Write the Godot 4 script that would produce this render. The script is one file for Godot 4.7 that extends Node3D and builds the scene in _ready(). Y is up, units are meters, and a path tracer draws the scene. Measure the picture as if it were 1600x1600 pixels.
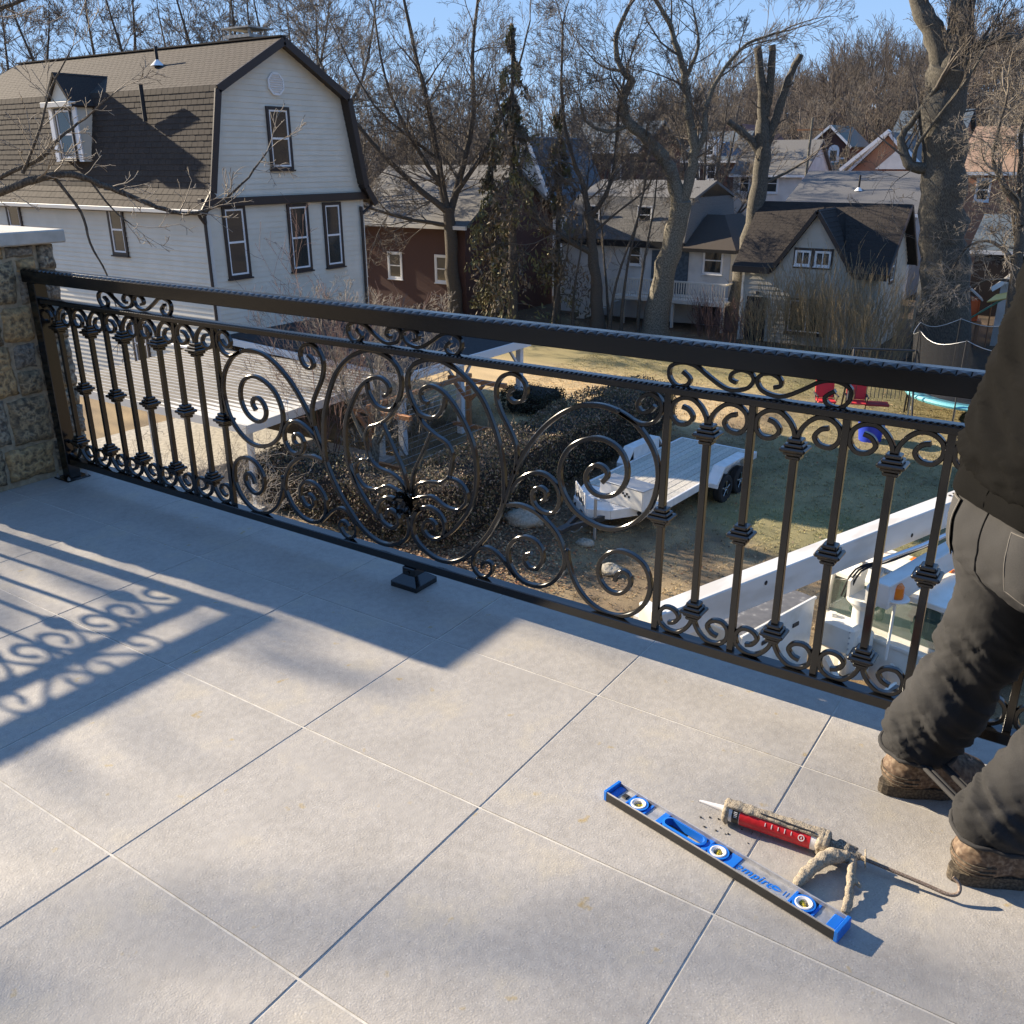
extends Node3D

# ---------------------------------------------------------------- the scene
func _ready() -> void:
	rng.seed = 20240117
	var cam := Camera3D.new()
	cam.name = "camera"
	cam.position = Vector3(4.132, 1.4876, 2.0633)
	cam.rotation = Vector3(deg_to_rad(-21.2634), deg_to_rad(33.9511), deg_to_rad(-0.1651))
	cam.fov = 58.995
	cam.near = 0.05
	cam.far = 1500.0
	add_child(cam)
	cam.current = true
	var env := Environment.new()
	env.background_mode = Environment.BG_SKY
	var sky := Sky.new()
	var sm := ProceduralSkyMaterial.new()
	sm.sky_top_color = lin(0.070, 0.150, 0.320)
	sm.sky_horizon_color = lin(0.195, 0.290, 0.410)
	sm.sky_curve = 0.16
	sm.ground_bottom_color = lin(0.10, 0.09, 0.08)
	sm.ground_horizon_color = lin(0.26, 0.30, 0.36)
	sm.sun_angle_max = 40.0
	sm.sun_curve = 0.08
	sky.sky_material = sm
	env.sky = sky
	env.tonemap_mode = Environment.TONE_MAPPER_LINEAR
	env.tonemap_exposure = 2.65
	env.sdfgi_enabled = true
	env.ssao_enabled = true
	env.ssil_enabled = true
	var we := WorldEnvironment.new()
	we.name = "world_environment"
	we.environment = env
	add_child(we)
	var sun := DirectionalLight3D.new()
	sun.name = "sun"
	sun.light_energy = 1.6
	sun.light_color = Color(1.0, 0.93, 0.82)
	sun.light_angular_distance = 0.53
	sun.shadow_enabled = true
	add_child(sun)
	sun.look_at_from_position(Vector3.ZERO, Vector3(1.0, -0.43, -0.065), Vector3.UP)
	make_materials()
	ground()
	terrace()
	pillar()
	house_wall()
	gambrel_house()
	patio_roof()
	pavilion()
	garage()
	deck_house()
	far_houses()
	vegetation()
	railing()
	clothesline()
	trailer()
	bucket_truck()
	trampoline()
	garden_things()
	person()
	spirit_level()
	caulking_gun()
# ---------------------------------------------------------------- mesh helper
class MB:
	var v := PackedVector3Array()
	var n := PackedVector3Array()
	var c := PackedColorArray()
	var ix := PackedInt32Array()
	var t := Transform3D.IDENTITY
	var col := Color(1, 1, 1)

	func tri(a: Vector3, b: Vector3, d: Vector3) -> void:
		a = t * a
		b = t * b
		d = t * d
		var m := (b - a).cross(d - a).normalized()
		var k := v.size()
		v.append(a)
		v.append(b)
		v.append(d)
		for i in 3:
			n.append(m)
			c.append(col)
		ix.append(k)
		ix.append(k + 2)
		ix.append(k + 1)

	func quad(a: Vector3, b: Vector3, d: Vector3, e: Vector3) -> void:
		a = t * a
		b = t * b
		d = t * d
		e = t * e
		var m := (d - a).cross(e - b).normalized()
		var k := v.size()
		v.append(a)
		v.append(b)
		v.append(d)
		v.append(e)
		for i in 4:
			n.append(m)
			c.append(col)
		for i in [0, 2, 1, 0, 3, 2]:
			ix.append(k + i)

	# quad whose normal is made to point along out
	func fq(a: Vector3, b: Vector3, d: Vector3, e: Vector3, out: Vector3) -> void:
		if (d - a).cross(e - b).dot(out) < 0.0:
			quad(a, e, d, b)
		else:
			quad(a, b, d, e)

	func ft(a: Vector3, b: Vector3, d: Vector3, out: Vector3) -> void:
		if (b - a).cross(d - a).dot(out) < 0.0:
			tri(a, d, b)
		else:
			tri(a, b, d)

	# a box with chamfered edges (ch = 0: a plain box)
	func box(ce: Vector3, sz: Vector3, ch := 0.0, bs := Basis.IDENTITY) -> void:
		var h := sz * 0.5
		if ch <= 0.0:
			for a in 3:
				var b := (a + 1) % 3
				var d := (a + 2) % 3
				for s in [-1.0, 1.0]:
					var q := []
					for w in [[-1, -1], [1, -1], [1, 1], [-1, 1]]:
						var p := Vector3.ZERO
						p[a] = s * h[a]
						p[b] = w[0] * h[b]
						p[d] = w[1] * h[d]
						q.append(ce + bs * p)
					var o := Vector3.ZERO
					o[a] = s
					fq(q[0], q[1], q[2], q[3], bs * o)
			return
		var cv := func(sx: float, sy: float, sz2: float, ax: int) -> Vector3:
			var p := Vector3(sx * (h.x - ch), sy * (h.y - ch), sz2 * (h.z - ch))
			p[ax] += ch * signf(p[ax]) if p[ax] != 0.0 else 0.0
			return ce + bs * p
		for a in 3:
			var b := (a + 1) % 3
			var d := (a + 2) % 3
			for s in [-1.0, 1.0]:
				var q := []
				for w in [[-1, -1], [1, -1], [1, 1], [-1, 1]]:
					var g := Vector3.ZERO
					g[a] = s
					g[b] = w[0]
					g[d] = w[1]
					q.append(cv.call(g.x, g.y, g.z, a))
				var o := Vector3.ZERO
				o[a] = s
				fq(q[0], q[1], q[2], q[3], bs * o)
				for s2 in [-1.0, 1.0]:
					var e := []
					for w in [-1, 1]:
						var g := Vector3.ZERO
						g[a] = s
						g[b] = s2
						g[d] = w
						e.append(cv.call(g.x, g.y, g.z, a))
						e.append(cv.call(g.x, g.y, g.z, b))
					var oo := Vector3.ZERO
					oo[a] = s
					oo[b] = s2
					fq(e[0], e[1], e[3], e[2], bs * oo)
		for sx in [-1.0, 1.0]:
			for sy in [-1.0, 1.0]:
				for s3 in [-1.0, 1.0]:
					ft(cv.call(sx, sy, s3, 0), cv.call(sx, sy, s3, 1), cv.call(sx, sy, s3, 2), bs * Vector3(sx, sy, s3))

	# box given by two corners
	func bx(a: Vector3, b: Vector3, ch := 0.0) -> void:
		box((a + b) * 0.5, (b - a).abs(), ch)

	# a beam of rectangular section between two points
	func beam(a: Vector3, b: Vector3, w: float, h: float, ch := 0.0, up := Vector3.UP) -> void:
		var z := (b - a).normalized()
		var x := up.cross(z)
		if x.length() < 0.01:
			x = Vector3.RIGHT
		x = x.normalized()
		var y := z.cross(x)
		box((a + b) * 0.5, Vector3(w, h, a.distance_to(b)), ch, Basis(x, y, z))

	# round tube with smooth shading along a list of points
	func tube(p: PackedVector3Array, r: PackedFloat32Array, sides := 6, caps := true) -> void:
		var k0 := v.size()
		var m := p.size()
		var d := (p[1] - p[0]).normalized()
		var x := d.cross(Vector3.UP if absf(d.y) < 0.9 else Vector3.RIGHT).normalized()
		for i in m:
			if i == m - 1:
				d = (p[i] - p[i - 1]).normalized()
			elif i > 0:
				d = (p[i + 1] - p[i - 1]).normalized()
			x = (x - d * x.dot(d)).normalized()
			var y := d.cross(x)
			for j in sides:
				var a := TAU * j / sides
				var o := x * cos(a) + y * sin(a)
				v.append(t * (p[i] + o * r[i]))
				n.append((t.basis * o).normalized())
				c.append(col)
		for i in m - 1:
			for j in sides:
				var a := k0 + i * sides + j
				var b := k0 + i * sides + (j + 1) % sides
				ix.append(a)
				ix.append(a + sides)
				ix.append(b)
				ix.append(b)
				ix.append(a + sides)
				ix.append(b + sides)
		if caps:
			for e in 2:
				var i := 0 if e == 0 else m - 1
				var o := (p[0] - p[1] if e == 0 else p[m - 1] - p[m - 2]).normalized()
				var k := v.size()
				for j in sides:
					v.append(v[k0 + i * sides + j])
					n.append((t.basis * o).normalized())
					c.append(col)
				for j in range(1, sides - 1):
					ix.append(k)
					ix.append(k + (j if e == 0 else j + 1))
					ix.append(k + (j + 1 if e == 0 else j))

	func cyl(a: Vector3, b: Vector3, r0: float, r1 := -1.0, sides := 12, caps := true) -> void:
		tube(PackedVector3Array([a, b]), PackedFloat32Array([r0, r0 if r1 < 0.0 else r1]), sides, caps)

	# revolve [radius, height] points round the y axis at a place; faceted along the profile, smooth round it
	func lathe(prof: Array, at: Vector3, sides := 20, bs := Basis.IDENTITY) -> void:
		for i in prof.size() - 1:
			var r0: float = prof[i][0]
			var y0: float = prof[i][1]
			var r1: float = prof[i + 1][0]
			var y1: float = prof[i + 1][1]
			var k := v.size()
			for j in sides + 1:
				var a := TAU * j / sides
				var o := Vector3(cos(a), 0, sin(a))
				var m := (bs * (o * (y1 - y0) + Vector3.UP * (r0 - r1))).normalized()
				v.append(t * (at + bs * (o * r0 + Vector3.UP * y0)))
				v.append(t * (at + bs * (o * r1 + Vector3.UP * y1)))
				for q in 2:
					n.append((t.basis * m).normalized())
					c.append(col)
			for j in sides:
				var a := k + j * 2
				for q in [0, 2, 1, 1, 2, 3]:
					ix.append(a + q)

	# flat bar bent along a curve in the xy plane; hw half width in the plane, hd half depth along z
	func bar(p: PackedVector2Array, hw: float, hd: float, taper := 0.0) -> void:
		var m := p.size()
		var ch := minf(hw, hd) * 0.3
		var prof := [[hw, hd - ch], [hw - ch, hd], [ch - hw, hd], [-hw, hd - ch], [-hw, ch - hd], [ch - hw, -hd], [hw - ch, -hd], [hw, ch - hd]]
		for f in 8:
			var a: Array = prof[f]
			var b: Array = prof[(f + 1) % 8]
			var e := Vector2(b[1] - a[1], a[0] - b[0]).normalized()
			var k := v.size()
			for i in m:
				var d := (p[mini(i + 1, m - 1)] - p[maxi(i - 1, 0)]).normalized()
				var o := Vector3(-d.y, d.x, 0)
				var w := 1.0
				if taper > 0.0:
					w = clampf(float(mini(i, m - 1 - i)) / (m * taper), 0.35, 1.0)
				for q in [a, b]:
					v.append(t * (Vector3(p[i].x, p[i].y, 0) + o * q[0] * w + Vector3(0, 0, q[1])))
					n.append((t.basis * (o * e.x + Vector3(0, 0, e.y))).normalized())
					c.append(col)
			for i in m - 1:
				for q in [0, 2, 1, 1, 2, 3]:
					ix.append(k + i * 2 + q)
		for e in 2:
			var i := 0 if e == 0 else m - 1
			var d := (p[0] - p[1] if e == 0 else p[m - 1] - p[m - 2]).normalized()
			var o := Vector3(-d.y, d.x, 0)
			var q := []
			for w in [[1, 1], [-1, 1], [-1, -1], [1, -1]]:
				q.append(Vector3(p[i].x, p[i].y, 0) + o * hw * (0.35 if taper > 0.0 else 0.92) * w[0] + Vector3(0, 0, hd * 0.92 * w[1]))
			fq(q[0], q[1], q[2], q[3], Vector3(d.x, d.y, 0))

	# polygon in the xy plane pushed out along z from z0 to z1
	func prism(p: PackedVector2Array, z0: float, z1: float) -> void:
		var idx := Geometry2D.triangulate_polygon(p)
		for i in range(0, idx.size(), 3):
			var a := p[idx[i]]
			var b := p[idx[i + 1]]
			var d := p[idx[i + 2]]
			ft(Vector3(a.x, a.y, z0), Vector3(b.x, b.y, z0), Vector3(d.x, d.y, z0), Vector3(0, 0, z0 - z1))
			ft(Vector3(a.x, a.y, z1), Vector3(b.x, b.y, z1), Vector3(d.x, d.y, z1), Vector3(0, 0, z1 - z0))
		var area := 0.0
		for i in p.size():
			area += p[i].cross(p[(i + 1) % p.size()])
		for i in p.size():
			var a := p[i]
			var b := p[(i + 1) % p.size()]
			var o := Vector2(b.y - a.y, a.x - b.x) * signf(area)
			fq(Vector3(a.x, a.y, z0), Vector3(b.x, b.y, z0), Vector3(b.x, b.y, z1), Vector3(a.x, a.y, z1), Vector3(o.x, o.y, 0))

	# smooth grid of points (rows x cols)
	func sheet(g: Array, cols: int, closed := false) -> void:
		var rows := g.size() / cols
		var k := v.size()
		for i in rows:
			for j in cols:
				var jn := (j + 1) % cols if closed else mini(j + 1, cols - 1)
				var jp := (j + cols - 1) % cols if closed else maxi(j - 1, 0)
				var du: Vector3 = g[i * cols + jn] - g[i * cols + jp]
				var dv: Vector3 = g[mini(i + 1, rows - 1) * cols + j] - g[maxi(i - 1, 0) * cols + j]
				v.append(t * g[i * cols + j])
				n.append((t.basis * du.cross(dv)).normalized())
				c.append(col)
		for i in rows - 1:
			for j in (cols if closed else cols - 1):
				var a := k + i * cols + j
				var b := k + i * cols + (j + 1) % cols
				ix.append(a)
				ix.append(a + cols)
				ix.append(b)
				ix.append(b)
				ix.append(a + cols)
				ix.append(b + cols)

	# turn everything added since (vertex kv, index ki) inside out
	func flip(kv: int, ki: int) -> void:
		for i in range(kv, n.size()):
			n[i] = -n[i]
		for i in range(ki, ix.size(), 3):
			var w := ix[i + 1]
			ix[i + 1] = ix[i + 2]
			ix[i + 2] = w

	func mesh() -> ArrayMesh:
		var m := ArrayMesh.new()
		var a := []
		a.resize(Mesh.ARRAY_MAX)
		a[Mesh.ARRAY_VERTEX] = v
		a[Mesh.ARRAY_NORMAL] = n
		a[Mesh.ARRAY_COLOR] = c
		a[Mesh.ARRAY_INDEX] = ix
		m.add_surface_from_arrays(Mesh.PRIMITIVE_TRIANGLES, a)
		return m

var used := {}
var M := {}
var rng := RandomNumberGenerator.new()
const G := -6.0

func numbered(called: String) -> String:
	used[called] = used.get(called, -1) + 1
	return called if used[called] == 0 else "%s_%03d" % [called, used[called]]

func tag(o: Node3D, label: String, category: String, group := "") -> Node3D:
	o.set_meta("label", label)
	o.set_meta("category", category)
	if group:
		o.set_meta("group", group)
	return o

func thing(called: String, label: String, category: String, at := Vector3.ZERO, turn := 0.0, group := "") -> Node3D:
	var o := Node3D.new()
	o.name = numbered(called)
	add_child(o)
	o.position = at
	o.rotation.y = turn
	tag(o, label, category, group)
	return o

func part(called: String, m, mat: Material, parent: Node3D) -> MeshInstance3D:
	var o := MeshInstance3D.new()
	o.name = called
	o.mesh = m.mesh() if m is MB else m
	o.material_override = mat
	parent.add_child(o, true)
	return o

func solo(called: String, m, mat: Material, label: String, category: String, group := "") -> MeshInstance3D:
	var o := part(numbered(called), m, mat, self)
	tag(o, label, category, group)
	return o

func struct(called: String, m, mat: Material) -> MeshInstance3D:
	var o := part(numbered(called), m, mat, self)
	o.set_meta("kind", "structure")
	return o

func stuff(o: Node) -> Node:
	o.set_meta("kind", "stuff")
	return o

func scatter(called: String, mesh: Mesh, mat: Material, xf: Array, parent: Node3D, cols := PackedColorArray()) -> MultiMeshInstance3D:
	var mm := MultiMesh.new()
	mm.transform_format = MultiMesh.TRANSFORM_3D
	mm.use_colors = cols.size() > 0
	mm.mesh = mesh
	mm.instance_count = xf.size()
	for i in xf.size():
		mm.set_instance_transform(i, xf[i])
		if cols.size() > 0:
			mm.set_instance_color(i, cols[i])
	var o := MultiMeshInstance3D.new()
	o.name = called
	o.multimesh = mm
	o.material_override = mat
	parent.add_child(o, true)
	stuff(o)
	return o

# ---------------------------------------------------------------- materials
func lin(r: float, g: float, b: float) -> Color:
	return Color(r, g, b).linear_to_srgb()

func flat(r: float, g: float, b: float, rough := 0.7, metal := 0.0) -> StandardMaterial3D:
	var m := StandardMaterial3D.new()
	m.albedo_color = lin(r, g, b)
	m.roughness = rough
	m.metallic = metal
	m.vertex_color_use_as_albedo = true
	return m

# colours [offset, linear colour] ... spread by noise, laid in the world or in the object's own axes
func noisy(stops: Array, per_metre: float, rough := 0.8, bump := 0.0, local := false, freq := 0.02, oct := 5, stretch := Vector3.ONE, kind := FastNoiseLite.TYPE_SIMPLEX_SMOOTH, size := 512) -> StandardMaterial3D:
	var m := StandardMaterial3D.new()
	var g := Gradient.new()
	var off := PackedFloat32Array()
	var cs := PackedColorArray()
	for s in stops:
		off.append(s[0])
		cs.append(lin(s[1], s[2], s[3]))
	g.offsets = off
	g.colors = cs
	var f := FastNoiseLite.new()
	f.seed = 7 + stops.size() * 13 + int(per_metre * 100)
	f.noise_type = kind
	f.frequency = freq
	f.fractal_octaves = oct
	var tx := NoiseTexture2D.new()
	tx.width = size
	tx.height = size
	tx.seamless = true
	tx.noise = f
	tx.color_ramp = g
	m.albedo_texture = tx
	m.roughness = rough
	m.vertex_color_use_as_albedo = true
	m.uv1_triplanar = true
	m.uv1_world_triplanar = not local
	m.uv1_scale = stretch * per_metre
	if bump > 0.0:
		var h := NoiseTexture2D.new()
		h.width = size
		h.height = size
		h.seamless = true
		h.noise = f
		m.heightmap_enabled = true
		m.heightmap_texture = h
		m.heightmap_scale = bump
	return m

func make_materials() -> void:
	M.iron = flat(0.0055, 0.0055, 0.006, 0.17)
	M.iron.metallic_specular = 0.6
	M.bolt = flat(0.5, 0.5, 0.5, 0.3, 0.9)
	M.grout = noisy([[0.0, 0.42, 0.40, 0.36], [1.0, 0.62, 0.60, 0.56]], 2.0, 0.95)
	M.mortar = noisy([[0.0, 0.28, 0.225, 0.15], [1.0, 0.46, 0.385, 0.27]], 2.5, 0.95, 0.4)
	M.cap = noisy([[0.0, 0.42, 0.395, 0.34], [1.0, 0.54, 0.51, 0.45]], 1.5, 0.8, 0.1)
	M.stones = [
		noisy([[0.25, 0.080, 0.068, 0.051], [0.45, 0.246, 0.196, 0.121], [0.6, 0.478, 0.362, 0.206], [0.8, 0.189, 0.152, 0.106]], 1.6, 0.9, 1.2, false, 0.03, 6),
		noisy([[0.25, 0.102, 0.087, 0.068], [0.5, 0.275, 0.239, 0.177], [0.75, 0.478, 0.406, 0.284]], 2.1, 0.9, 1.2, false, 0.03, 6),
		noisy([[0.2, 0.145, 0.109, 0.064], [0.5, 0.435, 0.304, 0.156], [0.7, 0.609, 0.420, 0.199], [0.9, 0.246, 0.189, 0.128]], 1.8, 0.9, 1.2, false, 0.03, 6),
		noisy([[0.3, 0.123, 0.109, 0.088], [0.6, 0.319, 0.290, 0.234], [0.9, 0.203, 0.174, 0.135]], 2.6, 0.9, 1.2, false, 0.03, 6)]
	M.siding = noisy([[0.3, 0.60, 0.56, 0.47], [0.7, 0.64, 0.60, 0.51]], 0.12, 0.42)
	M.siding_grey = noisy([[0.3, 0.40, 0.375, 0.32], [0.7, 0.44, 0.415, 0.36]], 0.12, 0.6)
	M.siding_white = noisy([[0.3, 0.54, 0.53, 0.51], [0.7, 0.62, 0.61, 0.59]], 0.1, 0.6)
	M.shingle = noisy([[0.25, 0.026, 0.020, 0.016], [0.5, 0.044, 0.034, 0.027], [0.75, 0.066, 0.051, 0.040]], 1.3, 0.92, 0.0, false, 0.05, 5)
	M.shingle_dark = noisy([[0.25, 0.018, 0.014, 0.013], [0.5, 0.027, 0.021, 0.018], [0.75, 0.044, 0.034, 0.028]], 0.9, 0.92, 0.0, false, 0.05, 5)
	M.shingle_grey = noisy([[0.25, 0.085, 0.082, 0.078], [0.5, 0.13, 0.125, 0.12], [0.75, 0.19, 0.185, 0.175]], 0.7, 0.92, 0.0, false, 0.04, 5)
	M.shingle_tan = noisy([[0.3, 0.125, 0.112, 0.09], [0.7, 0.20, 0.18, 0.15]], 0.9, 0.9, 0.0, false, 0.05, 5)
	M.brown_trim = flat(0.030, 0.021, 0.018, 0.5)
	M.white_trim = flat(0.72, 0.72, 0.72, 0.45)
	M.off_white = flat(0.60, 0.58, 0.53, 0.6)
	M.glass = flat(0.030, 0.034, 0.034, 0.05)
	M.glass.metallic_specular = 0.9
	M.curtain = noisy([[0.3, 0.05, 0.055, 0.05], [0.55, 0.16, 0.17, 0.16], [0.75, 0.30, 0.24, 0.12]], 0.9, 0.25, 0.0, false, 0.015, 3)
	M.dark_void = flat(0.012, 0.012, 0.014, 0.8)
	M.brick_red = noisy([[0.25, 0.060, 0.030, 0.025], [0.75, 0.105, 0.055, 0.045]], 0.8, 0.9, 0.0, false, 0.06, 4)
	M.brick_orange = noisy([[0.25, 0.36, 0.17, 0.10], [0.75, 0.52, 0.27, 0.165]], 0.8, 0.9, 0.0, false, 0.06, 4)
	M.green_roof = noisy([[0.3, 0.085, 0.115, 0.105], [0.7, 0.125, 0.16, 0.145]], 0.5, 0.8)
	M.slate_roof = noisy([[0.3, 0.055, 0.075, 0.095], [0.7, 0.09, 0.115, 0.14]], 0.5, 0.8)
	M.red_roof = noisy([[0.3, 0.13, 0.05, 0.04], [0.7, 0.19, 0.075, 0.055]], 0.5, 0.8)
	M.black_roof = noisy([[0.3, 0.012, 0.012, 0.014], [0.7, 0.022, 0.022, 0.024]], 0.6, 0.8)
	M.concrete = noisy([[0.3, 0.27, 0.26, 0.24], [0.7, 0.40, 0.385, 0.355]], 0.6, 0.9, 0.2)
	M.wood = noisy([[0.3, 0.25, 0.105, 0.042], [0.5, 0.36, 0.16, 0.065], [0.7, 0.45, 0.21, 0.09]], 1.2, 0.6, 0.0, false, 0.03, 4, Vector3(1, 5, 1))
	M.deck_wood = noisy([[0.3, 0.36, 0.335, 0.29], [0.5, 0.46, 0.43, 0.375], [0.7, 0.54, 0.50, 0.43]], 0.9, 0.75, 0.0, true, 0.03, 5, Vector3(3, 1, 0.6))
	M.metal_white = noisy([[0.3, 0.58, 0.575, 0.56], [0.7, 0.66, 0.655, 0.64]], 0.4, 0.45, 0.0, true, 0.015, 5)
	M.galv = flat(0.42, 0.43, 0.44, 0.4, 0.7)
	M.tyre = flat(0.014, 0.014, 0.015, 0.85)
	M.chrome = flat(0.62, 0.62, 0.64, 0.16, 1.0)
	M.truck_white = noisy([[0.2, 0.63, 0.61, 0.54], [0.5, 0.71, 0.695, 0.64], [0.8, 0.74, 0.73, 0.68]], 0.4, 0.32, 0.0, true, 0.012, 6)
	M.boom_white = noisy([[0.2, 0.54, 0.51, 0.46], [0.5, 0.63, 0.61, 0.57], [0.8, 0.67, 0.655, 0.62]], 0.35, 0.5, 0.0, true, 0.012, 6, Vector3(1, 1, 0.35))
	M.truck_lid = noisy([[0.3, 0.10, 0.10, 0.105], [0.70, 0.13, 0.13, 0.135], [0.80, 0.22, 0.22, 0.22]], 0.6, 0.6, 0.0, true, 0.02, 5)
	M.cab_glass = flat(0.05, 0.10, 0.085, 0.03)
	M.cab_glass.transparency = BaseMaterial3D.TRANSPARENCY_ALPHA
	M.cab_glass.albedo_color.a = 0.35
	M.amber = flat(0.72, 0.17, 0.01, 0.15)
	M.interior = flat(0.10, 0.15, 0.13, 0.8)
	M.steel_dark = flat(0.05, 0.05, 0.052, 0.45, 0.5)
	M.bark = noisy([[0.25, 0.030, 0.024, 0.019], [0.5, 0.072, 0.060, 0.048], [0.75, 0.135, 0.118, 0.095]], 0.9, 0.95, 1.6, false, 0.05, 5, Vector3(2.2, 0.6, 2.2))
	M.bark_pale = noisy([[0.25, 0.060, 0.052, 0.040], [0.5, 0.145, 0.130, 0.100], [0.75, 0.25, 0.232, 0.185]], 0.7, 0.9, 1.2, false, 0.04, 5, Vector3(1.6, 0.7, 1.6))
	M.bark_grey = noisy([[0.25, 0.038, 0.034, 0.029], [0.5, 0.092, 0.083, 0.068], [0.75, 0.19, 0.175, 0.14]], 0.6, 0.95, 2.0, false, 0.05, 5, Vector3(3.0, 0.5, 3.0))
	M.twig = flat(0.115, 0.098, 0.082, 0.9)
	M.twig_pale = flat(0.22, 0.19, 0.155, 0.85)
	M.twig_red = flat(0.14, 0.082, 0.068, 0.9)
	M.far_twig = flat(0.100, 0.086, 0.073, 0.95)
	M.leaf = flat(1.0, 1.0, 1.0, 0.75)
	M.ivy = flat(1.0, 1.0, 1.0, 0.7)
	M.soil = noisy([[0.3, 0.05, 0.035, 0.022], [0.7, 0.10, 0.072, 0.045]], 2.0, 0.95)
	M.shingle_grey2 = noisy([[0.3, 0.075, 0.074, 0.076], [0.5, 0.10, 0.10, 0.103], [0.7, 0.135, 0.134, 0.136]], 0.6, 0.9, 0.0, false, 0.06, 5)
	M.tan_roof = noisy([[0.3, 0.24, 0.155, 0.105], [0.7, 0.32, 0.21, 0.145]], 0.5, 0.9)
	M.earth = noisy([[0.15, 0.50, 0.50, 0.50], [0.5, 0.80, 0.79, 0.77], [0.85, 1.0, 1.0, 1.0]], 1.1, 0.97, 0.0, false, 0.05, 6)
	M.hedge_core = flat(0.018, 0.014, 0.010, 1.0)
	M.reed = flat(0.25, 0.195, 0.115, 0.9)
	M.teal = noisy([[0.3, 0.10, 0.36, 0.42], [0.7, 0.16, 0.46, 0.52]], 1.5, 0.5)
	M.net = flat(0.02, 0.02, 0.022, 0.9)
	M.net.transparency = BaseMaterial3D.TRANSPARENCY_ALPHA
	M.net.albedo_color.a = 0.42
	M.red_cloth = flat(0.55, 0.022, 0.03, 0.7)
	M.red_dark = flat(0.25, 0.015, 0.02, 0.7)
	M.blue_plastic = flat(0.015, 0.045, 0.42, 0.4)
	M.orange_plastic = flat(0.62, 0.10, 0.02, 0.45)
	M.green_plastic = flat(0.08, 0.24, 0.16, 0.45)
	M.yellow_cloth = flat(0.72, 0.48, 0.14, 0.6)
	M.skin = flat(0.42, 0.24, 0.16, 0.55)
	M.lip = flat(0.30, 0.12, 0.10, 0.5)
	M.hair = flat(0.02, 0.014, 0.010, 0.7)
	M.denim = noisy([[0.3, 0.017, 0.017, 0.0185], [0.7, 0.030, 0.030, 0.032]], 9.0, 0.9, 0.0, true, 0.08, 4)
	M.denim_faded = noisy([[0.3, 0.034, 0.034, 0.036], [0.7, 0.052, 0.052, 0.054]], 9.0, 0.9, 0.0, true, 0.08, 4)
	M.denim_seam = flat(0.022, 0.022, 0.024, 0.9)
	M.denim_thread = flat(0.16, 0.15, 0.14, 0.9)
	M.hoodie = noisy([[0.3, 0.0060, 0.0060, 0.0060], [0.7, 0.0092, 0.0091, 0.0090]], 7.0, 0.95, 0.0, true, 0.1, 4)
	M.hoodie.metallic_specular = 0.15
	M.boot = noisy([[0.25, 0.055, 0.033, 0.022], [0.5, 0.115, 0.072, 0.045], [0.75, 0.22, 0.165, 0.115]], 3.0, 0.75, 0.0, true, 0.04, 5)
	M.boot_sole = noisy([[0.3, 0.045, 0.036, 0.027], [0.7, 0.12, 0.098, 0.072]], 5.0, 0.9, 0.0, true, 0.05, 4)
	M.alu = noisy([[0.3, 0.40, 0.40, 0.41], [0.7, 0.52, 0.52, 0.53]], 4.0, 0.42, 0.0, true)
	M.alu.metallic = 0.55
	M.level_black = flat(0.022, 0.021, 0.020, 0.5)
	M.level_blue = flat(0.012, 0.16, 0.62, 0.35)
	M.level_white = flat(0.80, 0.78, 0.77, 0.45)
	M.vial = flat(0.42, 0.34, 0.02, 0.12)
	M.label_red = noisy([[0.2, 0.50, 0.012, 0.018], [0.8, 0.66, 0.022, 0.03]], 5.0, 0.4, 0.0, true)
	M.mud = noisy([[0.2, 0.13, 0.10, 0.07], [0.45, 0.34, 0.29, 0.215], [0.6, 0.46, 0.40, 0.31], [0.8, 0.24, 0.19, 0.135]], 9.0, 0.9, 0.12, true, 0.04, 5)
	M.mud_dark = noisy([[0.2, 0.05, 0.042, 0.034], [0.5, 0.20, 0.175, 0.14], [0.75, 0.40, 0.36, 0.29]], 11.0, 0.85, 0.12, true, 0.04, 5)
	M.rust = noisy([[0.25, 0.09, 0.06, 0.045], [0.55, 0.20, 0.15, 0.12], [0.8, 0.33, 0.28, 0.24]], 12.0, 0.6, 0.0, true, 0.04, 4)
	M.stone_ground = noisy([[0.3, 0.22, 0.20, 0.16], [0.7, 0.36, 0.33, 0.27]], 1.5, 0.95, 1.0)

# ---------------------------------------------------------------- curves
func smooth2(p: Array, sub := 5) -> PackedVector2Array:
	var out := PackedVector2Array()
	var m := p.size()
	for i in m - 1:
		var a: Vector2 = p[maxi(i - 1, 0)]
		var b: Vector2 = p[i]
		var d: Vector2 = p[i + 1]
		var e: Vector2 = p[mini(i + 2, m - 1)]
		for k in sub:
			out.append(b.cubic_interpolate(d, a, e, float(k) / sub))
	out.append(p[m - 1])
	return out

func smooth3(p: Array, sub := 4) -> PackedVector3Array:
	var out := PackedVector3Array()
	var m := p.size()
	for i in m - 1:
		var a: Vector3 = p[maxi(i - 1, 0)]
		var b: Vector3 = p[i]
		var d: Vector3 = p[i + 1]
		var e: Vector3 = p[mini(i + 2, m - 1)]
		for k in sub:
			out.append(b.cubic_interpolate(d, a, e, float(k) / sub))
	out.append(p[m - 1])
	return out

func v2(a: Array) -> Array:
	var o := []
	for i in range(0, a.size(), 2):
		o.append(Vector2(a[i], a[i + 1]))
	return o

func v3(a: Array) -> Array:
	var o := []
	for i in range(0, a.size(), 3):
		o.append(Vector3(a[i], a[i + 1], a[i + 2]))
	return o

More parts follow.
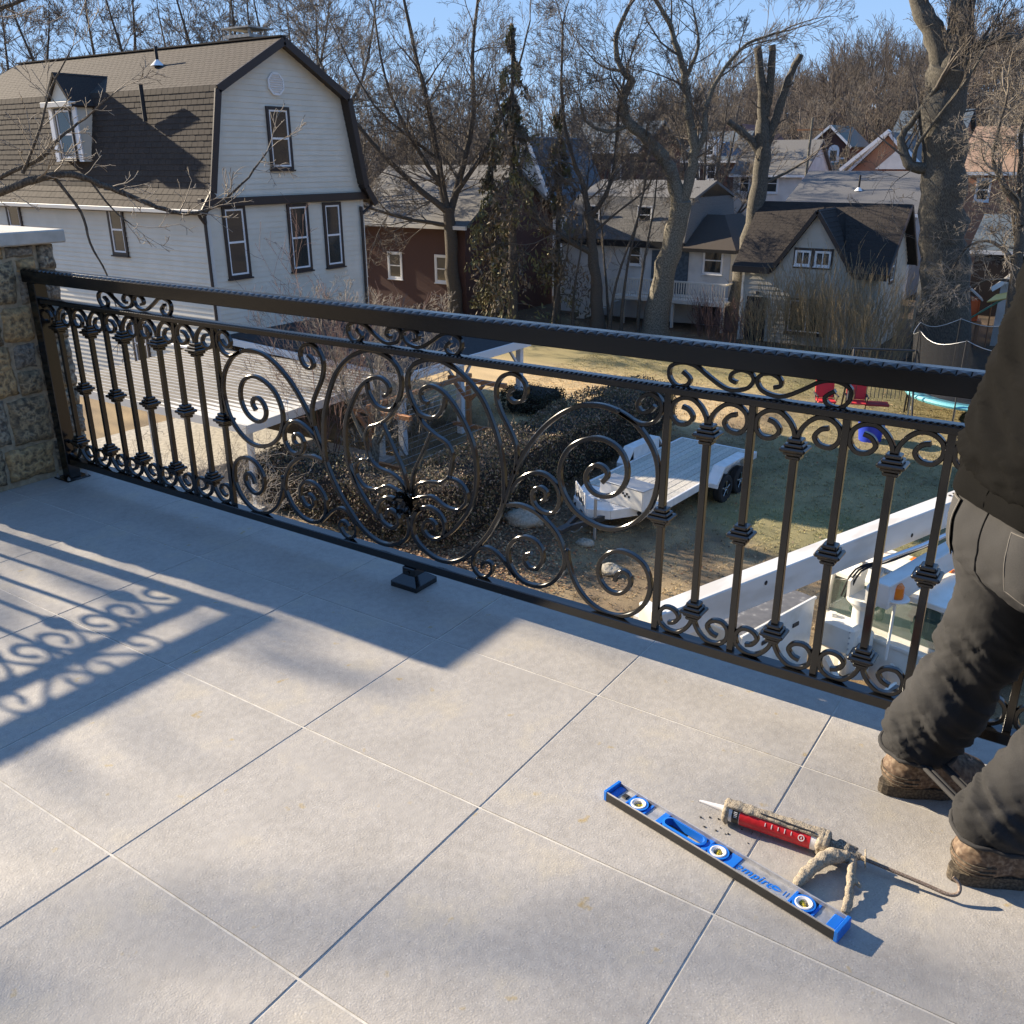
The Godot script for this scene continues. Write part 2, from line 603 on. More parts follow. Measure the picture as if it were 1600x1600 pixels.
# ---------------------------------------------------------------- terrace
func tile_material(seed_: int) -> StandardMaterial3D:
	# porcelain slab: pale grey clouds, fine pits and flecks, a few rusty stains
	var S := 768
	var lay := []
	for f in [[0.006, 4], [0.05, 4], [0.35, 2], [0.012, 3]]:
		var z := FastNoiseLite.new()
		z.seed = seed_ * 31 + lay.size() * 7
		z.noise_type = FastNoiseLite.TYPE_SIMPLEX_SMOOTH
		z.frequency = f[0]
		z.fractal_octaves = f[1]
		lay.append(z.get_seamless_image(S, S).get_data())
	var px := PackedByteArray()
	px.resize(S * S * 3)
	var hb := PackedByteArray()
	hb.resize(S * S)
	for i in S * S:
		var a: float = lay[0][i] / 255.0
		var b: float = lay[1][i] / 255.0
		var d: float = lay[2][i] / 255.0
		var e: float = lay[3][i] / 255.0
		var w := 0.625 + (a - 0.5) * 0.05 + (b - 0.5) * 0.06 + (d - 0.5) * 0.06
		if d > 0.80:
			w += 0.07
		elif d < 0.18:
			w -= 0.06
		var st := clampf((e * 0.72 + b * 0.28 - 0.80) * 8.0, 0.0, 1.0)
		var st2 := clampf((a * 0.8 + b * 0.2 - 0.62) * 4.0, 0.0, 1.0)
		px[i * 3] = int(clampf(w + 0.016 - st * 0.03, 0, 1) * 255)
		px[i * 3 + 1] = int(clampf(w - st * 0.09 - st2 * 0.008, 0, 1) * 255)
		px[i * 3 + 2] = int(clampf(w - 0.022 - st * 0.22 - st2 * 0.03, 0, 1) * 255)
		hb[i] = int(clampf(0.5 + (d - 0.5) * 0.6 + (b - 0.5) * 0.5, 0, 1) * 255)
	var m := StandardMaterial3D.new()
	m.albedo_texture = ImageTexture.create_from_image(Image.create_from_data(S, S, false, Image.FORMAT_RGB8, px))
	m.heightmap_enabled = true
	m.heightmap_texture = ImageTexture.create_from_image(Image.create_from_data(S, S, false, Image.FORMAT_L8, hb))
	m.heightmap_scale = 0.10
	m.roughness = 0.52
	m.metallic_specular = 0.42
	m.uv1_triplanar = true
	m.uv1_world_triplanar = true
	m.uv1_scale = Vector3.ONE * (0.78 if seed_ == 1 else 0.69)
	m.uv1_offset = Vector3(seed_ * 0.37, 0.1, seed_ * 0.53)
	return m

func terrace() -> void:
	var base := MB.new()
	base.bx(Vector3(-1.2, -0.32, -0.40), Vector3(7.6, -0.0019, 3.6))
	var fl := struct("terrace_floor", base, M.grout)
	var wall := MB.new()
	wall.bx(Vector3(-1.1, -6.2, -0.36), Vector3(7.5, -0.322, 3.5))
	struct("terrace_wall", wall, M.concrete)
	var tm := [tile_material(1), tile_material(2)]
	var px := 0.61
	var pz := 0.603
	var meshes := {}
	for i in range(-2, 12):
		for j in range(-1, 6):
			var x0 := maxf(i * px, -1.2)
			var x1 := (i + 1) * px
			var z0 := j * pz
			var z1 := (j + 1) * pz
			if j == -1:
				z0 = -0.40
			if x1 - x0 < 0.05:
				continue
			var w := Vector2(x1 - x0 - 0.0055, z1 - z0 - 0.0055)
			var key := "%d_%d" % [int(w.x * 1000), int(w.y * 1000)]
			if not meshes.has(key):
				var b := MB.new()
				b.box(Vector3.ZERO, Vector3(w.x, 0.02, w.y), 0.0008)
				meshes[key] = b.mesh()
			var o := part("tile", meshes[key], tm[(i * 7 + j * 3) & 1], fl)
			o.position = Vector3((x0 + x1) * 0.5, -0.010 + rng.randf_range(-0.0004, 0.0004), (z0 + z1) * 0.5)

# unseen house wall behind the camera, added to cut the blue sky fill
func house_wall() -> void:
	var o := thing("added_house_wall", "unseen tan stucco house wall added behind the terrace to cut sky light", "house")
	var m := MB.new()
	m.bx(Vector3(-1.2, -6.0, 3.601), Vector3(2.2, 5.2, 9.0))
	m.bx(Vector3(4.6, -6.0, 3.6015), Vector3(7.6, 5.2, 9.0))
	m.bx(Vector3(2.2, 2.25, 3.602), Vector3(4.6, 5.2, 9.0))
	m.bx(Vector3(2.2, -6.0, 3.603), Vector3(4.6, -0.01, 9.0))
	m.bx(Vector3(2.2, 0.0, 4.2), Vector3(4.6, 2.25, 8.9))
	part("wall", m, M.cap, o)
	var f := MB.new()
	for x in [2.24, 3.4, 4.56]:
		f.bx(Vector3(x - 0.05, 0, 3.66), Vector3(x + 0.05, 2.24, 3.74))
	f.bx(Vector3(2.3, 2.14, 3.661), Vector3(4.5, 2.24, 3.739))
	var d := part("sliding_door", f, M.white_trim, o)
	for x in [2.82, 3.98]:
		var g := MB.new()
		g.bx(Vector3(x - 0.53, 0.02, 3.69), Vector3(x + 0.53, 2.14, 3.70))
		part("pane", g, M.glass, d)

# one split-faced stone: a box whose face is broken up by noise
func rough_stone(m: MB, ce: Vector3, sz: Vector3, axis: int, sg: float, sd: int) -> void:
	var nz := FastNoiseLite.new()
	nz.seed = sd
	nz.frequency = 9.0
	nz.fractal_octaves = 4
	var b := 2 if axis == 0 else 0
	var cols := clampi(int(sz[b] / 0.018), 5, 14)
	var rows := clampi(int(sz.y / 0.018), 5, 12)
	var g := []
	for i in rows + 3:
		for j in cols + 3:
			var u := clampf((j - 1.0) / cols, 0, 1)
			var w := clampf((i - 1.0) / rows, 0, 1)
			var p := Vector3.ZERO
			p[b] = (u - 0.5) * sz[b]
			p.y = (w - 0.5) * sz.y
			var edge := minf(minf(u, 1 - u) * sz[b], minf(w, 1 - w) * sz.y)
			var q := ce + p
			var k := nz.get_noise_3d(q.x, q.y, q.z)
			p[axis] = sg * (sz[axis] * 0.5 + k * 0.014 - 0.016 * exp(-edge / 0.010))
			p.y += nz.get_noise_3d(q.z * 1.5 + 5.0, q.x * 1.5, q.y * 1.5) * 0.012 * exp(-edge / 0.02)
			p[b] += nz.get_noise_3d(q.y * 1.5 + 9.0, q.z * 1.5, q.x) * 0.012 * exp(-edge / 0.02)
			if i == 0 or j == 0 or i == rows + 2 or j == cols + 2:
				p[axis] = -sg * sz[axis] * 0.5
			g.append(ce + p)
	var k0 := m.v.size()
	var i0 := m.ix.size()
	m.sheet(g, cols + 3)
	var out := Vector3.ZERO
	out[axis] = sg
	var mid := k0 + (rows / 2) * (cols + 3) + cols / 2
	if m.n[mid].dot(out) < 0:
		m.flip(k0, i0)

func pillar() -> void:
	var p := thing("stone_pillar", "rough stone pillar with pale slab cap beside the iron railing", "pillar")
	var core := MB.new()
	core.bx(Vector3(-0.76, 0.0, -0.44), Vector3(-0.208, 1.125, 0.27))
	part("core", core, M.mortar, p)
	var cap := MB.new()
	cap.bx(Vector3(-0.80, 1.125, -0.49), Vector3(-0.155, 1.186, 0.32), 0.006)
	part("cap", cap, M.cap, p)
	# face towards the railing: z from, z to, y from, y to, kind of stone
	var face := [
		[-0.01, 0.095, 0.03, 0.20, 0], [-0.255, -0.025, 0.03, 0.185, 2], [-0.445, -0.27, 0.03, 0.18, 1],
		[-0.065, 0.095, 0.215, 0.43, 1], [-0.27, -0.08, 0.20, 0.42, 0], [-0.445, -0.285, 0.195, 0.33, 3], [-0.445, -0.285, 0.345, 0.42, 1],
		[-0.145, 0.0, 0.445, 0.67, 2], [0.015, 0.095, 0.445, 0.67, 3], [-0.265, -0.16, 0.435, 0.545, 0], [-0.265, -0.16, 0.56, 0.675, 3], [-0.445, -0.28, 0.435, 0.66, 1],
		[-0.12, 0.095, 0.685, 0.775, 0], [-0.10, 0.095, 0.79, 0.855, 1], [-0.275, -0.135, 0.69, 0.85, 2], [-0.445, -0.29, 0.675, 0.84, 3],
		[-0.235, -0.05, 0.87, 1.055, 0], [-0.035, 0.095, 0.87, 1.055, 3], [-0.445, -0.25, 0.86, 0.99, 3], [-0.345, -0.25, 1.005, 1.06, 2],
		[-0.445, -0.36, 1.005, 1.115, 1], [-0.20, 0.095, 1.07, 1.118, 2], [-0.345, -0.215, 1.073, 1.118, 3],
		[0.11, 0.275, 0.03, 0.19, 3], [0.11, 0.275, 0.205, 0.34, 0], [0.11, 0.275, 0.355, 0.43, 2], [0.11, 0.275, 0.445, 0.66, 0], [0.11, 0.275, 0.675, 0.86, 2], [0.11, 0.275, 0.875, 1.118, 1]]
	var k := 0
	for f in face:
		var m := MB.new()
		rough_stone(m, Vector3(-0.213, (f[2] + f[3]) * 0.5, (f[0] + f[1]) * 0.5), Vector3(0.05, f[3] - f[2], f[1] - f[0]), 0, 1.0, 40 + k)
		part("stone", m, M.stones[f[4]], p)
		k += 1
	# the face towards the terrace and the one behind
	for s in [[0.275, 1.0], [-0.445, -1.0]]:
		var y := 0.03
		while y < 1.08:
			var h := minf(rng.randf_range(0.13, 0.21), 1.115 - y)
			var x := -0.755
			while x < -0.27:
				var w := minf(rng.randf_range(0.13, 0.28), -0.215 - x)
				if -0.215 - (x + w) < 0.09:
					w = -0.215 - x
				var m := MB.new()
				rough_stone(m, Vector3(x + w * 0.5, y + h * 0.5, s[0] - s[1] * 0.012), Vector3(w - 0.014, h - 0.014, 0.05), 2, s[1], 90 + k)
				part("stone", m, M.stones[k % 4], p)
				k += 1
				x += w
			y += h

# ---------------------------------------------------------------- railing
const CX := 2.105
const RZ := -0.285

func collar_mesh() -> ArrayMesh:
	var m := MB.new()
	m.box(Vector3(0, 0.023, 0), Vector3(0.040, 0.012, 0.040), 0.003)
	m.box(Vector3(0, 0.011, 0), Vector3(0.052, 0.010, 0.052), 0.003)
	m.box(Vector3(0, 0, 0), Vector3(0.070, 0.012, 0.070), 0.004)
	m.box(Vector3(0, -0.011, 0), Vector3(0.052, 0.010, 0.052), 0.003)
	m.box(Vector3(0, -0.023, 0), Vector3(0.040, 0.012, 0.040), 0.003)
	return m.mesh()

# a rail with rows of little hammered points along both upper edges
func hammered_rail(x0: float, x1: float, y0: float, y1: float, hd: float, pitch: float, grow: float) -> MB:
	var m := MB.new()
	var c := grow
	m.bx(Vector3(x0, y0, -hd), Vector3(x1, y1 - c, hd), 0.002)
	m.bx(Vector3(x0 + 0.0007, y1 - c - 0.001, -hd + c * 1.6), Vector3(x1 - 0.0007, y1, hd - c * 1.6), 0.0012)
	var cnt := int((x1 - x0) / pitch)
	for s in [-1.0, 1.0]:
		for i in cnt:
			var x := x0 + (i + 0.5) * (x1 - x0) / cnt
			var h := pitch * 0.5 - 0.0015
			var a := Vector3(x - h, y1 - c, s * hd)
			var b := Vector3(x + h, y1 - c, s * hd)
			var d := Vector3(x + h, y1 - 0.0005, s * (hd - c * 1.7))
			var e := Vector3(x - h, y1 - 0.0005, s * (hd - c * 1.7))
			var ap := Vector3(x, y1 - c * 0.28, s * (hd - c * 0.35))
			var out := Vector3(0, 0.7, s)
			for q in [[a, b], [b, d], [d, e], [e, a]]:
				m.ft(q[0], q[1], ap, out)
	return m

func railing() -> void:
	var r := thing("iron_railing", "long black wrought iron railing with scrolls along the terrace edge", "railing", Vector3(0, 0, RZ))
	var xe := 5.75
	part("top_rail", hammered_rail(-0.185, xe, 0.962, 1.024, 0.031, 0.033, 0.009), M.iron, r)
	part("middle_rail", hammered_rail(-0.09, xe - 0.06, 0.868, 0.893, 0.022, 0.0165, 0.005), M.iron, r)
	var bt := MB.new()
	bt.bx(Vector3(-0.09, 0.077, -0.022), Vector3(xe - 0.06, 0.111, 0.022), 0.003)
	part("bottom_rail", bt, M.iron, r)
	# end posts on bolted plates
	for x in [-0.122, xe - 0.06]:
		var m := MB.new()
		m.bx(Vector3(x - 0.03, 0.006, -0.03), Vector3(x + 0.03, 0.961, 0.03), 0.003)
		var po := part("post", m, M.iron, r)
		var pl := MB.new()
		pl.bx(Vector3(x - 0.062, 0.0, -0.062), Vector3(x + 0.062, 0.007, 0.062), 0.002)
		part("base_plate", pl, M.iron, po)
		for sx in [-1, 1]:
			for sz in [-1, 1]:
				var b := MB.new()
				b.cyl(Vector3(x + sx * 0.048, 0.007, sz * 0.048), Vector3(x + sx * 0.048, 0.016, sz * 0.048), 0.008, 0.008, 6)
				b.cyl(Vector3(x + sx * 0.048, 0.016, sz * 0.048), Vector3(x + sx * 0.048, 0.024, sz * 0.048), 0.0035, 0.0035, 8)
				part("bolt", b, M.bolt, po)
	# foot under the middle of the ornament
	for x in [2.105, 4.38]:
		var m := MB.new()
		m.bx(Vector3(x - 0.03, 0.02, -0.03), Vector3(x + 0.03, 0.0765, 0.03), 0.003)
		m.bx(Vector3(x - 0.062, 0.0, -0.062), Vector3(x + 0.062, 0.022, 0.062), 0.002)
		var a := 0.062
		var b := 0.031
		for s in [-1.0, 1.0]:
			m.fq(Vector3(x - a, 0.0225, s * a), Vector3(x + a, 0.0225, s * a), Vector3(x + b, 0.047, s * b), Vector3(x - b, 0.047, s * b), Vector3(0, 1, s))
			m.fq(Vector3(x + s * a, 0.0225, -a), Vector3(x + s * a, 0.0225, a), Vector3(x + s * b, 0.047, b), Vector3(x + s * b, 0.047, -b), Vector3(s, 1, 0))
		var ft := part("foot", m, M.iron, r)
		var sc := MB.new()
		sc.cyl(Vector3(x, 0.058, 0.03), Vector3(x, 0.058, 0.034), 0.007, 0.006, 10)
		part("screw", sc, M.iron, ft)
	var coll := collar_mesh()
	# balusters: straight ones with a collar at half height, forked ones with a collar above and below
	var sy := MB.new()
	sy.bx(Vector3(-0.010, 0.1105, -0.010), Vector3(0.010, 0.8685, 0.010), 0.0015)
	var straight := sy.mesh()
	var fk := MB.new()
	fk.bx(Vector3(-0.010, 0.19, -0.010), Vector3(0.010, 0.79, 0.010), 0.0015)
	var forked := fk.mesh()
	var up := v2([0.004, 0.785, 0.007, 0.812, 0.024, 0.840, 0.052, 0.860, 0.084, 0.858, 0.108, 0.838, 0.111, 0.806, 0.092, 0.784, 0.063, 0.786, 0.047, 0.806, 0.060, 0.827, 0.080, 0.834])
	var lo := []
	for p in up:
		lo.append(Vector2(p.x, 0.978 - p.y))
	var curl := {}
	for s in [-1, 1]:
		for e in [0, 1]:
			var m := MB.new()
			var q := []
			for p in (up if e == 0 else lo):
				q.append(Vector2(p.x * s, p.y))
			m.bar(smooth2(q, 5), 0.0065, 0.0085)
			curl["%d_%d" % [s, e]] = m.mesh()
	var xs := []
	for i in 10:
		xs.append([3.093 + 0.1245 * i, i % 2])
		xs.append([1.117 - 0.1237 * i, i % 2])
	for i in range(10, 21):
		xs.append([3.093 + 0.1245 * i, i % 2])
	for q in xs:
		var x: float = q[0]
		if q[1] == 0:
			var b := part("baluster", straight, M.iron, r)
			b.position.x = x
			var k := part("collar", coll, M.iron, b)
			k.position.y = 0.489
		else:
			var b := part("forked_baluster", forked, M.iron, r)
			b.position.x = x
			for y in [0.766, 0.209]:
				var k := part("collar", coll, M.iron, b)
				k.position.y = y
			for kk in curl:
				part("scroll", curl[kk], M.iron, b)
	# small S scrolls between the two upper rails, in mirrored pairs
	var s1 := v2([3.131, 0.934, 3.154, 0.915, 3.144, 0.896, 3.114, 0.892, 3.092, 0.915, 3.094, 0.944, 3.128, 0.959, 3.168, 0.954, 3.209, 0.929, 3.255, 0.904, 3.290, 0.901, 3.322, 0.912, 3.336, 0.935, 3.325, 0.953, 3.298, 0.958, 3.275, 0.946, 3.272, 0.929, 3.290, 0.922])
	for mid in [0.615, 2.105, 3.341, 4.55]:
		for s in [-1, 1]:
			var q := []
			for p in s1:
				q.append(Vector2((p.x - 3.341) * s + mid, p.y))
			var m := MB.new()
			m.bar(smooth2(q, 5), 0.0055, 0.0085)
			part("scroll", m, M.iron, r)
	ornament(r, CX)
	# a plain run of the same railing from the far side of the pillar (it throws its shadow across the tiles)
	var w := thing("side_railing", "black iron railing running back from the stone pillar", "railing", Vector3(-0.50, 0, 0.19), -PI / 2)
	part("top_rail", hammered_rail(0.16, 3.23, 0.962, 1.024, 0.031, 0.033, 0.009), M.iron, w)
	part("middle_rail", hammered_rail(0.16, 3.23, 0.868, 0.893, 0.022, 0.0165, 0.005), M.iron, w)
	var b2 := MB.new()
	b2.bx(Vector3(0.16, 0.077, -0.022), Vector3(3.23, 0.111, 0.022), 0.003)
	part("bottom_rail", b2, M.iron, w)
	for x in [0.19, 3.2]:
		var m := MB.new()
		m.bx(Vector3(x - 0.03, 0.0, -0.03), Vector3(x + 0.03, 0.961, 0.03), 0.003)
		part("post", m, M.iron, w)
	for i in range(1, 24):
		var x := 0.19 + 0.1245 * i
		if i % 2 == 0:
			var b := part("baluster", straight, M.iron, w)
			b.position.x = x
			part("collar", coll, M.iron, b).position.y = 0.489
		else:
			var b := part("forked_baluster", forked, M.iron, w)
			b.position.x = x
			for y in [0.766, 0.209]:
				part("collar", coll, M.iron, b).position.y = y
			for kk in curl:
				part("scroll", curl[kk], M.iron, b)
	for mid in [0.72, 2.3]:
		for s in [-1, 1]:
			var q := []
			for p in s1:
				q.append(Vector2((p.x - 3.341) * s + mid, p.y))
			var m := MB.new()
			m.bar(smooth2(q, 4), 0.0055, 0.0085)
			part("scroll", m, M.iron, w)

func ornament(r: Node3D, cx: float) -> void:
	var big := v2([2.890, 0.558, 2.906, 0.583, 2.895, 0.605, 2.867, 0.610, 2.841, 0.591, 2.831, 0.560, 2.843, 0.531, 2.872, 0.514, 2.913, 0.517, 2.950, 0.541, 2.971, 0.582, 2.971, 0.626, 2.951, 0.665, 2.915, 0.689, 2.868, 0.696, 2.816, 0.681, 2.769, 0.647, 2.742, 0.598, 2.736, 0.546, 2.753, 0.493, 2.788, 0.449, 2.839, 0.420, 2.898, 0.408, 2.955, 0.418, 3.010, 0.453, 3.053, 0.507, 3.071, 0.567, 3.075, 0.623, 3.060, 0.680, 3.028, 0.728, 2.984, 0.768, 2.929, 0.791, 2.874, 0.799, 2.813, 0.791, 2.756, 0.765, 2.698, 0.722, 2.648, 0.669, 2.606, 0.610, 2.573, 0.549, 2.546, 0.482, 2.524, 0.413])
	var outer := v2([2.281, 0.748, 2.275, 0.710, 2.247, 0.673, 2.210, 0.661, 2.168, 0.669, 2.140, 0.700, 2.123, 0.740, 2.119, 0.777, 2.128, 0.812, 2.156, 0.842, 2.204, 0.861, 2.258, 0.866, 2.312, 0.852, 2.360, 0.828, 2.407, 0.790, 2.444, 0.745, 2.475, 0.685, 2.500, 0.620, 2.515, 0.557, 2.521, 0.491, 2.519, 0.419, 2.498, 0.362, 2.456, 0.288, 2.409, 0.229, 2.357, 0.174, 2.291, 0.139, 2.229, 0.132, 2.172, 0.150, 2.128, 0.183, 2.113, 0.227, 2.118, 0.270, 2.145, 0.307, 2.185, 0.327, 2.223, 0.322, 2.253, 0.297, 2.263, 0.263, 2.252, 0.228])
	var inner := v2([2.207, 0.712, 2.186, 0.718, 2.176, 0.742, 2.191, 0.763, 2.220, 0.774, 2.261, 0.766, 2.301, 0.739, 2.337, 0.698, 2.369, 0.649, 2.393, 0.599, 2.405, 0.546, 2.407, 0.490, 2.400, 0.427, 2.380, 0.371, 2.348, 0.320, 2.300, 0.263, 2.252, 0.226, 2.208, 0.208, 2.176, 0.217, 2.163, 0.240, 2.173, 0.266, 2.200, 0.279, 2.219, 0.266, 2.217, 0.246])
	var sb := v2([2.567, 0.525, 2.572, 0.595, 2.561, 0.639, 2.538, 0.681, 2.511, 0.723, 2.493, 0.770, 2.495, 0.812, 2.519, 0.845, 2.559, 0.857, 2.596, 0.841, 2.609, 0.810, 2.595, 0.777, 2.564, 0.766, 2.543, 0.779, 2.549, 0.801, 2.568, 0.815])
	var sc := v2([2.940, 0.789, 2.980, 0.771, 3.016, 0.763, 3.052, 0.776, 3.073, 0.808, 3.069, 0.842, 3.041, 0.857, 3.011, 0.845, 2.997, 0.819, 3.012, 0.799, 3.037, 0.806, 3.051, 0.824])
	var l1 := v2([2.534, 0.409, 2.585, 0.418, 2.639, 0.409, 2.690, 0.382, 2.729, 0.346, 2.754, 0.299, 2.762, 0.257, 2.747, 0.212, 2.715, 0.170, 2.668, 0.143, 2.614, 0.138, 2.569, 0.157, 2.541, 0.196, 2.537, 0.241, 2.558, 0.282, 2.597, 0.306, 2.640, 0.305, 2.670, 0.279, 2.676, 0.241, 2.657, 0.208, 2.626, 0.199, 2.604, 0.219, 2.609, 0.243, 2.630, 0.255])
	var se := v2([2.553, 0.464, 2.571, 0.497, 2.607, 0.527, 2.649, 0.545, 2.690, 0.542, 2.724, 0.516, 2.738, 0.480, 2.733, 0.444, 2.711, 0.418, 2.676, 0.413, 2.644, 0.430, 2.633, 0.460, 2.642, 0.486, 2.666, 0.496, 2.685, 0.485, 2.685, 0.463, 2.670, 0.450])
	var sf := v2([2.769, 0.298, 2.775, 0.258, 2.792, 0.211, 2.821, 0.164, 2.864, 0.130, 2.913, 0.114, 2.964, 0.116, 3.015, 0.140, 3.051, 0.180, 3.068, 0.227, 3.067, 0.271, 3.049, 0.311, 3.014, 0.336, 2.968, 0.344, 2.926, 0.330, 2.896, 0.297, 2.886, 0.259, 2.896, 0.223, 2.922, 0.198, 2.956, 0.194, 2.987, 0.213, 3.001, 0.241, 2.996, 0.267, 2.975, 0.277, 2.955, 0.262, 2.946, 0.236])
	var sg := v2([2.569, 0.150, 2.535, 0.182, 2.501, 0.212, 2.461, 0.231, 2.421, 0.224, 2.393, 0.195, 2.383, 0.158, 2.396, 0.127, 2.424, 0.115, 2.452, 0.126, 2.468, 0.152, 2.464, 0.174, 2.446, 0.178, 2.427, 0.165, 2.426, 0.147])
	var w1 := v2([2.142, 0.696, 2.177, 0.641, 2.232, 0.605, 2.283, 0.583, 2.305, 0.545, 2.300, 0.502, 2.289, 0.460])
	var w2 := v2([2.218, 0.610, 2.171, 0.522, 2.130, 0.446, 2.112, 0.365])
	var w3 := v2([2.289, 0.460, 2.248, 0.434, 2.188, 0.424, 2.145, 0.402, 2.121, 0.355])
	var w4 := v2([2.289, 0.457, 2.333, 0.450, 2.363, 0.418, 2.359, 0.378, 2.320, 0.345, 2.266, 0.347, 2.213, 0.371, 2.164, 0.363, 2.124, 0.345])
	var set_ := [["scroll", big, 0.0075], ["oval", outer, 0.0075], ["oval", inner, 0.007], ["scroll", sb, 0.0065], ["scroll", sc, 0.0065], ["scroll", l1, 0.007], ["scroll", se, 0.0065], ["scroll", sf, 0.007], ["scroll", sg, 0.006], ["leaf_bar", w1, 0.0055], ["leaf_bar", w2, 0.005], ["leaf_bar", w3, 0.005], ["leaf_bar", w4, 0.0055]]
	for s in [1.0, -1.0]:
		for e in set_:
			var q := []
			for p in e[1]:
				q.append(Vector2(cx + (p.x - 2.105) * s, p.y))
			var m := MB.new()
			m.bar(smooth2(q, 6), e[2], 0.009)
			part(e[0], m, M.iron, r)
		for jn in [[2.218, 0.606, 0.009], [2.289, 0.459, 0.011], [2.769, 0.299, 0.009], [2.936, 0.791, 0.008]]:
			var m := MB.new()
			var sp := []
			for i in 7:
				var a := PI * i / 6.0
				sp.append([jn[2] * sin(a), -jn[2] * cos(a)])
			m.lathe(sp, Vector3(cx + (jn[0] - 2.105) * s, jn[1], 0.004), 10)
			part("weld_ball", m, M.iron, r)
	# rosette: two rings of cupped petals round a bud
	var c := Vector3(cx - 0.002, 0.333, 0.016)
	var ro := MB.new()
	ro.cyl(c + Vector3(0, 0, -0.03), c + Vector3(0, 0, 0.004), 0.026, 0.022, 14)
	var rs := part("rosette", ro, M.iron, r)
	for ring in 2:
		for i in 6:
			var a := TAU * (i + ring * 0.5) / 6.0
			var dr := Vector3(cos(a), sin(a), 0)
			var sd := Vector3(-sin(a), cos(a), 0)
			var g := []
			var R := 0.045 if ring == 0 else 0.028
			for u in 6:
				for w in 5:
					var uu := u / 5.0
					var ww := (w - 2) / 2.0
					var wd := R * 0.55 * sin(PI * (0.12 + 0.83 * uu))
					g.append(c + dr * (0.006 + uu * R) + sd * ww * wd + Vector3(0, 0, ring * 0.008 + 0.018 * uu * uu + 0.010 * ww * ww * uu - 0.004 * sin(ww * 9.0)))
			var m := MB.new()
			m.sheet(g, 5)
			for q in range(g.size()):
				g[q].z -= 0.0015
			m.sheet(g, 5)
			part("petal", m, M.iron, rs)
	var bud := MB.new()
	for i in 7:
		var a := TAU * i / 6.0
		var at := c + (Vector3(cos(a), sin(a), 0) * 0.006 if i < 6 else Vector3.ZERO) + Vector3(0, 0, 0.018)
		bud.lathe([[0.0, -0.006], [0.005, -0.003], [0.005, 0.002], [0.0, 0.006]], at, 8, Basis(Vector3.RIGHT, PI / 2))
	part("bud", bud, M.iron, rs)

# ---------------------------------------------------------------- building helpers
# lapped boards on a wall: from o, along u (unit) and up; bounds(y) gives [from, to] along u at that height
func clapboard(m: MB, o: Vector3, u: Vector3, out: Vector3, y0: float, y1: float, ex: float, lip: float, bounds: Callable) -> void:
	var y := y0
	while y < y1 - 0.01:
		var t := minf(y + ex, y1)
		var b: Array = bounds.call(y)
		var d: Array = bounds.call(t)
		if b[1] > b[0] + 0.02:
			if d[1] < d[0]:
				var mid: float = (d[0] + d[1]) * 0.5
				d = [mid, mid]
			var k := rng.randf_range(0.965, 1.0)
			m.col = Color(k, k, k)
			var p := [o + u * b[0] + Vector3.UP * y, o + u * b[1] + Vector3.UP * y, o + u * d[1] + Vector3.UP * t, o + u * d[0] + Vector3.UP * t]
			m.fq(p[0] + out * lip, p[1] + out * lip, p[2] + out * 0.003, p[3] + out * 0.003, out)
			m.fq(p[0], p[1], p[1] + out * lip, p[0] + out * lip, Vector3.DOWN)
		y = t
	m.col = Color.WHITE

# courses of shingles on a slope with corners bottom-left, bottom-right, top-right, top-left
func shingles(m: MB, a: Vector3, b: Vector3, d: Vector3, e: Vector3, courses: int, tab: float, lift := 0.018, vary := 0.28) -> void:
	var nn := (b - a).cross(e - a).normalized()
	for i in courses:
		var t0 := float(i) / courses
		var t1 := minf(float(i + 1.15) / courses, 1.0)
		var l0 := a.lerp(e, t0)
		var r0 := b.lerp(d, t0)
		var l1 := a.lerp(e, t1)
		var r1 := b.lerp(d, t1)
		var len := l0.distance_to(r0)
		var cnt := maxi(1, int(len / tab))
		var off := (0.5 if i % 2 else 0.0) + rng.randf() * 0.2
		var row := rng.randf_range(0.92, 1.06)
		for j in cnt + 1:
			var u0 := clampf((j - off) / cnt, 0, 1)
			var u1 := clampf((j + 1 - off) / cnt - 0.006 / tab / cnt * 2.0, 0, 1)
			if u1 - u0 < 0.02 / cnt:
				continue
			var k := row * rng.randf_range(1.0 - vary, 1.0 + vary)
			m.col = Color(k, k, k)
			var h := nn * (lift * rng.randf_range(0.8, 1.2))
			m.fq(l0.lerp(r0, u0) + h, l0.lerp(r0, u1) + h, l1.lerp(r1, u1) + nn * 0.002, l1.lerp(r1, u0) + nn * 0.002, nn)
			m.fq(l0.lerp(r0, u0), l0.lerp(r0, u1), l0.lerp(r0, u1) + h, l0.lerp(r0, u0) + h, a - e)
	m.col = Color.WHITE

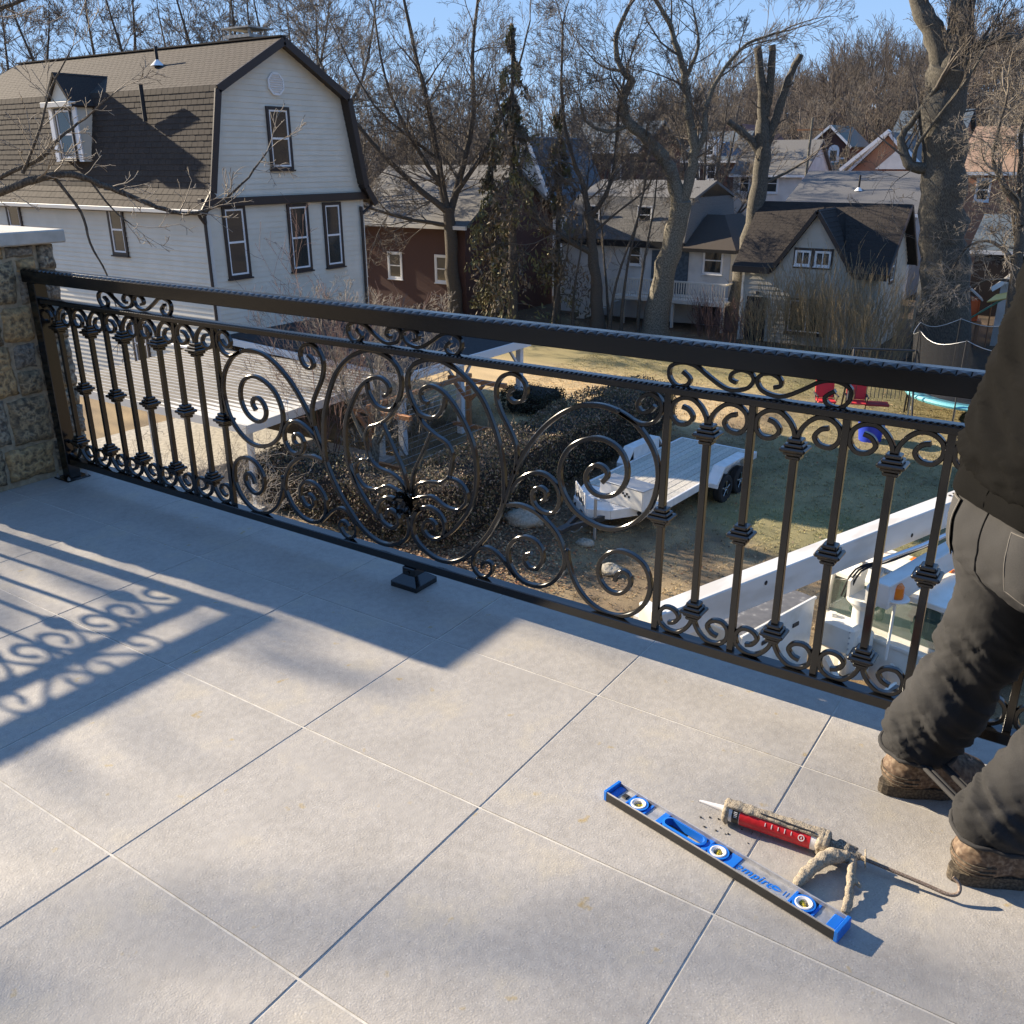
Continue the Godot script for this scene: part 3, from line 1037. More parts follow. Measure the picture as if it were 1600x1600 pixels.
# double-hung window: trim boards, white sash, two panes; c is its centre on the wall, u to the right, out of the wall
func sash_window(parent: Node3D, c: Vector3, u: Vector3, out: Vector3, w: float, h: float, trim: Material, tw := 0.10, glass: Material = null, mullion := false) -> Node3D:
	var bs := Basis(u, Vector3.UP, out)
	var tf := Transform3D(bs, c)
	var m := MB.new()
	m.t = tf
	for s in [-1, 1]:
		m.box(Vector3(s * (w * 0.5 - tw * 0.5), 0, 0.028), Vector3(tw, h - 0.002, 0.056), 0.006)
		m.box(Vector3(0, s * (h * 0.5 - tw * 0.5), 0.03), Vector3(w - tw * 2 + 0.001, tw, 0.05), 0.005)
	m.box(Vector3(0, -h * 0.5 - 0.02, 0.045), Vector3(w + 0.06, 0.04, 0.10), 0.005)
	var win := part("window", m, trim, parent)
	var iw := w - tw * 2.0
	var ih := h - tw * 2.0
	var s2 := MB.new()
	s2.t = tf
	var st := 0.045
	for s in [-1, 1]:
		s2.box(Vector3(s * (iw * 0.5 - st * 0.5), 0, 0.022), Vector3(st, ih, 0.03))
		s2.box(Vector3(0, s * (ih * 0.5 - st * 0.5), 0.0225), Vector3(iw - st * 2, st, 0.03))
	if mullion:
		s2.box(Vector3(0, 0, 0.0235), Vector3(0.04, ih - st * 2, 0.03))
	else:
		s2.box(Vector3(0, 0, 0.0235), Vector3(iw - st * 2, 0.05, 0.034))
	part("sash", s2, M.white_trim, win)
	for s in [-1, 1]:
		var g := MB.new()
		g.t = tf
		if mullion:
			g.box(Vector3(s * iw * 0.25, 0, 0.014), Vector3(iw * 0.5 - 0.03, ih - 0.06, 0.006))
		else:
			g.box(Vector3(0, s * ih * 0.25, 0.014 + s * 0.002), Vector3(iw - 0.06, ih * 0.5 - 0.03, 0.006))
		part("pane", g, glass if glass else M.glass, win)
	return win

# slab of a roof plane: bottom-left, bottom-right, top-right, top-left, thickness downwards
func slab(m: MB, a: Vector3, b: Vector3, d: Vector3, e: Vector3, th: float) -> void:
	var nn := (b - a).cross(e - a).normalized()
	if nn.y < 0:
		nn = -nn
	var o := -nn * th
	m.fq(a, b, d, e, nn)
	m.fq(a + o, b + o, d + o, e + o, -nn)
	var ce := (a + b + d + e) * 0.25
	for q in [[a, b], [b, d], [d, e], [e, a]]:
		m.fq(q[0], q[1], q[1] + o, q[0] + o, (q[0] + q[1]) * 0.5 - ce)

# a plain gabled house; origin at the middle of its front wall on the ground, front faces +z
func gabled_house(called: String, label: String, at: Vector3, w: float, d: float, h: float, rise: float, along_x: bool, wall: Material, roof: Material, windows: Array, over := 0.35, trim: Material = null, group := "") -> Node3D:
	var o := thing(called, label, "house", at, 0.0, group)
	var m := MB.new()
	m.bx(Vector3(-w * 0.5, -6.0, -d), Vector3(w * 0.5, h, 0))
	if along_x:
		for s in [-1.0, 1.0]:
			m.ft(Vector3(s * w * 0.5, h, 0), Vector3(s * w * 0.5, h, -d), Vector3(s * w * 0.5, h + rise, -d * 0.5), Vector3(s, 0, 0))
	else:
		for z in [0.0, -d]:
			m.ft(Vector3(-w * 0.5, h, z), Vector3(w * 0.5, h, z), Vector3(0, h + rise, z), Vector3(0, 0, 1 if z == 0.0 else -1))
	part("wall", m, wall, o)
	var r := MB.new()
	var th := 0.16
	if along_x:
		var k := rise / (d * 0.5)
		var X := w * 0.5 + over
		for s in [1.0, -1.0]:
			var z0: float = -d * 0.5 + s * (d * 0.5 + over)
			slab(r, Vector3(-X, h - over * k + 0.1, z0), Vector3(X, h - over * k + 0.1, z0), Vector3(X, h + rise + 0.1, -d * 0.5), Vector3(-X, h + rise + 0.1, -d * 0.5), th)
	else:
		var k := rise / (w * 0.5)
		for s in [1.0, -1.0]:
			var x0: float = s * (w * 0.5 + over)
			slab(r, Vector3(x0, h - over * k + 0.1, over), Vector3(x0, h - over * k + 0.1, -d - over), Vector3(0, h + rise + 0.1, -d - over), Vector3(0, h + rise + 0.1, over), th)
	part("roof", r, roof, o)
	var gu := MB.new()
	if along_x:
		var k2 := rise / (d * 0.5)
		gu.bx(Vector3(-w * 0.5 - over, h - over * k2 - 0.10, over), Vector3(w * 0.5 + over, h - over * k2 + 0.07, over + 0.12))
	else:
		var k3 := rise / (w * 0.5)
		for s in [-1.0, 1.0]:
			gu.beam(Vector3(s * (w * 0.5 + over), h - over * k3, over + 0.03), Vector3(0, h + rise, over + 0.03), 0.05, 0.2)
	part("eave_board", gu, trim if trim else M.white_trim, o)
	for q in windows:
		sash_window(o, Vector3(q[0], q[1], 0.0), Vector3.RIGHT, Vector3.BACK, q[2], q[3], M.white_trim, 0.09, M.glass)
	return o

func side_windows(o: Node3D, x: float, list: Array) -> void:
	for q in list:
		sash_window(o, Vector3(x, q[1], q[0]), Vector3.FORWARD, Vector3.RIGHT, q[2], q[3], M.white_trim, 0.09, M.glass)

# ---------------------------------------------------------------- the gambrel house
func gambrel_house() -> void:
	var o := thing("gambrel_house", "cream sided house with brown gambrel roof and dormer", "house", Vector3(-18.09, -6.655, -15.44))
	o.scale = Vector3.ONE * 1.085
	var W := 6.0
	var L := 12.4
	var He := 6.49
	var hB := 2.74
	var hA := 4.02
	var bi := 0.72
	# outline of the gable: half width at a height
	var half := func(y: float) -> float:
		if y <= He + 0.06:
			return W * 0.5
		if y <= He + 0.5:
			return lerpf(W * 0.5, W * 0.5 - 0.22, (y - He) / 0.5)
		if y <= He + hB:
			return lerpf(W * 0.5 - 0.22, W * 0.5 - bi, (y - He - 0.5) / (hB - 0.5))
		return lerpf(W * 0.5 - bi, 0.0, (y - He - hB) / (hA - hB))
	var core := MB.new()
	core.bx(Vector3(-L, 0, -W), Vector3(-0.01, He, -0.01))
	var pg := PackedVector2Array([Vector2(0.01, He), Vector2(0.23, He + 0.5), Vector2(bi, He + hB), Vector2(W * 0.5, He + hA), Vector2(W - bi, He + hB), Vector2(W - 0.23, He + 0.5), Vector2(W - 0.01, He)])
	core.t = Transform3D(Basis(Vector3.FORWARD, Vector3.UP, Vector3.RIGHT), Vector3.ZERO)
	core.prism(pg, -L + 0.01, -0.01)
	core.t = Transform3D.IDENTITY
	part("wall", core, M.siding, o)
	var sd := MB.new()
	clapboard(sd, Vector3(0, 0, -W * 0.5), Vector3.FORWARD, Vector3.RIGHT, 0.1, He + hA - 0.05, 0.145, 0.017, func(y): return [-half.call(y), half.call(y)])
	clapboard(sd, Vector3.ZERO, Vector3.LEFT, Vector3.BACK, 0.1, He - 0.02, 0.135, 0.028, func(_y): return [0.0, L])
	stuff(part("siding", sd, M.siding, o))
	var cb := MB.new()
	cb.bx(Vector3(-0.11, 0.0, 0.004), Vector3(0.022, He - 0.05, 0.024))
	cb.bx(Vector3(0.004, 0.0, -0.11), Vector3(0.026, He - 0.05, 0.003))
	part("corner_board", cb, M.off_white, o)
	cb = MB.new()
	cb.bx(Vector3(0.004, 0.0, -W), Vector3(0.026, He - 0.05, -W + 0.11))
	part("corner_board", cb, M.off_white, o)
	# roof: near slope with a flared foot, upper slope, and the two far ones
	var ov := 0.28
	var A := [Vector3(0, He - 0.16, 0.30), Vector3(0, He + 0.34, -0.10), Vector3(0, He + hB + 0.06, -bi + 0.10), Vector3(0, He + hA + 0.08, -W * 0.5)]
	var courses := [3, 17, 20]
	var base := MB.new()
	var sh := MB.new()
	for side in 2:
		for i in 3:
			var p: Vector3 = A[i]
			var q: Vector3 = A[i + 1]
			if side == 1:
				p.z = -W - p.z
				q.z = -W - q.z
			var a := p + Vector3(-L - ov, 0, 0)
			var b := p + Vector3(ov, 0, 0)
			var d := q + Vector3(ov, 0, 0)
			var e := q + Vector3(-L - ov, 0, 0)
			slab(base, a, b, d, e, 0.09)
			if side == 0:
				shingles(sh, a, b, d, e, courses[i], 0.24, 0.016 if i < 2 else 0.006, 0.22 if i < 2 else 0.12)
			else:
				slab(base, a + Vector3(0, 0.01, 0), b + Vector3(0, 0.01, 0), d + Vector3(0, 0.01, 0), e + Vector3(0, 0.01, 0), 0.02)
	var rf := part("roof", base, M.shingle, o)
	stuff(part("shingles", sh, M.shingle, rf))
	var rd := MB.new()
	rd.beam(Vector3(-L - ov, He + hA + 0.10, -W * 0.5), Vector3(ov, He + hA + 0.10, -W * 0.5), 0.22, 0.035)
	part("ridge_cap", rd, M.shingle, rf)
	# rake boards on the gable, the belt between the storeys, gutters
	var rk := MB.new()
	for side in 2:
		for i in 3:
			var p: Vector3 = A[i]
			var q: Vector3 = A[i + 1]
			if side == 1:
				p.z = -W - p.z
				q.z = -W - q.z
			rk.beam(p + Vector3(ov + 0.02, -0.10, 0), q + Vector3(ov + 0.02, -0.10, 0), 0.20, 0.04, 0.0, Vector3.RIGHT)
			rk.beam(p + Vector3(ov * 0.5, -0.13, 0), q + Vector3(ov * 0.5, -0.13, 0), 0.03, ov, 0.0, Vector3.RIGHT)
	part("rake_board", rk, M.brown_trim, o)
	var bl := MB.new()
	bl.bx(Vector3(0.0, He - 0.12, -W - 0.2), Vector3(0.16, He + 0.10, 0.2), 0.01)
	part("belt_board", bl, M.brown_trim, o)
	var fs := MB.new()
	fs.bx(Vector3(-L, He - 0.30, 0.012), Vector3(0.0, He - 0.19, 0.30))
	part("soffit", fs, M.brown_trim, o)
	var gt := MB.new()
	gt.bx(Vector3(-L - ov, He - 0.27, 0.31), Vector3(ov, He - 0.16, 0.42), 0.01)
	part("gutter", gt, M.off_white, o)
	for q in [[0.06, 0.28, 0.10], [0.06, -W - 0.22, -W + 0.16]]:
		var dp := MB.new()
		var z0: float = q[1]
		var z1: float = q[2]
		dp.tube(smooth3([Vector3(0.12, He - 0.2, z0), Vector3(0.12, He - 0.32, z0), Vector3(0.09, He - 0.55, z1), Vector3(0.08, He - 0.75, z1), Vector3(0.08, 0.2, z1)], 4), PackedFloat32Array([0.045, 0.045, 0.045, 0.045, 0.045, 0.045, 0.045, 0.045, 0.045, 0.045, 0.045, 0.045, 0.045, 0.045, 0.045, 0.045, 0.045]), 8)
		part("downspout", dp, M.brown_trim, o)
	# windows of the gable: distance from the near corner, height of the middle
	for q in [[2.78, 8.07, 0.84, 1.62], [0.90, 5.44, 0.78, 1.88], [3.21, 5.41, 0.82, 1.88], [4.60, 5.40, 0.76, 1.88], [1.2, 1.8, 0.8, 1.5], [4.2, 1.8, 0.8, 1.5]]:
		sash_window(o, Vector3(0.013, q[1], -q[0]), Vector3.FORWARD, Vector3.RIGHT, q[2], q[3], M.brown_trim, 0.085)
	for q in [[-3.88, 5.68, 0.74, 1.42], [-3.58, 2.46, 0.76, 1.36], [-9.2, 5.6, 0.8, 1.5], [-9.2, 2.4, 0.8, 1.4]]:
		sash_window(o, Vector3(q[0], q[1], 0.013), Vector3.RIGHT, Vector3.BACK, q[2], q[3], M.brown_trim, 0.085)
	var vb := MB.new()
	vb.bx(Vector3(-1.74, 2.0, 0.0), Vector3(-1.26, 2.75, 0.10), 0.01)
	part("side_door_vent", vb, M.dark_void, o)
	var vs := MB.new()
	vs.bx(Vector3(-1.84, 2.60, 0.10), Vector3(-1.14, 2.68, 0.26), 0.01)
	part("vent_hood", vs, M.white_trim, o)
	# eight-sided louvred vent high in the gable
	var vt := MB.new()
	vt.t = Transform3D(Basis(Vector3.FORWARD, Vector3.UP, Vector3.RIGHT), Vector3(0.012, 9.44, -2.80))
	var ring := PackedVector2Array()
	for i in 8:
		ring.append(Vector2(cos(TAU * (i + 0.5) / 8), sin(TAU * (i + 0.5) / 8)) * 0.30)
	vt.prism(ring, 0.0, 0.03)
	for i in 8:
		vt.beam(Vector3(ring[i].x, ring[i].y, 0.035) * 0.93, Vector3(ring[(i + 1) % 8].x, ring[(i + 1) % 8].y, 0.035) * 0.93, 0.05, 0.04, 0.0, Vector3.BACK)
	var vn := part("gable_vent", vt, M.white_trim, o)
	for i in 8:
		var y := -0.20 + i * 0.057
		var hw := sqrt(0.25 * 0.25 - y * y) * 0.96
		var lv := MB.new()
		lv.t = vt.t
		lv.box(Vector3(0, y, 0.045), Vector3(hw * 2, 0.05, 0.008), 0.0, Basis(Vector3.RIGHT, 0.7))
		part("louver", lv, M.white_trim, vn)
	# dormer
	var dz := 0.02
	var dx := -5.62
	var dw := 1.18
	var db := MB.new()
	db.bx(Vector3(dx - dw * 0.5, He + 1.0, -1.1), Vector3(dx + dw * 0.5, He + 2.55, dz))
	db.t = Transform3D(Basis.IDENTITY, Vector3(dx, He + 2.55, 0))
	db.prism(PackedVector2Array([Vector2(-dw * 0.5, 0), Vector2(dw * 0.5, 0), Vector2(0.0, 0.68)]), -1.6, dz)
	db.t = Transform3D.IDENTITY
	var dm := part("dormer", db, M.siding, o)
	var dr := MB.new()
	for s in [-1.0, 1.0]:
		var x0: float = dx + s * (dw * 0.5 + 0.14)
		slab(dr, Vector3(x0, He + 2.46, dz + 0.14), Vector3(x0, He + 2.46, -1.15), Vector3(dx, He + 3.32, -1.9), Vector3(dx, He + 3.32, dz + 0.14), 0.07)
	part("dormer_roof", dr, M.shingle_dark, dm)
	var de := MB.new()
	de.bx(Vector3(dx - dw * 0.5 - 0.14, He + 2.42, dz + 0.005), Vector3(dx + dw * 0.5 + 0.10, He + 2.56, dz + 0.22), 0.01)
	part("dormer_sill", de, M.off_white, dm)
	var dt := MB.new()
	for s in [-1.0, 1.0]:
		dt = MB.new()
		dt.bx(Vector3(dx + s * dw * 0.5 - 0.09, He + 1.0, dz), Vector3(dx + s * dw * 0.5 + 0.09, He + 2.415, dz + 0.04))
		part("dormer_trim", dt, M.white_trim, dm)
	var win := sash_window(o, Vector3(dx, He + 1.72, dz), Vector3.RIGHT, Vector3.BACK, 0.78, 1.36, M.brown_trim, 0.05)
	win.name = "window"
	# vent pipes and a chimney cap behind the ridge
	var vp := MB.new()
	vp.cyl(Vector3(-2.45, He + 2.0, -0.35), Vector3(-2.45, He + 2.92, -0.35), 0.055, 0.055, 10)
	part("vent_pipe", vp, M.dark_void, o)
	var v2_ := MB.new()
	v2_.cyl(Vector3(-3.7, He + 3.5, -1.9), Vector3(-3.7, He + 4.02, -1.9), 0.045, 0.045, 10)
	var pp := part("vent_pipe", v2_, M.dark_void, o)
	var fl := MB.new()
	fl.lathe([[0.20, 0.0], [0.05, 0.14], [0.05, 0.16]], Vector3(-3.7, He + 3.52, -1.9), 12)
	part("flashing", fl, M.white_trim, pp)
	var ch := MB.new()
	ch.bx(Vector3(-2.5, He + 2.5, -4.2), Vector3(-1.6, He + 4.25, -3.5), 0.01)
	ch.bx(Vector3(-2.6, He + 4.26, -4.3), Vector3(-1.5, He + 4.34, -3.4))
	for x in [-2.45, -1.65]:
		for z in [-4.15, -3.55]:
			ch.bx(Vector3(x - 0.03, He + 4.34, z - 0.03), Vector3(x + 0.03, He + 4.5, z + 0.03))
	ch.bx(Vector3(-2.62, He + 4.5, -4.32), Vector3(-1.48, He + 4.54, -3.38))
	part("chimney", ch, M.concrete, o)

# low shingled roof over the patio, on posts against the house
func patio_roof() -> void:
	var o := thing("patio_roof", "low tan shingled patio roof beside the cream house", "patio roof", Vector3(0, 0, 0))
	var a := Vector3(-19.0, -3.95, -10.65)
	var b := Vector3(-11.45, -3.92, -10.65)
	var d := Vector3(-11.45, -3.72, -15.40)
	var e := Vector3(-19.0, -3.72, -15.40)
	var base := MB.new()
	slab(base, a + Vector3(0, -0.01, 0), b + Vector3(0, -0.01, 0), d + Vector3(0, -0.01, 0), e + Vector3(0, -0.01, 0), 0.12)
	part("roof_deck", base, M.off_white, o)
	# long tabs laid in courses; sun glints on the butts put in as pale strips
	var mats := [M.shingle_tan, M.off_white]
	var rows := 24
	var pieces := 0
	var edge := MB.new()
	var body := MB.new()
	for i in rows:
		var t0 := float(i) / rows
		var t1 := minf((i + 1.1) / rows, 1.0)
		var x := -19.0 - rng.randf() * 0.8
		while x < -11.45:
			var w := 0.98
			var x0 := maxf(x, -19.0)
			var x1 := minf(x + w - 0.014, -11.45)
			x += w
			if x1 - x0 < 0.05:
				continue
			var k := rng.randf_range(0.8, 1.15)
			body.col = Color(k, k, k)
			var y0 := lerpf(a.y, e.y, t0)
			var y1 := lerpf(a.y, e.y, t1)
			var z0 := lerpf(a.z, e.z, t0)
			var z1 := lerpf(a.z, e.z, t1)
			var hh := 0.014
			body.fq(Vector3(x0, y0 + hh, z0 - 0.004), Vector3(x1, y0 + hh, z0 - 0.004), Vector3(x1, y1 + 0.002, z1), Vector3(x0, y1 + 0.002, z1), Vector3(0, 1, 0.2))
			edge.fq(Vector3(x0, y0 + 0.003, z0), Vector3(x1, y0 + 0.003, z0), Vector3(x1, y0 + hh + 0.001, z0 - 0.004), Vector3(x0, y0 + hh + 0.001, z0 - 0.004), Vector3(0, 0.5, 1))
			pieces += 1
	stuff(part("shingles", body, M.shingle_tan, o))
	stuff(part("shingle_edge_glints", edge, M.white_trim, o))
	var fa := MB.new()
	fa.bx(Vector3(-19.0, -4.13, -10.64), Vector3(-11.44, -3.93, -10.60))
	part("fascia", fa, M.off_white, o)
	var f2 := MB.new()
	f2.beam(Vector3(-11.42, -4.03, -10.62), Vector3(-11.42, -3.83, -15.40), 0.04, 0.2)
	part("fascia", f2, M.off_white, o)
	for p in [Vector3(-11.65, G, -10.85), Vector3(-15.2, G, -10.85), Vector3(-18.8, G, -10.85), Vector3(-11.65, G, -15.2)]:
		var m := MB.new()
		m.bx(p + Vector3(-0.06, 0, -0.06), Vector3(p.x + 0.06, -4.08 + (0.2 if p.z < -13 else 0.0), p.z + 0.06), 0.006)
		part("post", m, M.off_white, o)
	# concrete patio slab, planter box and steps beneath
	var sl := MB.new()
	sl.bx(Vector3(-19.5, G - 0.2, -15.3), Vector3(-11.3, G + 0.12, -10.2), 0.01)
	struct("patio_slab", sl, M.concrete)
	var pl := thing("planter_box", "grey planter box under the edge of the patio roof", "planter", Vector3(-11.2, G, -12.6))
	var pm := MB.new()
	for s in [-1.0, 1.0]:
		pm.bx(Vector3(-0.45, 0, s * 1.0 - 0.05), Vector3(0.45, 0.62, s * 1.0 + 0.05), 0.008)
		pm.bx(Vector3(s * 0.45 - 0.05, 0, -0.95), Vector3(s * 0.45 + 0.05, 0.62, 0.95), 0.008)
	part("side", pm, M.concrete, pl)
	var ps := MB.new()
	ps.bx(Vector3(-0.4, 0.1, -0.94), Vector3(0.4, 0.52, 0.94))
	part("soil", ps, M.soil, pl)

func pavilion() -> void:
	var o := thing("pavilion", "open pavilion with flat black roof and white posts", "pavilion")
	var m := MB.new()
	slab(m, Vector3(-18.0, -3.35, -15.65), Vector3(-11.2, -3.68, -15.65), Vector3(-11.2, -3.68, -21.75), Vector3(-18.0, -3.35, -21.75), 0.06)
	part("roof", m, M.black_roof, o)
	var f := MB.new()
	f.bx(Vector3(-11.22, -3.94, -21.75), Vector3(-11.15, -3.695, -15.6), 0.005)
	f.beam(Vector3(-18.0, -3.52, -15.62), Vector3(-11.22, -3.84, -15.62), 0.05, 0.2)
	f.beam(Vector3(-18.0, -3.52, -21.72), Vector3(-11.22, -3.84, -21.72), 0.05, 0.2)
	part("fascia", f, M.white_trim, o)
	for z in [-15.8, -18.4, -21.5]:
		var p := MB.new()
		p.bx(Vector3(-11.52, G, z - 0.09), Vector3(-11.34, -3.79, z + 0.09), 0.008)
		for s in [-1.0, 1.0]:
			if (z < -21 and s < 0) or (z > -16 and s > 0):
				continue
			p.beam(Vector3(-11.43, -4.55, z + s * 0.06), Vector3(-11.43, -4.0, z + s * 0.55), 0.07, 0.07)
		part("post", p, M.white_trim, o)
	var w := MB.new()
	w.bx(Vector3(-17.9, G, -21.7), Vector3(-17.8, -3.5, -15.7))
	part("back_wall", w, M.brown_trim, o)

func clothesline() -> void:
	var o := thing("clothesline", "brown wooden clothesline frame with two T posts and strung wires", "clothesline", Vector3(-10.4, G, -13.8))
	for z in [0.0, -4.0]:
		var m := MB.new()
		m.bx(Vector3(-0.35, 0, z - 0.06), Vector3(-0.23, 1.72, z + 0.06), 0.008)
		var ps := part("post", m, M.wood, o)
		var a := MB.new()
		a.bx(Vector3(-0.98, 1.725, z - 0.055), Vector3(0.98, 1.85, z + 0.055), 0.008)
		part("cross_arm", a, M.wood, ps)
		for s in [-1.0, 1.0]:
			var b := MB.new()
			b.beam(Vector3(-0.29 + s * 0.07, 1.25, z), Vector3(-0.29 + s * 0.52, 1.72, z), 0.07, 0.09)
			part("brace", b, M.wood, ps)
		var lo := MB.new()
		lo.bx(Vector3(-0.85, 0.42, z - 0.05), Vector3(0.75, 0.53, z + 0.05), 0.008)
		part("lower_arm", lo, M.wood, ps)
	var bm := MB.new()
	bm.bx(Vector3(-0.33, 1.855, -4.1), Vector3(-0.23, 1.97, 0.1), 0.008)
	part("ridge_beam", bm, M.wood, o)
	for x in [-0.9, -0.6, 0.25, 0.6, 0.9]:
		var w := MB.new()
		w.cyl(Vector3(x, 1.86, 0), Vector3(x, 1.86, -4.0), 0.006, 0.006, 5)
		part("wire", w, M.galv, o)
	for x in [-0.75, -0.45, -0.1, 0.3, 0.65]:
		var w := MB.new()
		w.cyl(Vector3(x, 0.54, 0), Vector3(x, 0.54, -4.0), 0.006, 0.006, 5)
		part("wire", w, M.galv, o)

func garage() -> void:
	var o := thing("garage", "grey clapboard garage with steep cross gable and dark roof", "garage", Vector3(-7.25, G, -37.1))
	var W := 5.7
	var D := 4.8
	var H := 3.45
	var R := 2.2
	var core := MB.new()
	core.bx(Vector3(-W * 0.5 + 0.01, 0, -D), Vector3(W * 0.5 - 0.01, H, -0.01))
	for s in [-1.0, 1.0]:
		core.ft(Vector3(s * (W * 0.5 - 0.01), H, 0), Vector3(s * (W * 0.5 - 0.01), H, -D), Vector3(s * (W * 0.5 - 0.01), H + R, -D * 0.5), Vector3(s, 0, 0))
	core.t = Transform3D(Basis.IDENTITY, Vector3(0.15, H, 0))
	core.prism(PackedVector2Array([Vector2(-1.45, -0.1), Vector2(1.45, -0.1), Vector2(0, 2.0)]), -2.2, -0.01)
	core.t = Transform3D.IDENTITY
	part("wall", core, M.siding_grey, o)
	var sd := MB.new()
	clapboard(sd, Vector3.ZERO, Vector3.RIGHT, Vector3.BACK, 0.05, H + 1.95, 0.20, 0.022, func(y):
		if y < H:
			return [-W * 0.5, W * 0.5]
		return [0.15 - 1.45 * (1 - (y - H) / 2.0), 0.15 + 1.45 * (1 - (y - H) / 2.0)])
	clapboard(sd, Vector3(W * 0.5, 0, -D * 0.5), Vector3.FORWARD, Vector3.RIGHT, 0.05, H + R - 0.05, 0.20, 0.022, func(y):
		if y < H:
			return [-D * 0.5, D * 0.5]
		return [-D * 0.5 * (1 - (y - H) / R), D * 0.5 * (1 - (y - H) / R)])
	stuff(part("siding", sd, M.siding_grey, o))
	var base := MB.new()
	var sh := MB.new()
	var ox := W * 0.5 + 0.35
	for s in [1.0, -1.0]:
		var z0: float = -D * 0.5 + s * (D * 0.5 + 0.35)
		var a := Vector3(-ox, H - 0.25, z0)
		var b := Vector3(ox, H - 0.25, z0)
		var d := Vector3(ox, H + R + 0.1, -D * 0.5)
		var e := Vector3(-ox, H + R + 0.1, -D * 0.5)
		if s < 0:
			slab(base, b, a, e, d, 0.14)
		else:
			# the near slope is cut where the cross gable stands
			var zz := func(u: float) -> Vector3: return a.lerp(e, u)
			slab(base, a, Vector3(-1.45, a.y, z0), Vector3(-1.45, d.y, d.z), e, 0.14)
			slab(base, Vector3(1.75, a.y, z0), b, d, Vector3(1.75, d.y, d.z), 0.14)
			slab(base, Vector3(-1.45, H + 0.55, -0.75), Vector3(1.75, H + 0.55, -0.75), Vector3(1.75, d.y, d.z), Vector3(-1.45, d.y, d.z), 0.14)
			shingles(sh, a, Vector3(-1.3, a.y, z0), Vector3(-0.2, d.y, d.z), e, 24, 0.28, 0.006, 0.22)
			shingles(sh, Vector3(1.6, a.y, z0), b, d, Vector3(0.5, d.y, d.z), 24, 0.28, 0.006, 0.22)
	for s in [-1.0, 1.0]:
		var f := Vector3(0.15 + s * 1.75, H - 0.42, 0.22)
		var g := Vector3(0.15 + s * 1.5, H - 0.06, -0.4)
		var p0 := Vector3(0.15 + s * 1.72, H - 0.35, 0.22)
		var p1 := Vector3(0.15 + s * 1.72, H - 0.35, -0.1)
		var r0 := Vector3(0.15, H + 2.12, 0.22)
		var r1 := Vector3(0.15, H + 2.12, -2.25)
		if s < 0:
			slab(base, p1, p0, r0, r1, 0.10)
			shingles(sh, p1 + Vector3(0, 0.006, 0), p0 + Vector3(0, 0.006, 0), r0 + Vector3(0, 0.006, 0), r1 + Vector3(0, 0.006, 0), 14, 0.3, 0.014, 0.25)
		else:
			slab(base, p0, p1, r1, r0, 0.10)
			shingles(sh, p0 + Vector3(0, 0.006, 0), p1 + Vector3(0, 0.006, 0), r1 + Vector3(0, 0.006, 0), r0 + Vector3(0, 0.006, 0), 14, 0.3, 0.014, 0.25)
	var rf := part("roof", base, M.shingle_dark, o)
	stuff(part("shingles", sh, M.shingle_dark, rf))
	var tr := MB.new()
	tr.bx(Vector3(-ox, H - 0.50, 0.34), Vector3(-1.55, H - 0.24, 0.42))
	tr.bx(Vector3(1.85, H - 0.50, 0.34), Vector3(ox, H - 0.24, 0.42))
	for s in [-1.0, 1.0]:
		tr.beam(Vector3(0.15 + s * 1.74, H - 0.42, 0.26), Vector3(0.15, H + 2.05, 0.26), 0.07, 0.16)
		tr.beam(Vector3(ox + 0.02, H - 0.33, -D * 0.5 + s * (D * 0.5 + 0.35)), Vector3(ox + 0.02, H + R + 0.02, -D * 0.5), 0.16, 0.06, 0.0, Vector3.RIGHT)
	part("eave_board", tr, M.brown_trim, o)
	# a brown surround with two white casement pairs
	var sr := MB.new()
	sr.bx(Vector3(-0.70, 3.22, 0.005), Vector3(0.92, 4.05, 0.05), 0.008)
	var ws := part("window_surround", sr, M.brown_trim, o)
	for x in [-0.30, 0.52]:
		sash_window(o, Vector3(x, 3.64, 0.05), Vector3.RIGHT, Vector3.BACK, 0.66, 0.62, M.white_trim, 0.04, M.glass, true)
	var dr := MB.new()
	dr.bx(Vector3(-2.56, 0.0, 0.008), Vector3(-1.66, 1.92, 0.04), 0.005)
	part("door", dr, M.dark_void, o)
	var lp := MB.new()
	lp.lathe([[0.0, -0.06], [0.12, -0.06], [0.09, 0.03], [0.0, 0.06]], Vector3(-2.1, 2.12, 0.10), 10)
	part("lamp", lp, M.brown_trim, o)
	sash_window(o, Vector3(0.1, 1.25, 0.005), Vector3.RIGHT, Vector3.BACK, 1.7, 1.5, M.brown_trim, 0.10, M.glass, true)
	sash_window(o, Vector3(W * 0.5 + 0.005, 3.3, -2.0), Vector3.FORWARD, Vector3.RIGHT, 0.8, 1.3, M.brown_trim, 0.08)
	var cb := MB.new()
	for x in [-W * 0.5, W * 0.5 - 0.1]:
		cb = MB.new()
		cb.bx(Vector3(x, 0, 0.005), Vector3(x + 0.1, H - 0.3, 0.035))
		part("corner_board", cb, M.off_white, o)

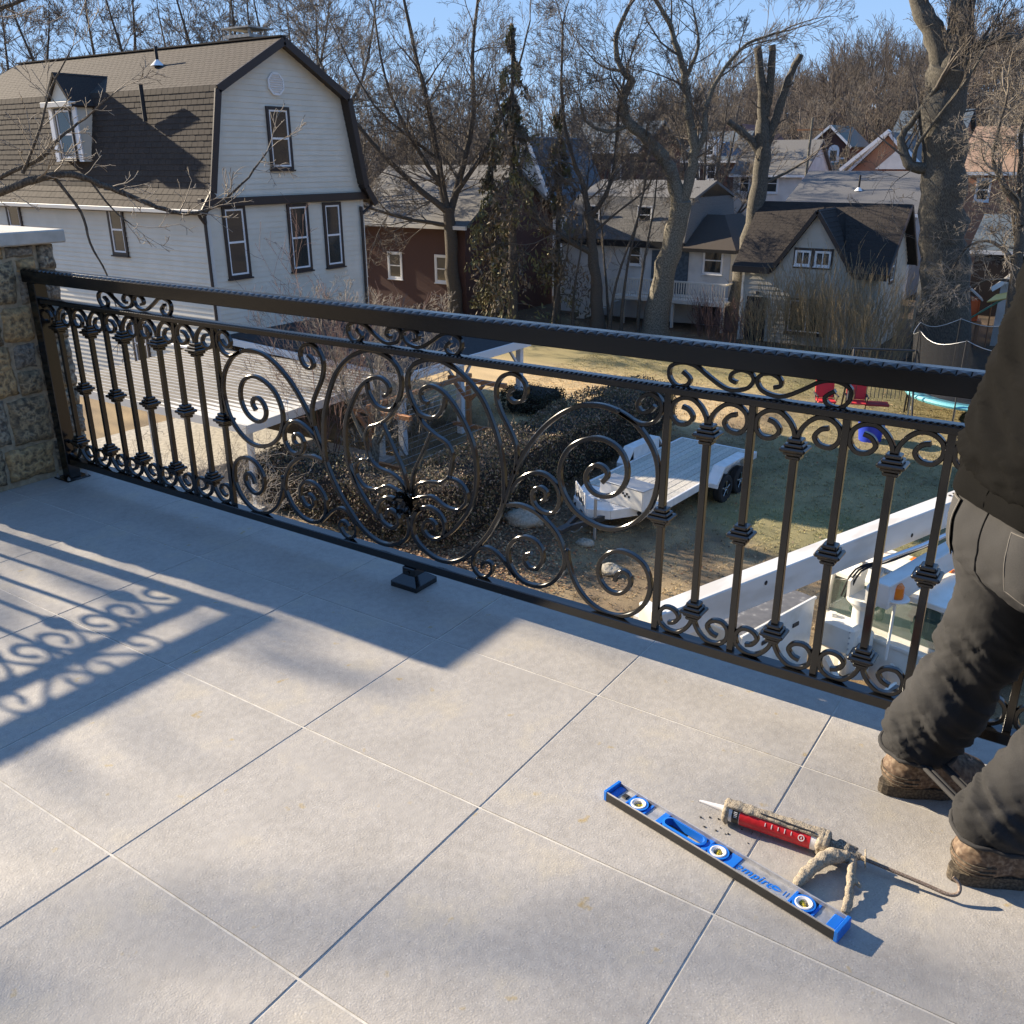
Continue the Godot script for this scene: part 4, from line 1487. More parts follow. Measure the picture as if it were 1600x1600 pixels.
func deck_house() -> void:
	var o := thing("deck_house", "white sided house with grey mansard roof and raised back deck", "house", Vector3(-16.4, G, -40.0))
	var H := 3.75
	var m := MB.new()
	m.bx(Vector3(-4.6, -0.5, -6.5), Vector3(2.0, H, -0.01))
	m.bx(Vector3(2.0, -0.5, -5.5), Vector3(4.6, H - 0.15, -0.012))
	part("wall", m, M.siding_white, o)
	var sd := MB.new()
	clapboard(sd, Vector3.ZERO, Vector3.RIGHT, Vector3.BACK, 0.0, H - 0.15, 0.16, 0.016, func(_y): return [-4.6, 4.6])
	clapboard(sd, Vector3(4.6, 0, 0), Vector3.FORWARD, Vector3.RIGHT, 0.0, H - 0.15, 0.16, 0.016, func(_y): return [0.0, 5.5])
	stuff(part("siding", sd, M.siding_white, o))
	var r := MB.new()
	slab(r, Vector3(-4.7, H, 0.2), Vector3(2.3, H, 0.2), Vector3(2.1, H + 2.0, -1.0), Vector3(-4.3, H + 2.0, -1.0), 0.12)
	slab(r, Vector3(2.3, H, 0.2), Vector3(2.3, H, -6.5), Vector3(2.1, H + 2.0, -6.2), Vector3(2.1, H + 2.0, -1.0), 0.12)
	slab(r, Vector3(-4.3, H + 2.0, -0.95), Vector3(2.2, H + 2.0, -0.95), Vector3(2.2, H + 2.75, -3.6), Vector3(-4.3, H + 2.75, -3.6), 0.12)
	slab(r, Vector3(2.2, H + 2.0, -6.25), Vector3(-4.3, H + 2.0, -6.25), Vector3(-4.3, H + 2.75, -3.6), Vector3(2.2, H + 2.75, -3.6), 0.12)
	part("roof", r, M.shingle_grey, o)
	var sh := MB.new()
	shingles(sh, Vector3(-4.7, H + 0.02, 0.21), Vector3(2.3, H + 0.02, 0.21), Vector3(2.1, H + 2.02, -0.99), Vector3(-4.3, H + 2.02, -0.99), 15, 0.28, 0.006, 0.15)
	stuff(part("shingles", sh, M.shingle_grey, o))
	var ph := MB.new()
	slab(ph, Vector3(2.3, H - 0.2, 0.35), Vector3(4.95, H - 0.2, 0.35), Vector3(3.2, H + 1.2, -2.4), Vector3(2.3, H + 1.2, -2.4), 0.12)
	slab(ph, Vector3(4.95, H - 0.2, 0.35), Vector3(4.95, H - 0.2, -5.6), Vector3(3.2, H + 1.2, -4.6), Vector3(3.2, H + 1.2, -2.4), 0.12)
	part("wing_roof", ph, M.shingle, o)
	var ev := MB.new()
	ev.bx(Vector3(-4.75, H - 0.30, 0.02), Vector3(2.3, H - 0.02, 0.24))
	ev.bx(Vector3(2.3, H - 0.36, 0.02), Vector3(4.95, H - 0.21, 0.38))
	part("eave_board", ev, M.dark_void, o)
	for q in [[-0.35, 3.05, 0.72, 0.95], [3.75, 3.02, 1.0, 1.28], [-3.0, 4.95, 0.8, 0.8], [-0.1, 4.95, 0.8, 0.85]]:
		sash_window(o, Vector3(q[0], q[1], 0.02 if q[1] < 4 else -0.36), Vector3.RIGHT, Vector3.BACK, q[2], q[3], M.white_trim, 0.05)
	for x in [1.0, 2.1]:
		var dr := MB.new()
		dr.bx(Vector3(x - 0.42, 1.35, 0.02), Vector3(x + 0.42, 3.35, 0.06), 0.005)
		part("door", dr, M.slate_roof, o)
	# deck with pale balusters and a stair going down on its left
	var dk := MB.new()
	dk.bx(Vector3(-0.5, 1.16, 0.03), Vector3(5.2, 1.34, 1.9), 0.01)
	var de := part("deck", dk, M.off_white, o)
	var rl := MB.new()
	rl.bx(Vector3(-0.5, 2.12, 1.82), Vector3(5.2, 2.2, 1.9))
	rl.bx(Vector3(-0.5, 1.44, 1.84), Vector3(5.2, 1.49, 1.88))
	rl.bx(Vector3(5.12, 2.121, 0.03), Vector3(5.2, 2.199, 1.81))
	part("handrail", rl, M.off_white, de)
	var bs := MB.new()
	bs.bx(Vector3(-0.02, 1.35, -0.02), Vector3(0.02, 2.12, 0.02))
	var bm := bs.mesh()
	for i in 46:
		var b := part("baluster", bm, M.off_white, de)
		b.position = Vector3(-0.45 + i * 0.124, 0, 1.86)
	for x in [0.0, 2.6, 5.1]:
		var p := MB.new()
		p.bx(Vector3(x - 0.06, -0.3, 1.7), Vector3(x + 0.06, 1.159, 1.82))
		part("post", p, M.off_white, de)
	var sg := MB.new()
	for s in [0.5, 1.7]:
		sg.beam(Vector3(-0.5, 1.2, s), Vector3(-2.6, -0.1, s), 0.05, 0.25)
		sg.beam(Vector3(-0.5, 2.15, s), Vector3(-2.6, 0.85, s), 0.06, 0.08)
	var st := part("staircase", sg, M.off_white, o)
	for i in 7:
		var q := MB.new()
		q.bx(Vector3(-0.78 - i * 0.3, 1.02 - i * 0.186, 0.53), Vector3(-0.5 - i * 0.3, 1.06 - i * 0.186, 1.67))
		part("tread", q, M.off_white, st)
	for i in 15:
		var q := MB.new()
		var x := -0.6 - i * 0.135
		q.bx(Vector3(x - 0.018, 1.15 + (x + 0.5) * 0.62, 1.68), Vector3(x + 0.018, 2.12 + (x + 0.5) * 0.62, 1.72))
		part("baluster", q, M.off_white, st)
	var gb := MB.new()
	gb.bx(Vector3(3.2, 0.0, 0.02), Vector3(4.3, 1.1, 0.05))
	part("cellar_opening", gb, M.dark_void, o)

func far_houses() -> void:
	var grp := "houses beyond the gardens"
	var a: Node3D
	# long brick house behind the multi-stemmed tree
	a = gabled_house("brick_house", "long red brick house with grey roof behind the spreading bare tree", Vector3(-26.6, G, -34.0), 7.6, 8.0, 4.75, 2.4, true, M.brick_red, M.shingle_grey, [[-0.65, 2.5, 0.95, 1.35], [2.4, 2.5, 0.95, 1.35], [-3.0, 2.5, 0.9, 1.3]], 0.4, M.off_white, grp)
	a = gabled_house("white_house", "tall narrow white house with steep gable behind the ivy clad spruce", Vector3(-25.6, G, -44.0), 3.2, 6.0, 5.2, 3.4, false, M.siding_white, M.slate_roof, [[0.0, 4.6, 0.8, 1.2]], 0.3, null, grp)
	a = gabled_house("slate_house", "brick house with blue slate roof and white gabled dormer", Vector3(-28.5, G, -77.0), 4.6, 7.0, 7.5, 2.2, true, M.brick_red, M.slate_roof, [[0.3, 6.5, 0.9, 1.4], [-1.2, 6.5, 0.9, 1.4], [0.3, 4.6, 0.9, 1.4]], 0.3, null, grp)
	var dm := MB.new()
	dm.bx(Vector3(-0.5, 7.6, -1.4), Vector3(0.5, 8.8, -0.2))
	dm.t = Transform3D(Basis.IDENTITY, Vector3(0, 8.8, 0))
	dm.prism(PackedVector2Array([Vector2(-0.6, 0), Vector2(0.6, 0), Vector2(0, 0.5)]), -2.0, -0.15)
	part("dormer", dm, M.white_trim, a)
	sash_window(a, Vector3(0, 8.2, -0.2), Vector3.RIGHT, Vector3.BACK, 0.7, 0.9, M.white_trim, 0.08)
	a = gabled_house("red_roof_house", "red brick house with red roof and a brick chimney", Vector3(-27.6, G, -82.0), 3.6, 8.0, 8.4, 1.9, false, M.brick_red, M.red_roof, [[1.0, 7.4, 0.9, 1.5], [1.0, 4.6, 0.9, 1.5]], 0.3, M.brown_trim, grp)
	var ch := MB.new()
	ch.bx(Vector3(-1.9, 7.5, -1.2), Vector3(-1.4, 10.4, -0.6))
	part("chimney", ch, M.brick_red, a)
	a = gabled_house("white_roadside_house", "white house with flat grey roof face above the garage", Vector3(-20.1, G, -68.0), 5.2, 7.0, 6.5, 2.25, true, M.siding_white, M.shingle_grey, [[0.4, 5.8, 1.0, 1.4], [-1.7, 5.8, 0.9, 1.4]], 0.25, null, grp)
	a = gabled_house("green_roof_house", "brick house with green hipped roof and arched attic window", Vector3(-21.8, G, -89.0), 3.6, 7.0, 8.7, 1.6, false, M.brick_red, M.green_roof, [[1.3, 7.0, 0.8, 1.2]], 0.3, null, grp)
	var arch := MB.new()
	var ap := PackedVector2Array([Vector2(-0.5, -0.8), Vector2(0.5, -0.8), Vector2(0.5, 0.3)])
	for i in range(1, 6):
		ap.append(Vector2(cos(PI * i / 6) * 0.5, 0.3 + sin(PI * i / 6) * 0.5))
	ap.append(Vector2(-0.5, 0.3))
	arch.t = Transform3D(Basis.IDENTITY, Vector3(0.5, 7.9, 0))
	arch.prism(ap, 0.01, 0.08)
	var aw := part("arched_window", arch, M.white_trim, a)
	var ag := MB.new()
	ag.bx(Vector3(0.2, 7.3, 0.085), Vector3(0.8, 8.2, 0.09))
	part("pane", ag, M.glass, aw)
	var gr := MB.new()
	slab(gr, Vector3(-2.0, 6.2, 1.6), Vector3(2.0, 6.2, 1.6), Vector3(1.0, 7.2, 0.05), Vector3(-1.0, 7.2, 0.05), 0.15)
	part("porch_roof", gr, M.green_roof, a)
	a = gabled_house("pale_roof_house", "brick house with sunlit pale roof slope and white gable", Vector3(-13.6, G, -76.0), 5.0, 9.0, 6.7, 2.6, false, M.brick_orange, M.shingle_grey, [], 0.5, null, grp)
	var pr := MB.new()
	slab(pr, Vector3(-3.3, 6.75, 0.9), Vector3(-3.3, 6.75, 0.2), Vector3(0.0, 9.55, 0.2), Vector3(0.0, 9.55, 0.9), 0.25)
	part("rake_board", pr, M.white_trim, a)
	var pg := MB.new()
	pg.t = Transform3D(Basis.IDENTITY, Vector3(1.1, 6.75, 0))
	pg.prism(PackedVector2Array([Vector2(-1.6, 0), Vector2(1.6, 0), Vector2(0, 1.5)]), -1.5, 1.2)
	part("gable", pg, M.siding_white, a)
	a = gabled_house("upper_road_house", "brick house with slate gables further up the slope", Vector3(-14.2, G, -92.0), 5.5, 8.0, 9.0, 2.6, true, M.brick_orange, M.slate_roof, [[-1.5, 7.6, 0.8, 1.3]], 0.4, null, grp)
	a = gabled_house("grey_roof_house", "wide house with long charcoal roof behind the garage", Vector3(-10.3, G, -54.0), 7.4, 10.0, 4.7, 2.0, true, M.siding_white, M.shingle_grey2, [], 0.3, null, grp)
	var vp := MB.new()
	vp.cyl(Vector3(-0.2, 5.6, -2.4), Vector3(-0.2, 6.6, -2.4), 0.06, 0.06, 8)
	var vq := part("vent_pipe", vp, M.dark_void, a)
	var fl := MB.new()
	fl.lathe([[0.25, 0.0], [0.07, 0.2]], Vector3(-0.2, 5.72, -2.4), 10)
	part("flashing", fl, M.white_trim, vq)
	a = gabled_house("orange_brick_house", "orange brick house with tan roof past the big trunk", Vector3(-2.6, G, -59.0), 5.6, 9.0, 6.9, 2.3, true, M.brick_orange, M.tan_roof, [[-1.6, 5.8, 0.8, 1.3]], 0.4, null, grp)
	var wd := MB.new()
	wd.bx(Vector3(-0.5, 8.0, -2.2), Vector3(0.4, 9.1, -1.0))
	part("dormer", wd, M.white_trim, a)
	a = gabled_house("white_shed", "small white garage with grey roof lit by the sun", Vector3(1.2, G, -41.6), 3.4, 5.0, 2.6, 1.3, false, M.siding_white, M.shingle_grey, [], 0.3, null, "")
	a = gabled_house("blue_roof_house", "brick house with blue grey roof behind the forked tree", Vector3(-32.2, G, -64.0), 6.5, 8.0, 8.2, 2.0, true, M.brick_red, M.slate_roof, [[-1.2, 6.4, 0.9, 1.5], [1.6, 6.4, 0.9, 1.5], [1.6, 3.8, 0.9, 1.5]], 0.35, null, grp)
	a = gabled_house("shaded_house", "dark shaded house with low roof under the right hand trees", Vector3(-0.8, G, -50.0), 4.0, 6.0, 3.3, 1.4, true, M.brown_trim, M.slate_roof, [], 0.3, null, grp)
	# strip of sheds along the lane
	var w := MB.new()
	w.bx(Vector3(-4.0, G, -44.5), Vector3(-2.4, -3.0, -43.0))
	solo("lean_to", w, M.siding_grey, "plain grey lean-to between the garage and the big trunk", "shed")

# ---------------------------------------------------------------- ground
func crest(phi: float) -> float:
	var ks := [[-40.0, 15.0], [2.0, 15.0], [9.4, 14.0], [13.5, 12.0], [17.0, 8.5], [20.0, 4.5], [23.0, 0.5], [28.0, -6.0], [36.0, -10.0], [43.0, -12.0], [90.0, -12.0]]
	for i in ks.size() - 1:
		if phi <= ks[i + 1][0]:
			return lerpf(ks[i][1], ks[i + 1][1], smoothstep(ks[i][0], ks[i + 1][0], phi))
	return -12.0

var hills := FastNoiseLite.new()

func terrain(x: float, z: float) -> float:
	var d := Vector2(x - 4.1, z - 2.1)
	var r := d.length()
	var y := G + hills.get_noise_2d(x * 3.0, z * 3.0) * 0.10
	if z < 0.0 and r > 95.0:
		var phi := rad_to_deg(atan2(-d.x, -d.y))
		var c := crest(phi)
		y += (c - G) * smoothstep(95.0, 235.0, r) + hills.get_noise_2d(x, z) * 3.0 * smoothstep(100.0, 200.0, r)
		y -= 0.04 * maxf(r - 250.0, 0.0)
	return y

func soil_colour(x: float, z: float, nz: FastNoiseLite, nf: FastNoiseLite) -> Color:
	var a := nz.get_noise_2d(x, z) * 0.5 + 0.5
	var b := nf.get_noise_2d(x, z) * 0.5 + 0.5
	var soil := Color(0.165, 0.118, 0.070)
	var straw := Color(0.42, 0.31, 0.165)
	var dry := Color(0.30, 0.245, 0.115)
	var green := Color(0.150, 0.130, 0.058)
	var leafy := Color(0.115, 0.070, 0.040)
	var c := soil.lerp(straw, clampf(b * 1.7 - 0.45, 0, 1) * 0.75)
	# the pale lawn behind the hedge and the greener grass past it
	var lawn := smoothstep(-19.0, -21.0, z) * smoothstep(-33.5, -31.0, z) * smoothstep(-4.6, -6.2, x)
	c = c.lerp(Color(0.62, 0.46, 0.25).lerp(dry, clampf(a * 1.6 - 0.8, 0, 1) * 0.4), lawn * 0.9)
	var back := smoothstep(-26.0, -29.5, z) * smoothstep(-36.0, -32.0, z)
	c = c.lerp(Color(0.25, 0.225, 0.085).lerp(green, clampf(b * 2.0 - 0.9, 0, 1)), back * 0.75)
	var yard := smoothstep(-5.0, -3.0, x) * smoothstep(-15.0, -17.0, z) * smoothstep(-33.0, -30.0, z)
	c = c.lerp(dry.lerp(green, clampf(a * 2.4 - 0.9, 0, 1)), yard * 0.8)
	var tuft := smoothstep(3.2, 1.6, Vector2(x + 0.3, (z + 16.4) * 1.6).length())
	c = c.lerp(Color(0.15, 0.17, 0.055).lerp(straw, b * 0.6), tuft * 0.75)
	if z < -34.0:
		c = c.lerp(leafy.lerp(dry, clampf(b * 1.5 - 0.6, 0, 1) * 0.6), smoothstep(-34.0, -36.0, z))
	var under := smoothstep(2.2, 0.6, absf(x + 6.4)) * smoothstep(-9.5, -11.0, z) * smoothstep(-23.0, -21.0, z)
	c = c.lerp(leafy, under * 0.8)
	var k := 0.72 + 0.55 * b
	return Color(c.r * k, c.g * k, c.b * k)

func ground() -> void:
	hills.seed = 5
	hills.frequency = 0.012
	var nz := FastNoiseLite.new()
	nz.seed = 11
	nz.frequency = 0.16
	nz.fractal_octaves = 4
	var nf := FastNoiseLite.new()
	nf.seed = 12
	nf.frequency = 0.9
	nf.fractal_octaves = 4
	# one sheet: fine under the gardens, coarse out to the hills
	var xs := []
	var zs := []
	var x := -520.0
	while x < 330.0:
		xs.append(x)
		x += 0.3 if x > -14.0 and x < 5.0 else (0.9 if x > -34.0 and x < 12.0 else (4.0 if x > -110.0 and x < 40.0 else 16.0))
	var z := 90.0
	while z > -620.0:
		zs.append(z)
		z -= 0.3 if z < -4.0 and z > -36.0 else (0.9 if z < 4.0 and z > -48.0 else (4.0 if z < 20.0 and z > -140.0 else 14.0))
	var m := MB.new()
	var cols := xs.size()
	for zz in zs:
		for xx in xs:
			var y := terrain(xx, zz)
			var fine := nf.get_noise_2d(xx * 1.7, zz * 1.7)
			m.v.append(Vector3(xx, y + fine * (0.035 if absf(xx) < 30 and zz > -40 else 0.1), zz))
			m.n.append(Vector3.UP)
			m.c.append(soil_colour(xx, zz, nz, nf))
	for i in zs.size() - 1:
		for j in cols - 1:
			var a := i * cols + j
			for q in [0, cols, 1, 1, cols, cols + 1]:
				m.ix.append(a + q)
	for i in range(1, zs.size() - 1):
		for j in range(1, cols - 1):
			var k := i * cols + j
			m.n[k] = (m.v[k + 1] - m.v[k - 1]).cross(m.v[k + cols] - m.v[k - cols]).normalized()
	struct("ground", m, M.earth)
	# tufts of grass and straw
	var tm := MB.new()
	for i in 5:
		var a := TAU * i / 5.0 + 0.3 * i
		var o := Vector3(cos(a), 0, sin(a))
		var sd := Vector3(-o.z, 0, o.x)
		var tip := o * (0.022 + 0.012 * (i % 3)) + Vector3.UP * (0.045 + 0.012 * (i % 2))
		tm.tri(o * 0.004 - sd * 0.004, o * 0.004 + sd * 0.004, tip)
	var tuft := tm.mesh()
	var xf := []
	var cs := PackedColorArray()
	for i in 70000:
		var px := rng.randf_range(-14.0, 4.5)
		var pz := -8.0 - pow(rng.randf(), 0.8) * 27.0
		var c := soil_colour(px, pz, nz, nf)
		var s := rng.randf_range(0.5, 1.3)
		xf.append(Transform3D(Basis(Vector3.UP, rng.randf() * TAU).scaled(Vector3(s * 1.4, s * rng.randf_range(0.5, 1.2), s * 1.4)), Vector3(px, terrain(px, pz) + nf.get_noise_2d(px * 1.7, pz * 1.7) * 0.035 - 0.004, pz)))
		var k := rng.randf_range(0.8, 1.6)
		cs.append(Color(c.r * k, c.g * k * 1.03, c.b * k))
	scatter("grass", tuft, M.leaf, xf, self, cs)
	# fallen leaves
	var lm := MB.new()
	lm.fq(Vector3(-0.035, 0.0, 0), Vector3(0, 0.006, -0.025), Vector3(0.04, 0.012, 0), Vector3(0, 0.0, 0.025), Vector3.UP)
	var leaf := lm.mesh()
	xf = []
	cs = PackedColorArray()
	var tones := [Color(0.20, 0.085, 0.035), Color(0.13, 0.065, 0.03), Color(0.26, 0.155, 0.075), Color(0.09, 0.055, 0.035), Color(0.30, 0.21, 0.12)]
	for i in 22000:
		var u := rng.randf()
		var px: float
		var pz: float
		if u < 0.42:
			px = -6.3 + rng.randfn() * 1.3
			pz = -11.0 + rng.randfn() * 1.2
		elif u < 0.65:
			px = -5.6 + rng.randfn() * 0.9
			pz = rng.randf_range(-21.0, -10.0)
		elif u < 0.8:
			px = rng.randf_range(-13.0, 4.0)
			pz = rng.randf_range(-34.0, -8.0)
		else:
			px = rng.randf_range(-24.0, 2.0)
			pz = rng.randf_range(-40.0, -32.5)
		var s := rng.randf_range(0.5, 1.15)
		var bs := Basis.from_euler(Vector3(rng.randf_range(-0.5, 0.5), rng.randf() * TAU, rng.randf_range(-0.5, 0.5))).scaled(Vector3(s, s, s))
		xf.append(Transform3D(bs, Vector3(px, terrain(px, pz) + rng.randf_range(0.0, 0.05), pz)))
		var c: Color = tones[rng.randi() % 5]
		var k := rng.randf_range(0.7, 1.25)
		cs.append(Color(c.r * k, c.g * k, c.b * k))
	scatter("fallen_leaves", leaf, M.leaf, xf, self, cs)
	# a few stones lying about
	for q in [[-5.95, -13.4, 0.38, "large tan boulder lying before the clipped hedge"], [-4.25, -13.1, 0.16, "small pale stone under the trailer jack"], [-3.2, -12.2, 0.2, "flat pale stone on the bare soil right of the trailer jack"], [-7.2, -12.0, 0.17, "small stone at the near corner of the clipped hedge"]]:
		var sm := MB.new()
		var g := []
		var ns := FastNoiseLite.new()
		ns.seed = int(q[0] * 10)
		ns.frequency = 0.8
		for i in 9:
			for j in 13:
				var th := PI * i / 8.0
				var ph := -TAU * j / 12.0
				var o := Vector3(sin(th) * cos(ph), cos(th), sin(th) * sin(ph))
				var k: float = q[2] * (1.0 + 0.5 * ns.get_noise_3d(o.x * 2, o.y * 2, o.z * 2))
				g.append(Vector3(o.x * k * 1.3, o.y * k * 0.55, o.z * k))
		sm.sheet(g, 13)
		var st := solo("stone", sm, M.stone_ground, q[3], "stone")
		st.position = Vector3(q[0], terrain(q[0], q[1]) + q[2] * 0.25, q[1])

# ---------------------------------------------------------------- trees
func rv() -> Vector3:
	return Vector3(rng.randf_range(-1, 1), rng.randf_range(-1, 1), rng.randf_range(-1, 1))

# a branch that wanders, then carries smaller ones
func sprout(m: MB, p: Vector3, d: Vector3, len: float, r: float, lvl: int, cf: Dictionary) -> void:
	var top: int = cf.max
	var segs := 5 if lvl == 0 else (4 if lvl < top else 2)
	if r < 0.02:
		segs = mini(segs, 3)
	var pts := PackedVector3Array([p])
	var rad := PackedFloat32Array([r])
	var dirs := [d]
	var q := p
	var wig: float = cf.wig
	var up: float = cf.up
	for i in segs:
		d = (d + rv() * wig + Vector3.UP * up).normalized()
		q += d * (len / segs)
		pts.append(q)
		dirs.append(d)
		rad.append(maxf(r * (1.0 - 0.78 * (i + 1.0) / segs), cf.rmin))
	m.tube(pts, rad, 6 if r > 0.06 else (4 if r > 0.02 else 3), false)
	if lvl >= top:
		return
	var kids: int = cf.kids[lvl]
	var from: float = cf.get("from", 0.25)
	for k in kids:
		var t := lerpf(from, 1.0, (k + rng.randf()) / kids) * segs
		var i := mini(int(t), segs - 1)
		var at := pts[i].lerp(pts[i + 1], t - i)
		var dd: Vector3 = dirs[i + 1]
		var ax := dd.cross(rv()).normalized()
		var nd := dd.rotated(ax, rng.randf_range(cf.ang * 0.6, cf.ang * 1.3))
		var nr := lerpf(rad[i], rad[i + 1], t - i) * rng.randf_range(0.45, 0.7)
		sprout(m, at, nd, len * cf.lr * (1.25 - 0.6 * t / segs) * rng.randf_range(0.7, 1.2), maxf(nr, cf.rmin), lvl + 1, cf)

# a tree whose main limbs follow given lines; limbs: [points, radius at foot, radius at tip]
func limbed_tree(called: String, label: String, limbs: Array, bark: Material, twig: Material, cf: Dictionary, group := "") -> Node3D:
	var first: Vector3 = limbs[0][0][0]
	var o := thing(called, label, "tree", first, 0.0, group)
	var tr := MB.new()
	var cr := MB.new()
	tr.t = Transform3D(Basis.IDENTITY, -first)
	cr.t = tr.t
	for lb in limbs:
		var pts := smooth3(lb[0], 4)
		var rad := PackedFloat32Array()
		var n := pts.size()
		var L := 0.0
		for i in n - 1:
			L += pts[i].distance_to(pts[i + 1])
		for i in n:
			var u := float(i) / (n - 1)
			var flare: float = 1.0 + (0.55 * exp(-u * 9.0) if lb == limbs[0] and cf.get("flare", true) else 0.0)
			rad.append(lerpf(lb[1], lb[2], pow(u, 0.85)) * flare * (1.0 + 0.07 * sin(i * 2.3 + lb[1] * 40.0)))
			if i > 0:
				pts[i] += rv() * lb[1] * 0.14
		tr.tube(pts, rad, 10 if lb[1] > 0.12 else 6, true)
		if lb.size() > 3 and lb[3] == 0:
			continue
		var dens: float = cf.dens * (lb[3] if lb.size() > 3 else 1.0)
		var cnt := int(L * dens)
		for k in cnt:
			var u := lerpf(cf.start if lb == limbs[0] else 0.12, 1.0, rng.randf())
			var i := mini(int(u * (n - 1)), n - 2)
			var dd := (pts[i + 1] - pts[i]).normalized()
			var nd := dd.rotated(dd.cross(rv()).normalized(), rng.randf_range(0.5, 1.25))
			var r := minf(rad[i] * 0.5, cf.r0) * rng.randf_range(0.4, 1.0)
			sprout(cr, pts[i], nd, cf.len * rng.randf_range(0.45, 1.15), maxf(r, cf.rmin), 0, cf)
		if lb[2] < 0.09:
			var e := (pts[n - 1] - pts[n - 3]).normalized()
			for k in 2:
				sprout(cr, pts[n - 1], (e + rv() * 0.35).normalized(), cf.len * 0.9, lb[2] * 0.8, 0, cf)
	part("trunk", tr, bark, o)
	part("crown", cr, twig, o)
	return o

func wild_tree(called: String, label: String, at: Vector3, h: float, r: float, bark: Material, twig: Material, cf: Dictionary, lean := Vector3.ZERO, group := "") -> Node3D:
	var limbs := []
	var fork := h * rng.randf_range(0.28, 0.4)
	var top := at + Vector3(lean.x * 0.4, fork, lean.z * 0.4)
	limbs.append([[at, at + Vector3(rng.randf_range(-0.1, 0.1), fork * 0.5, rng.randf_range(-0.1, 0.1)), top], r, r * 0.75, 0])
	var n := 4 + rng.randi() % 2
	for i in n:
		var a := TAU * (i + rng.randf() * 0.6) / n
		var sp := h * rng.randf_range(0.12, 0.3)
		var hh := h * rng.randf_range(0.75, 1.0)
		var e := at + Vector3(cos(a) * sp, hh, sin(a) * sp) + lean
		var mid := top.lerp(e, 0.45) + Vector3(cos(a), -0.3, sin(a)) * sp * 0.25
		limbs.append([[top - Vector3(0, 0.1 + 0.2 * i * 0.2, 0), mid, e], r * 0.55, 0.03])
	return limbed_tree(called, label, limbs, bark, twig, cf, group)

# clump of thin stems from one foot
func twig_shrub(called: String, label: String, at: Vector3, stems: int, h: float, spread: float, mat: Material, cf: Dictionary, group := "", wide := 0.25) -> Node3D:
	var o := thing(called, label, "shrub", at, 0.0, group)
	var m := MB.new()
	for i in stems:
		var a := rng.randf() * TAU
		var d := Vector3(cos(a) * spread * rng.randf(), 1.0, sin(a) * spread * rng.randf()).normalized()
		sprout(m, Vector3(cos(a) * wide * rng.randf(), 0, sin(a) * wide * rng.randf()), d, h * rng.randf_range(0.6, 1.1), cf.r0 * rng.randf_range(0.6, 1.0), 0, cf)
	part("stems", m, mat, o)
	return o

func leaf_quad(w: float, l: float) -> ArrayMesh:
	var m := MB.new()
	m.fq(Vector3(-w, 0, 0), Vector3(0, 0.15 * w, l), Vector3(w, 0.3 * w, 0), Vector3(0, -0.1 * w, -l), Vector3.UP)
	return m.mesh()

# clipped hedge as a bank of leaves over a dark twiggy core; runs: [x0, x1, z0, z1, height]
func hedge(called: String, label: String, runs: Array, dens: float, tones: Array, size: float) -> void:
	var o := thing(called, label, "hedge")
	var nz := FastNoiseLite.new()
	nz.seed = 77
	nz.frequency = 0.45
	nz.fractal_octaves = 3
	var core := MB.new()
	var tw := MB.new()
	var xf := []
	var cs := PackedColorArray()
	for q in runs:
		var cx: float = (q[0] + q[1]) * 0.5
		var cz: float = (q[2] + q[3]) * 0.5
		var hx: float = (q[1] - q[0]) * 0.5
		var hz: float = (q[3] - q[2]) * 0.5
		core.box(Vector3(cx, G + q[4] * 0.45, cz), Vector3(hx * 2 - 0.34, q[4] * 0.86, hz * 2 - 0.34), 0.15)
		var area: float = 2.0 * (hx * 2 + hz * 2) * q[4] + 4.0 * hx * hz
		for i in int(area * dens):
			# a point on the rounded surface, then a little in or out
			var d := Vector3(rng.randf_range(-1, 1), rng.randf_range(-0.85, 1), rng.randf_range(-1, 1))
			var f: float = rng.randf() * (4.0 * hx * hz + 4.0 * (hx + hz) * q[4])
			if f < 4.0 * hx * hz:
				d.y = 1.0
			elif f < 4.0 * hx * hz + 4.0 * hx * q[4]:
				d.z = signf(d.z)
			else:
				d.x = signf(d.x)
			var p := Vector3(cx + d.x * hx, G + q[4] * 0.5 + d.y * q[4] * 0.5, cz + d.z * hz)
			var b := nz.get_noise_3d(p.x, p.y * 1.5, p.z) * 0.34 + rng.randf_range(-0.14, 0.07)
			var out := Vector3(d.x if absf(d.x) > 0.93 else 0.0, d.y if d.y > 0.9 else 0.0, d.z if absf(d.z) > 0.93 else 0.0)
			if out == Vector3.ZERO:
				out = Vector3.UP
			var round := 0.16 * (pow(absf(d.x), 6) * pow(maxf(d.y, 0), 6) + pow(absf(d.z), 6) * pow(maxf(d.y, 0), 6) + pow(absf(d.x), 6) * pow(absf(d.z), 6))
			p += out.normalized() * (b - round)
			if p.y < G + 0.02:
				continue
			var s := size * rng.randf_range(0.6, 1.35)
			var bs := Basis.from_euler(Vector3(rng.randf() * TAU, rng.randf() * TAU, rng.randf() * TAU)).scaled(Vector3(s, s, s))
			xf.append(Transform3D(bs, p))
			var c: Color = tones[rng.randi() % tones.size()]
			var k := rng.randf_range(0.65, 1.3)
			cs.append(Color(c.r * k, c.g * k, c.b * k))
			if i % 60 == 0:
				tw.tube(PackedVector3Array([p - out * 0.4 + rv() * 0.15, p, p + out * rng.randf_range(0.03, 0.16) + rv() * 0.06]), PackedFloat32Array([0.012, 0.006, 0.003]), 3, false)
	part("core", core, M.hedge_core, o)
	part("branches", tw, M.twig, o)
	scatter("leaves", leaf_quad(0.5, 0.8), M.leaf, xf, o, cs)

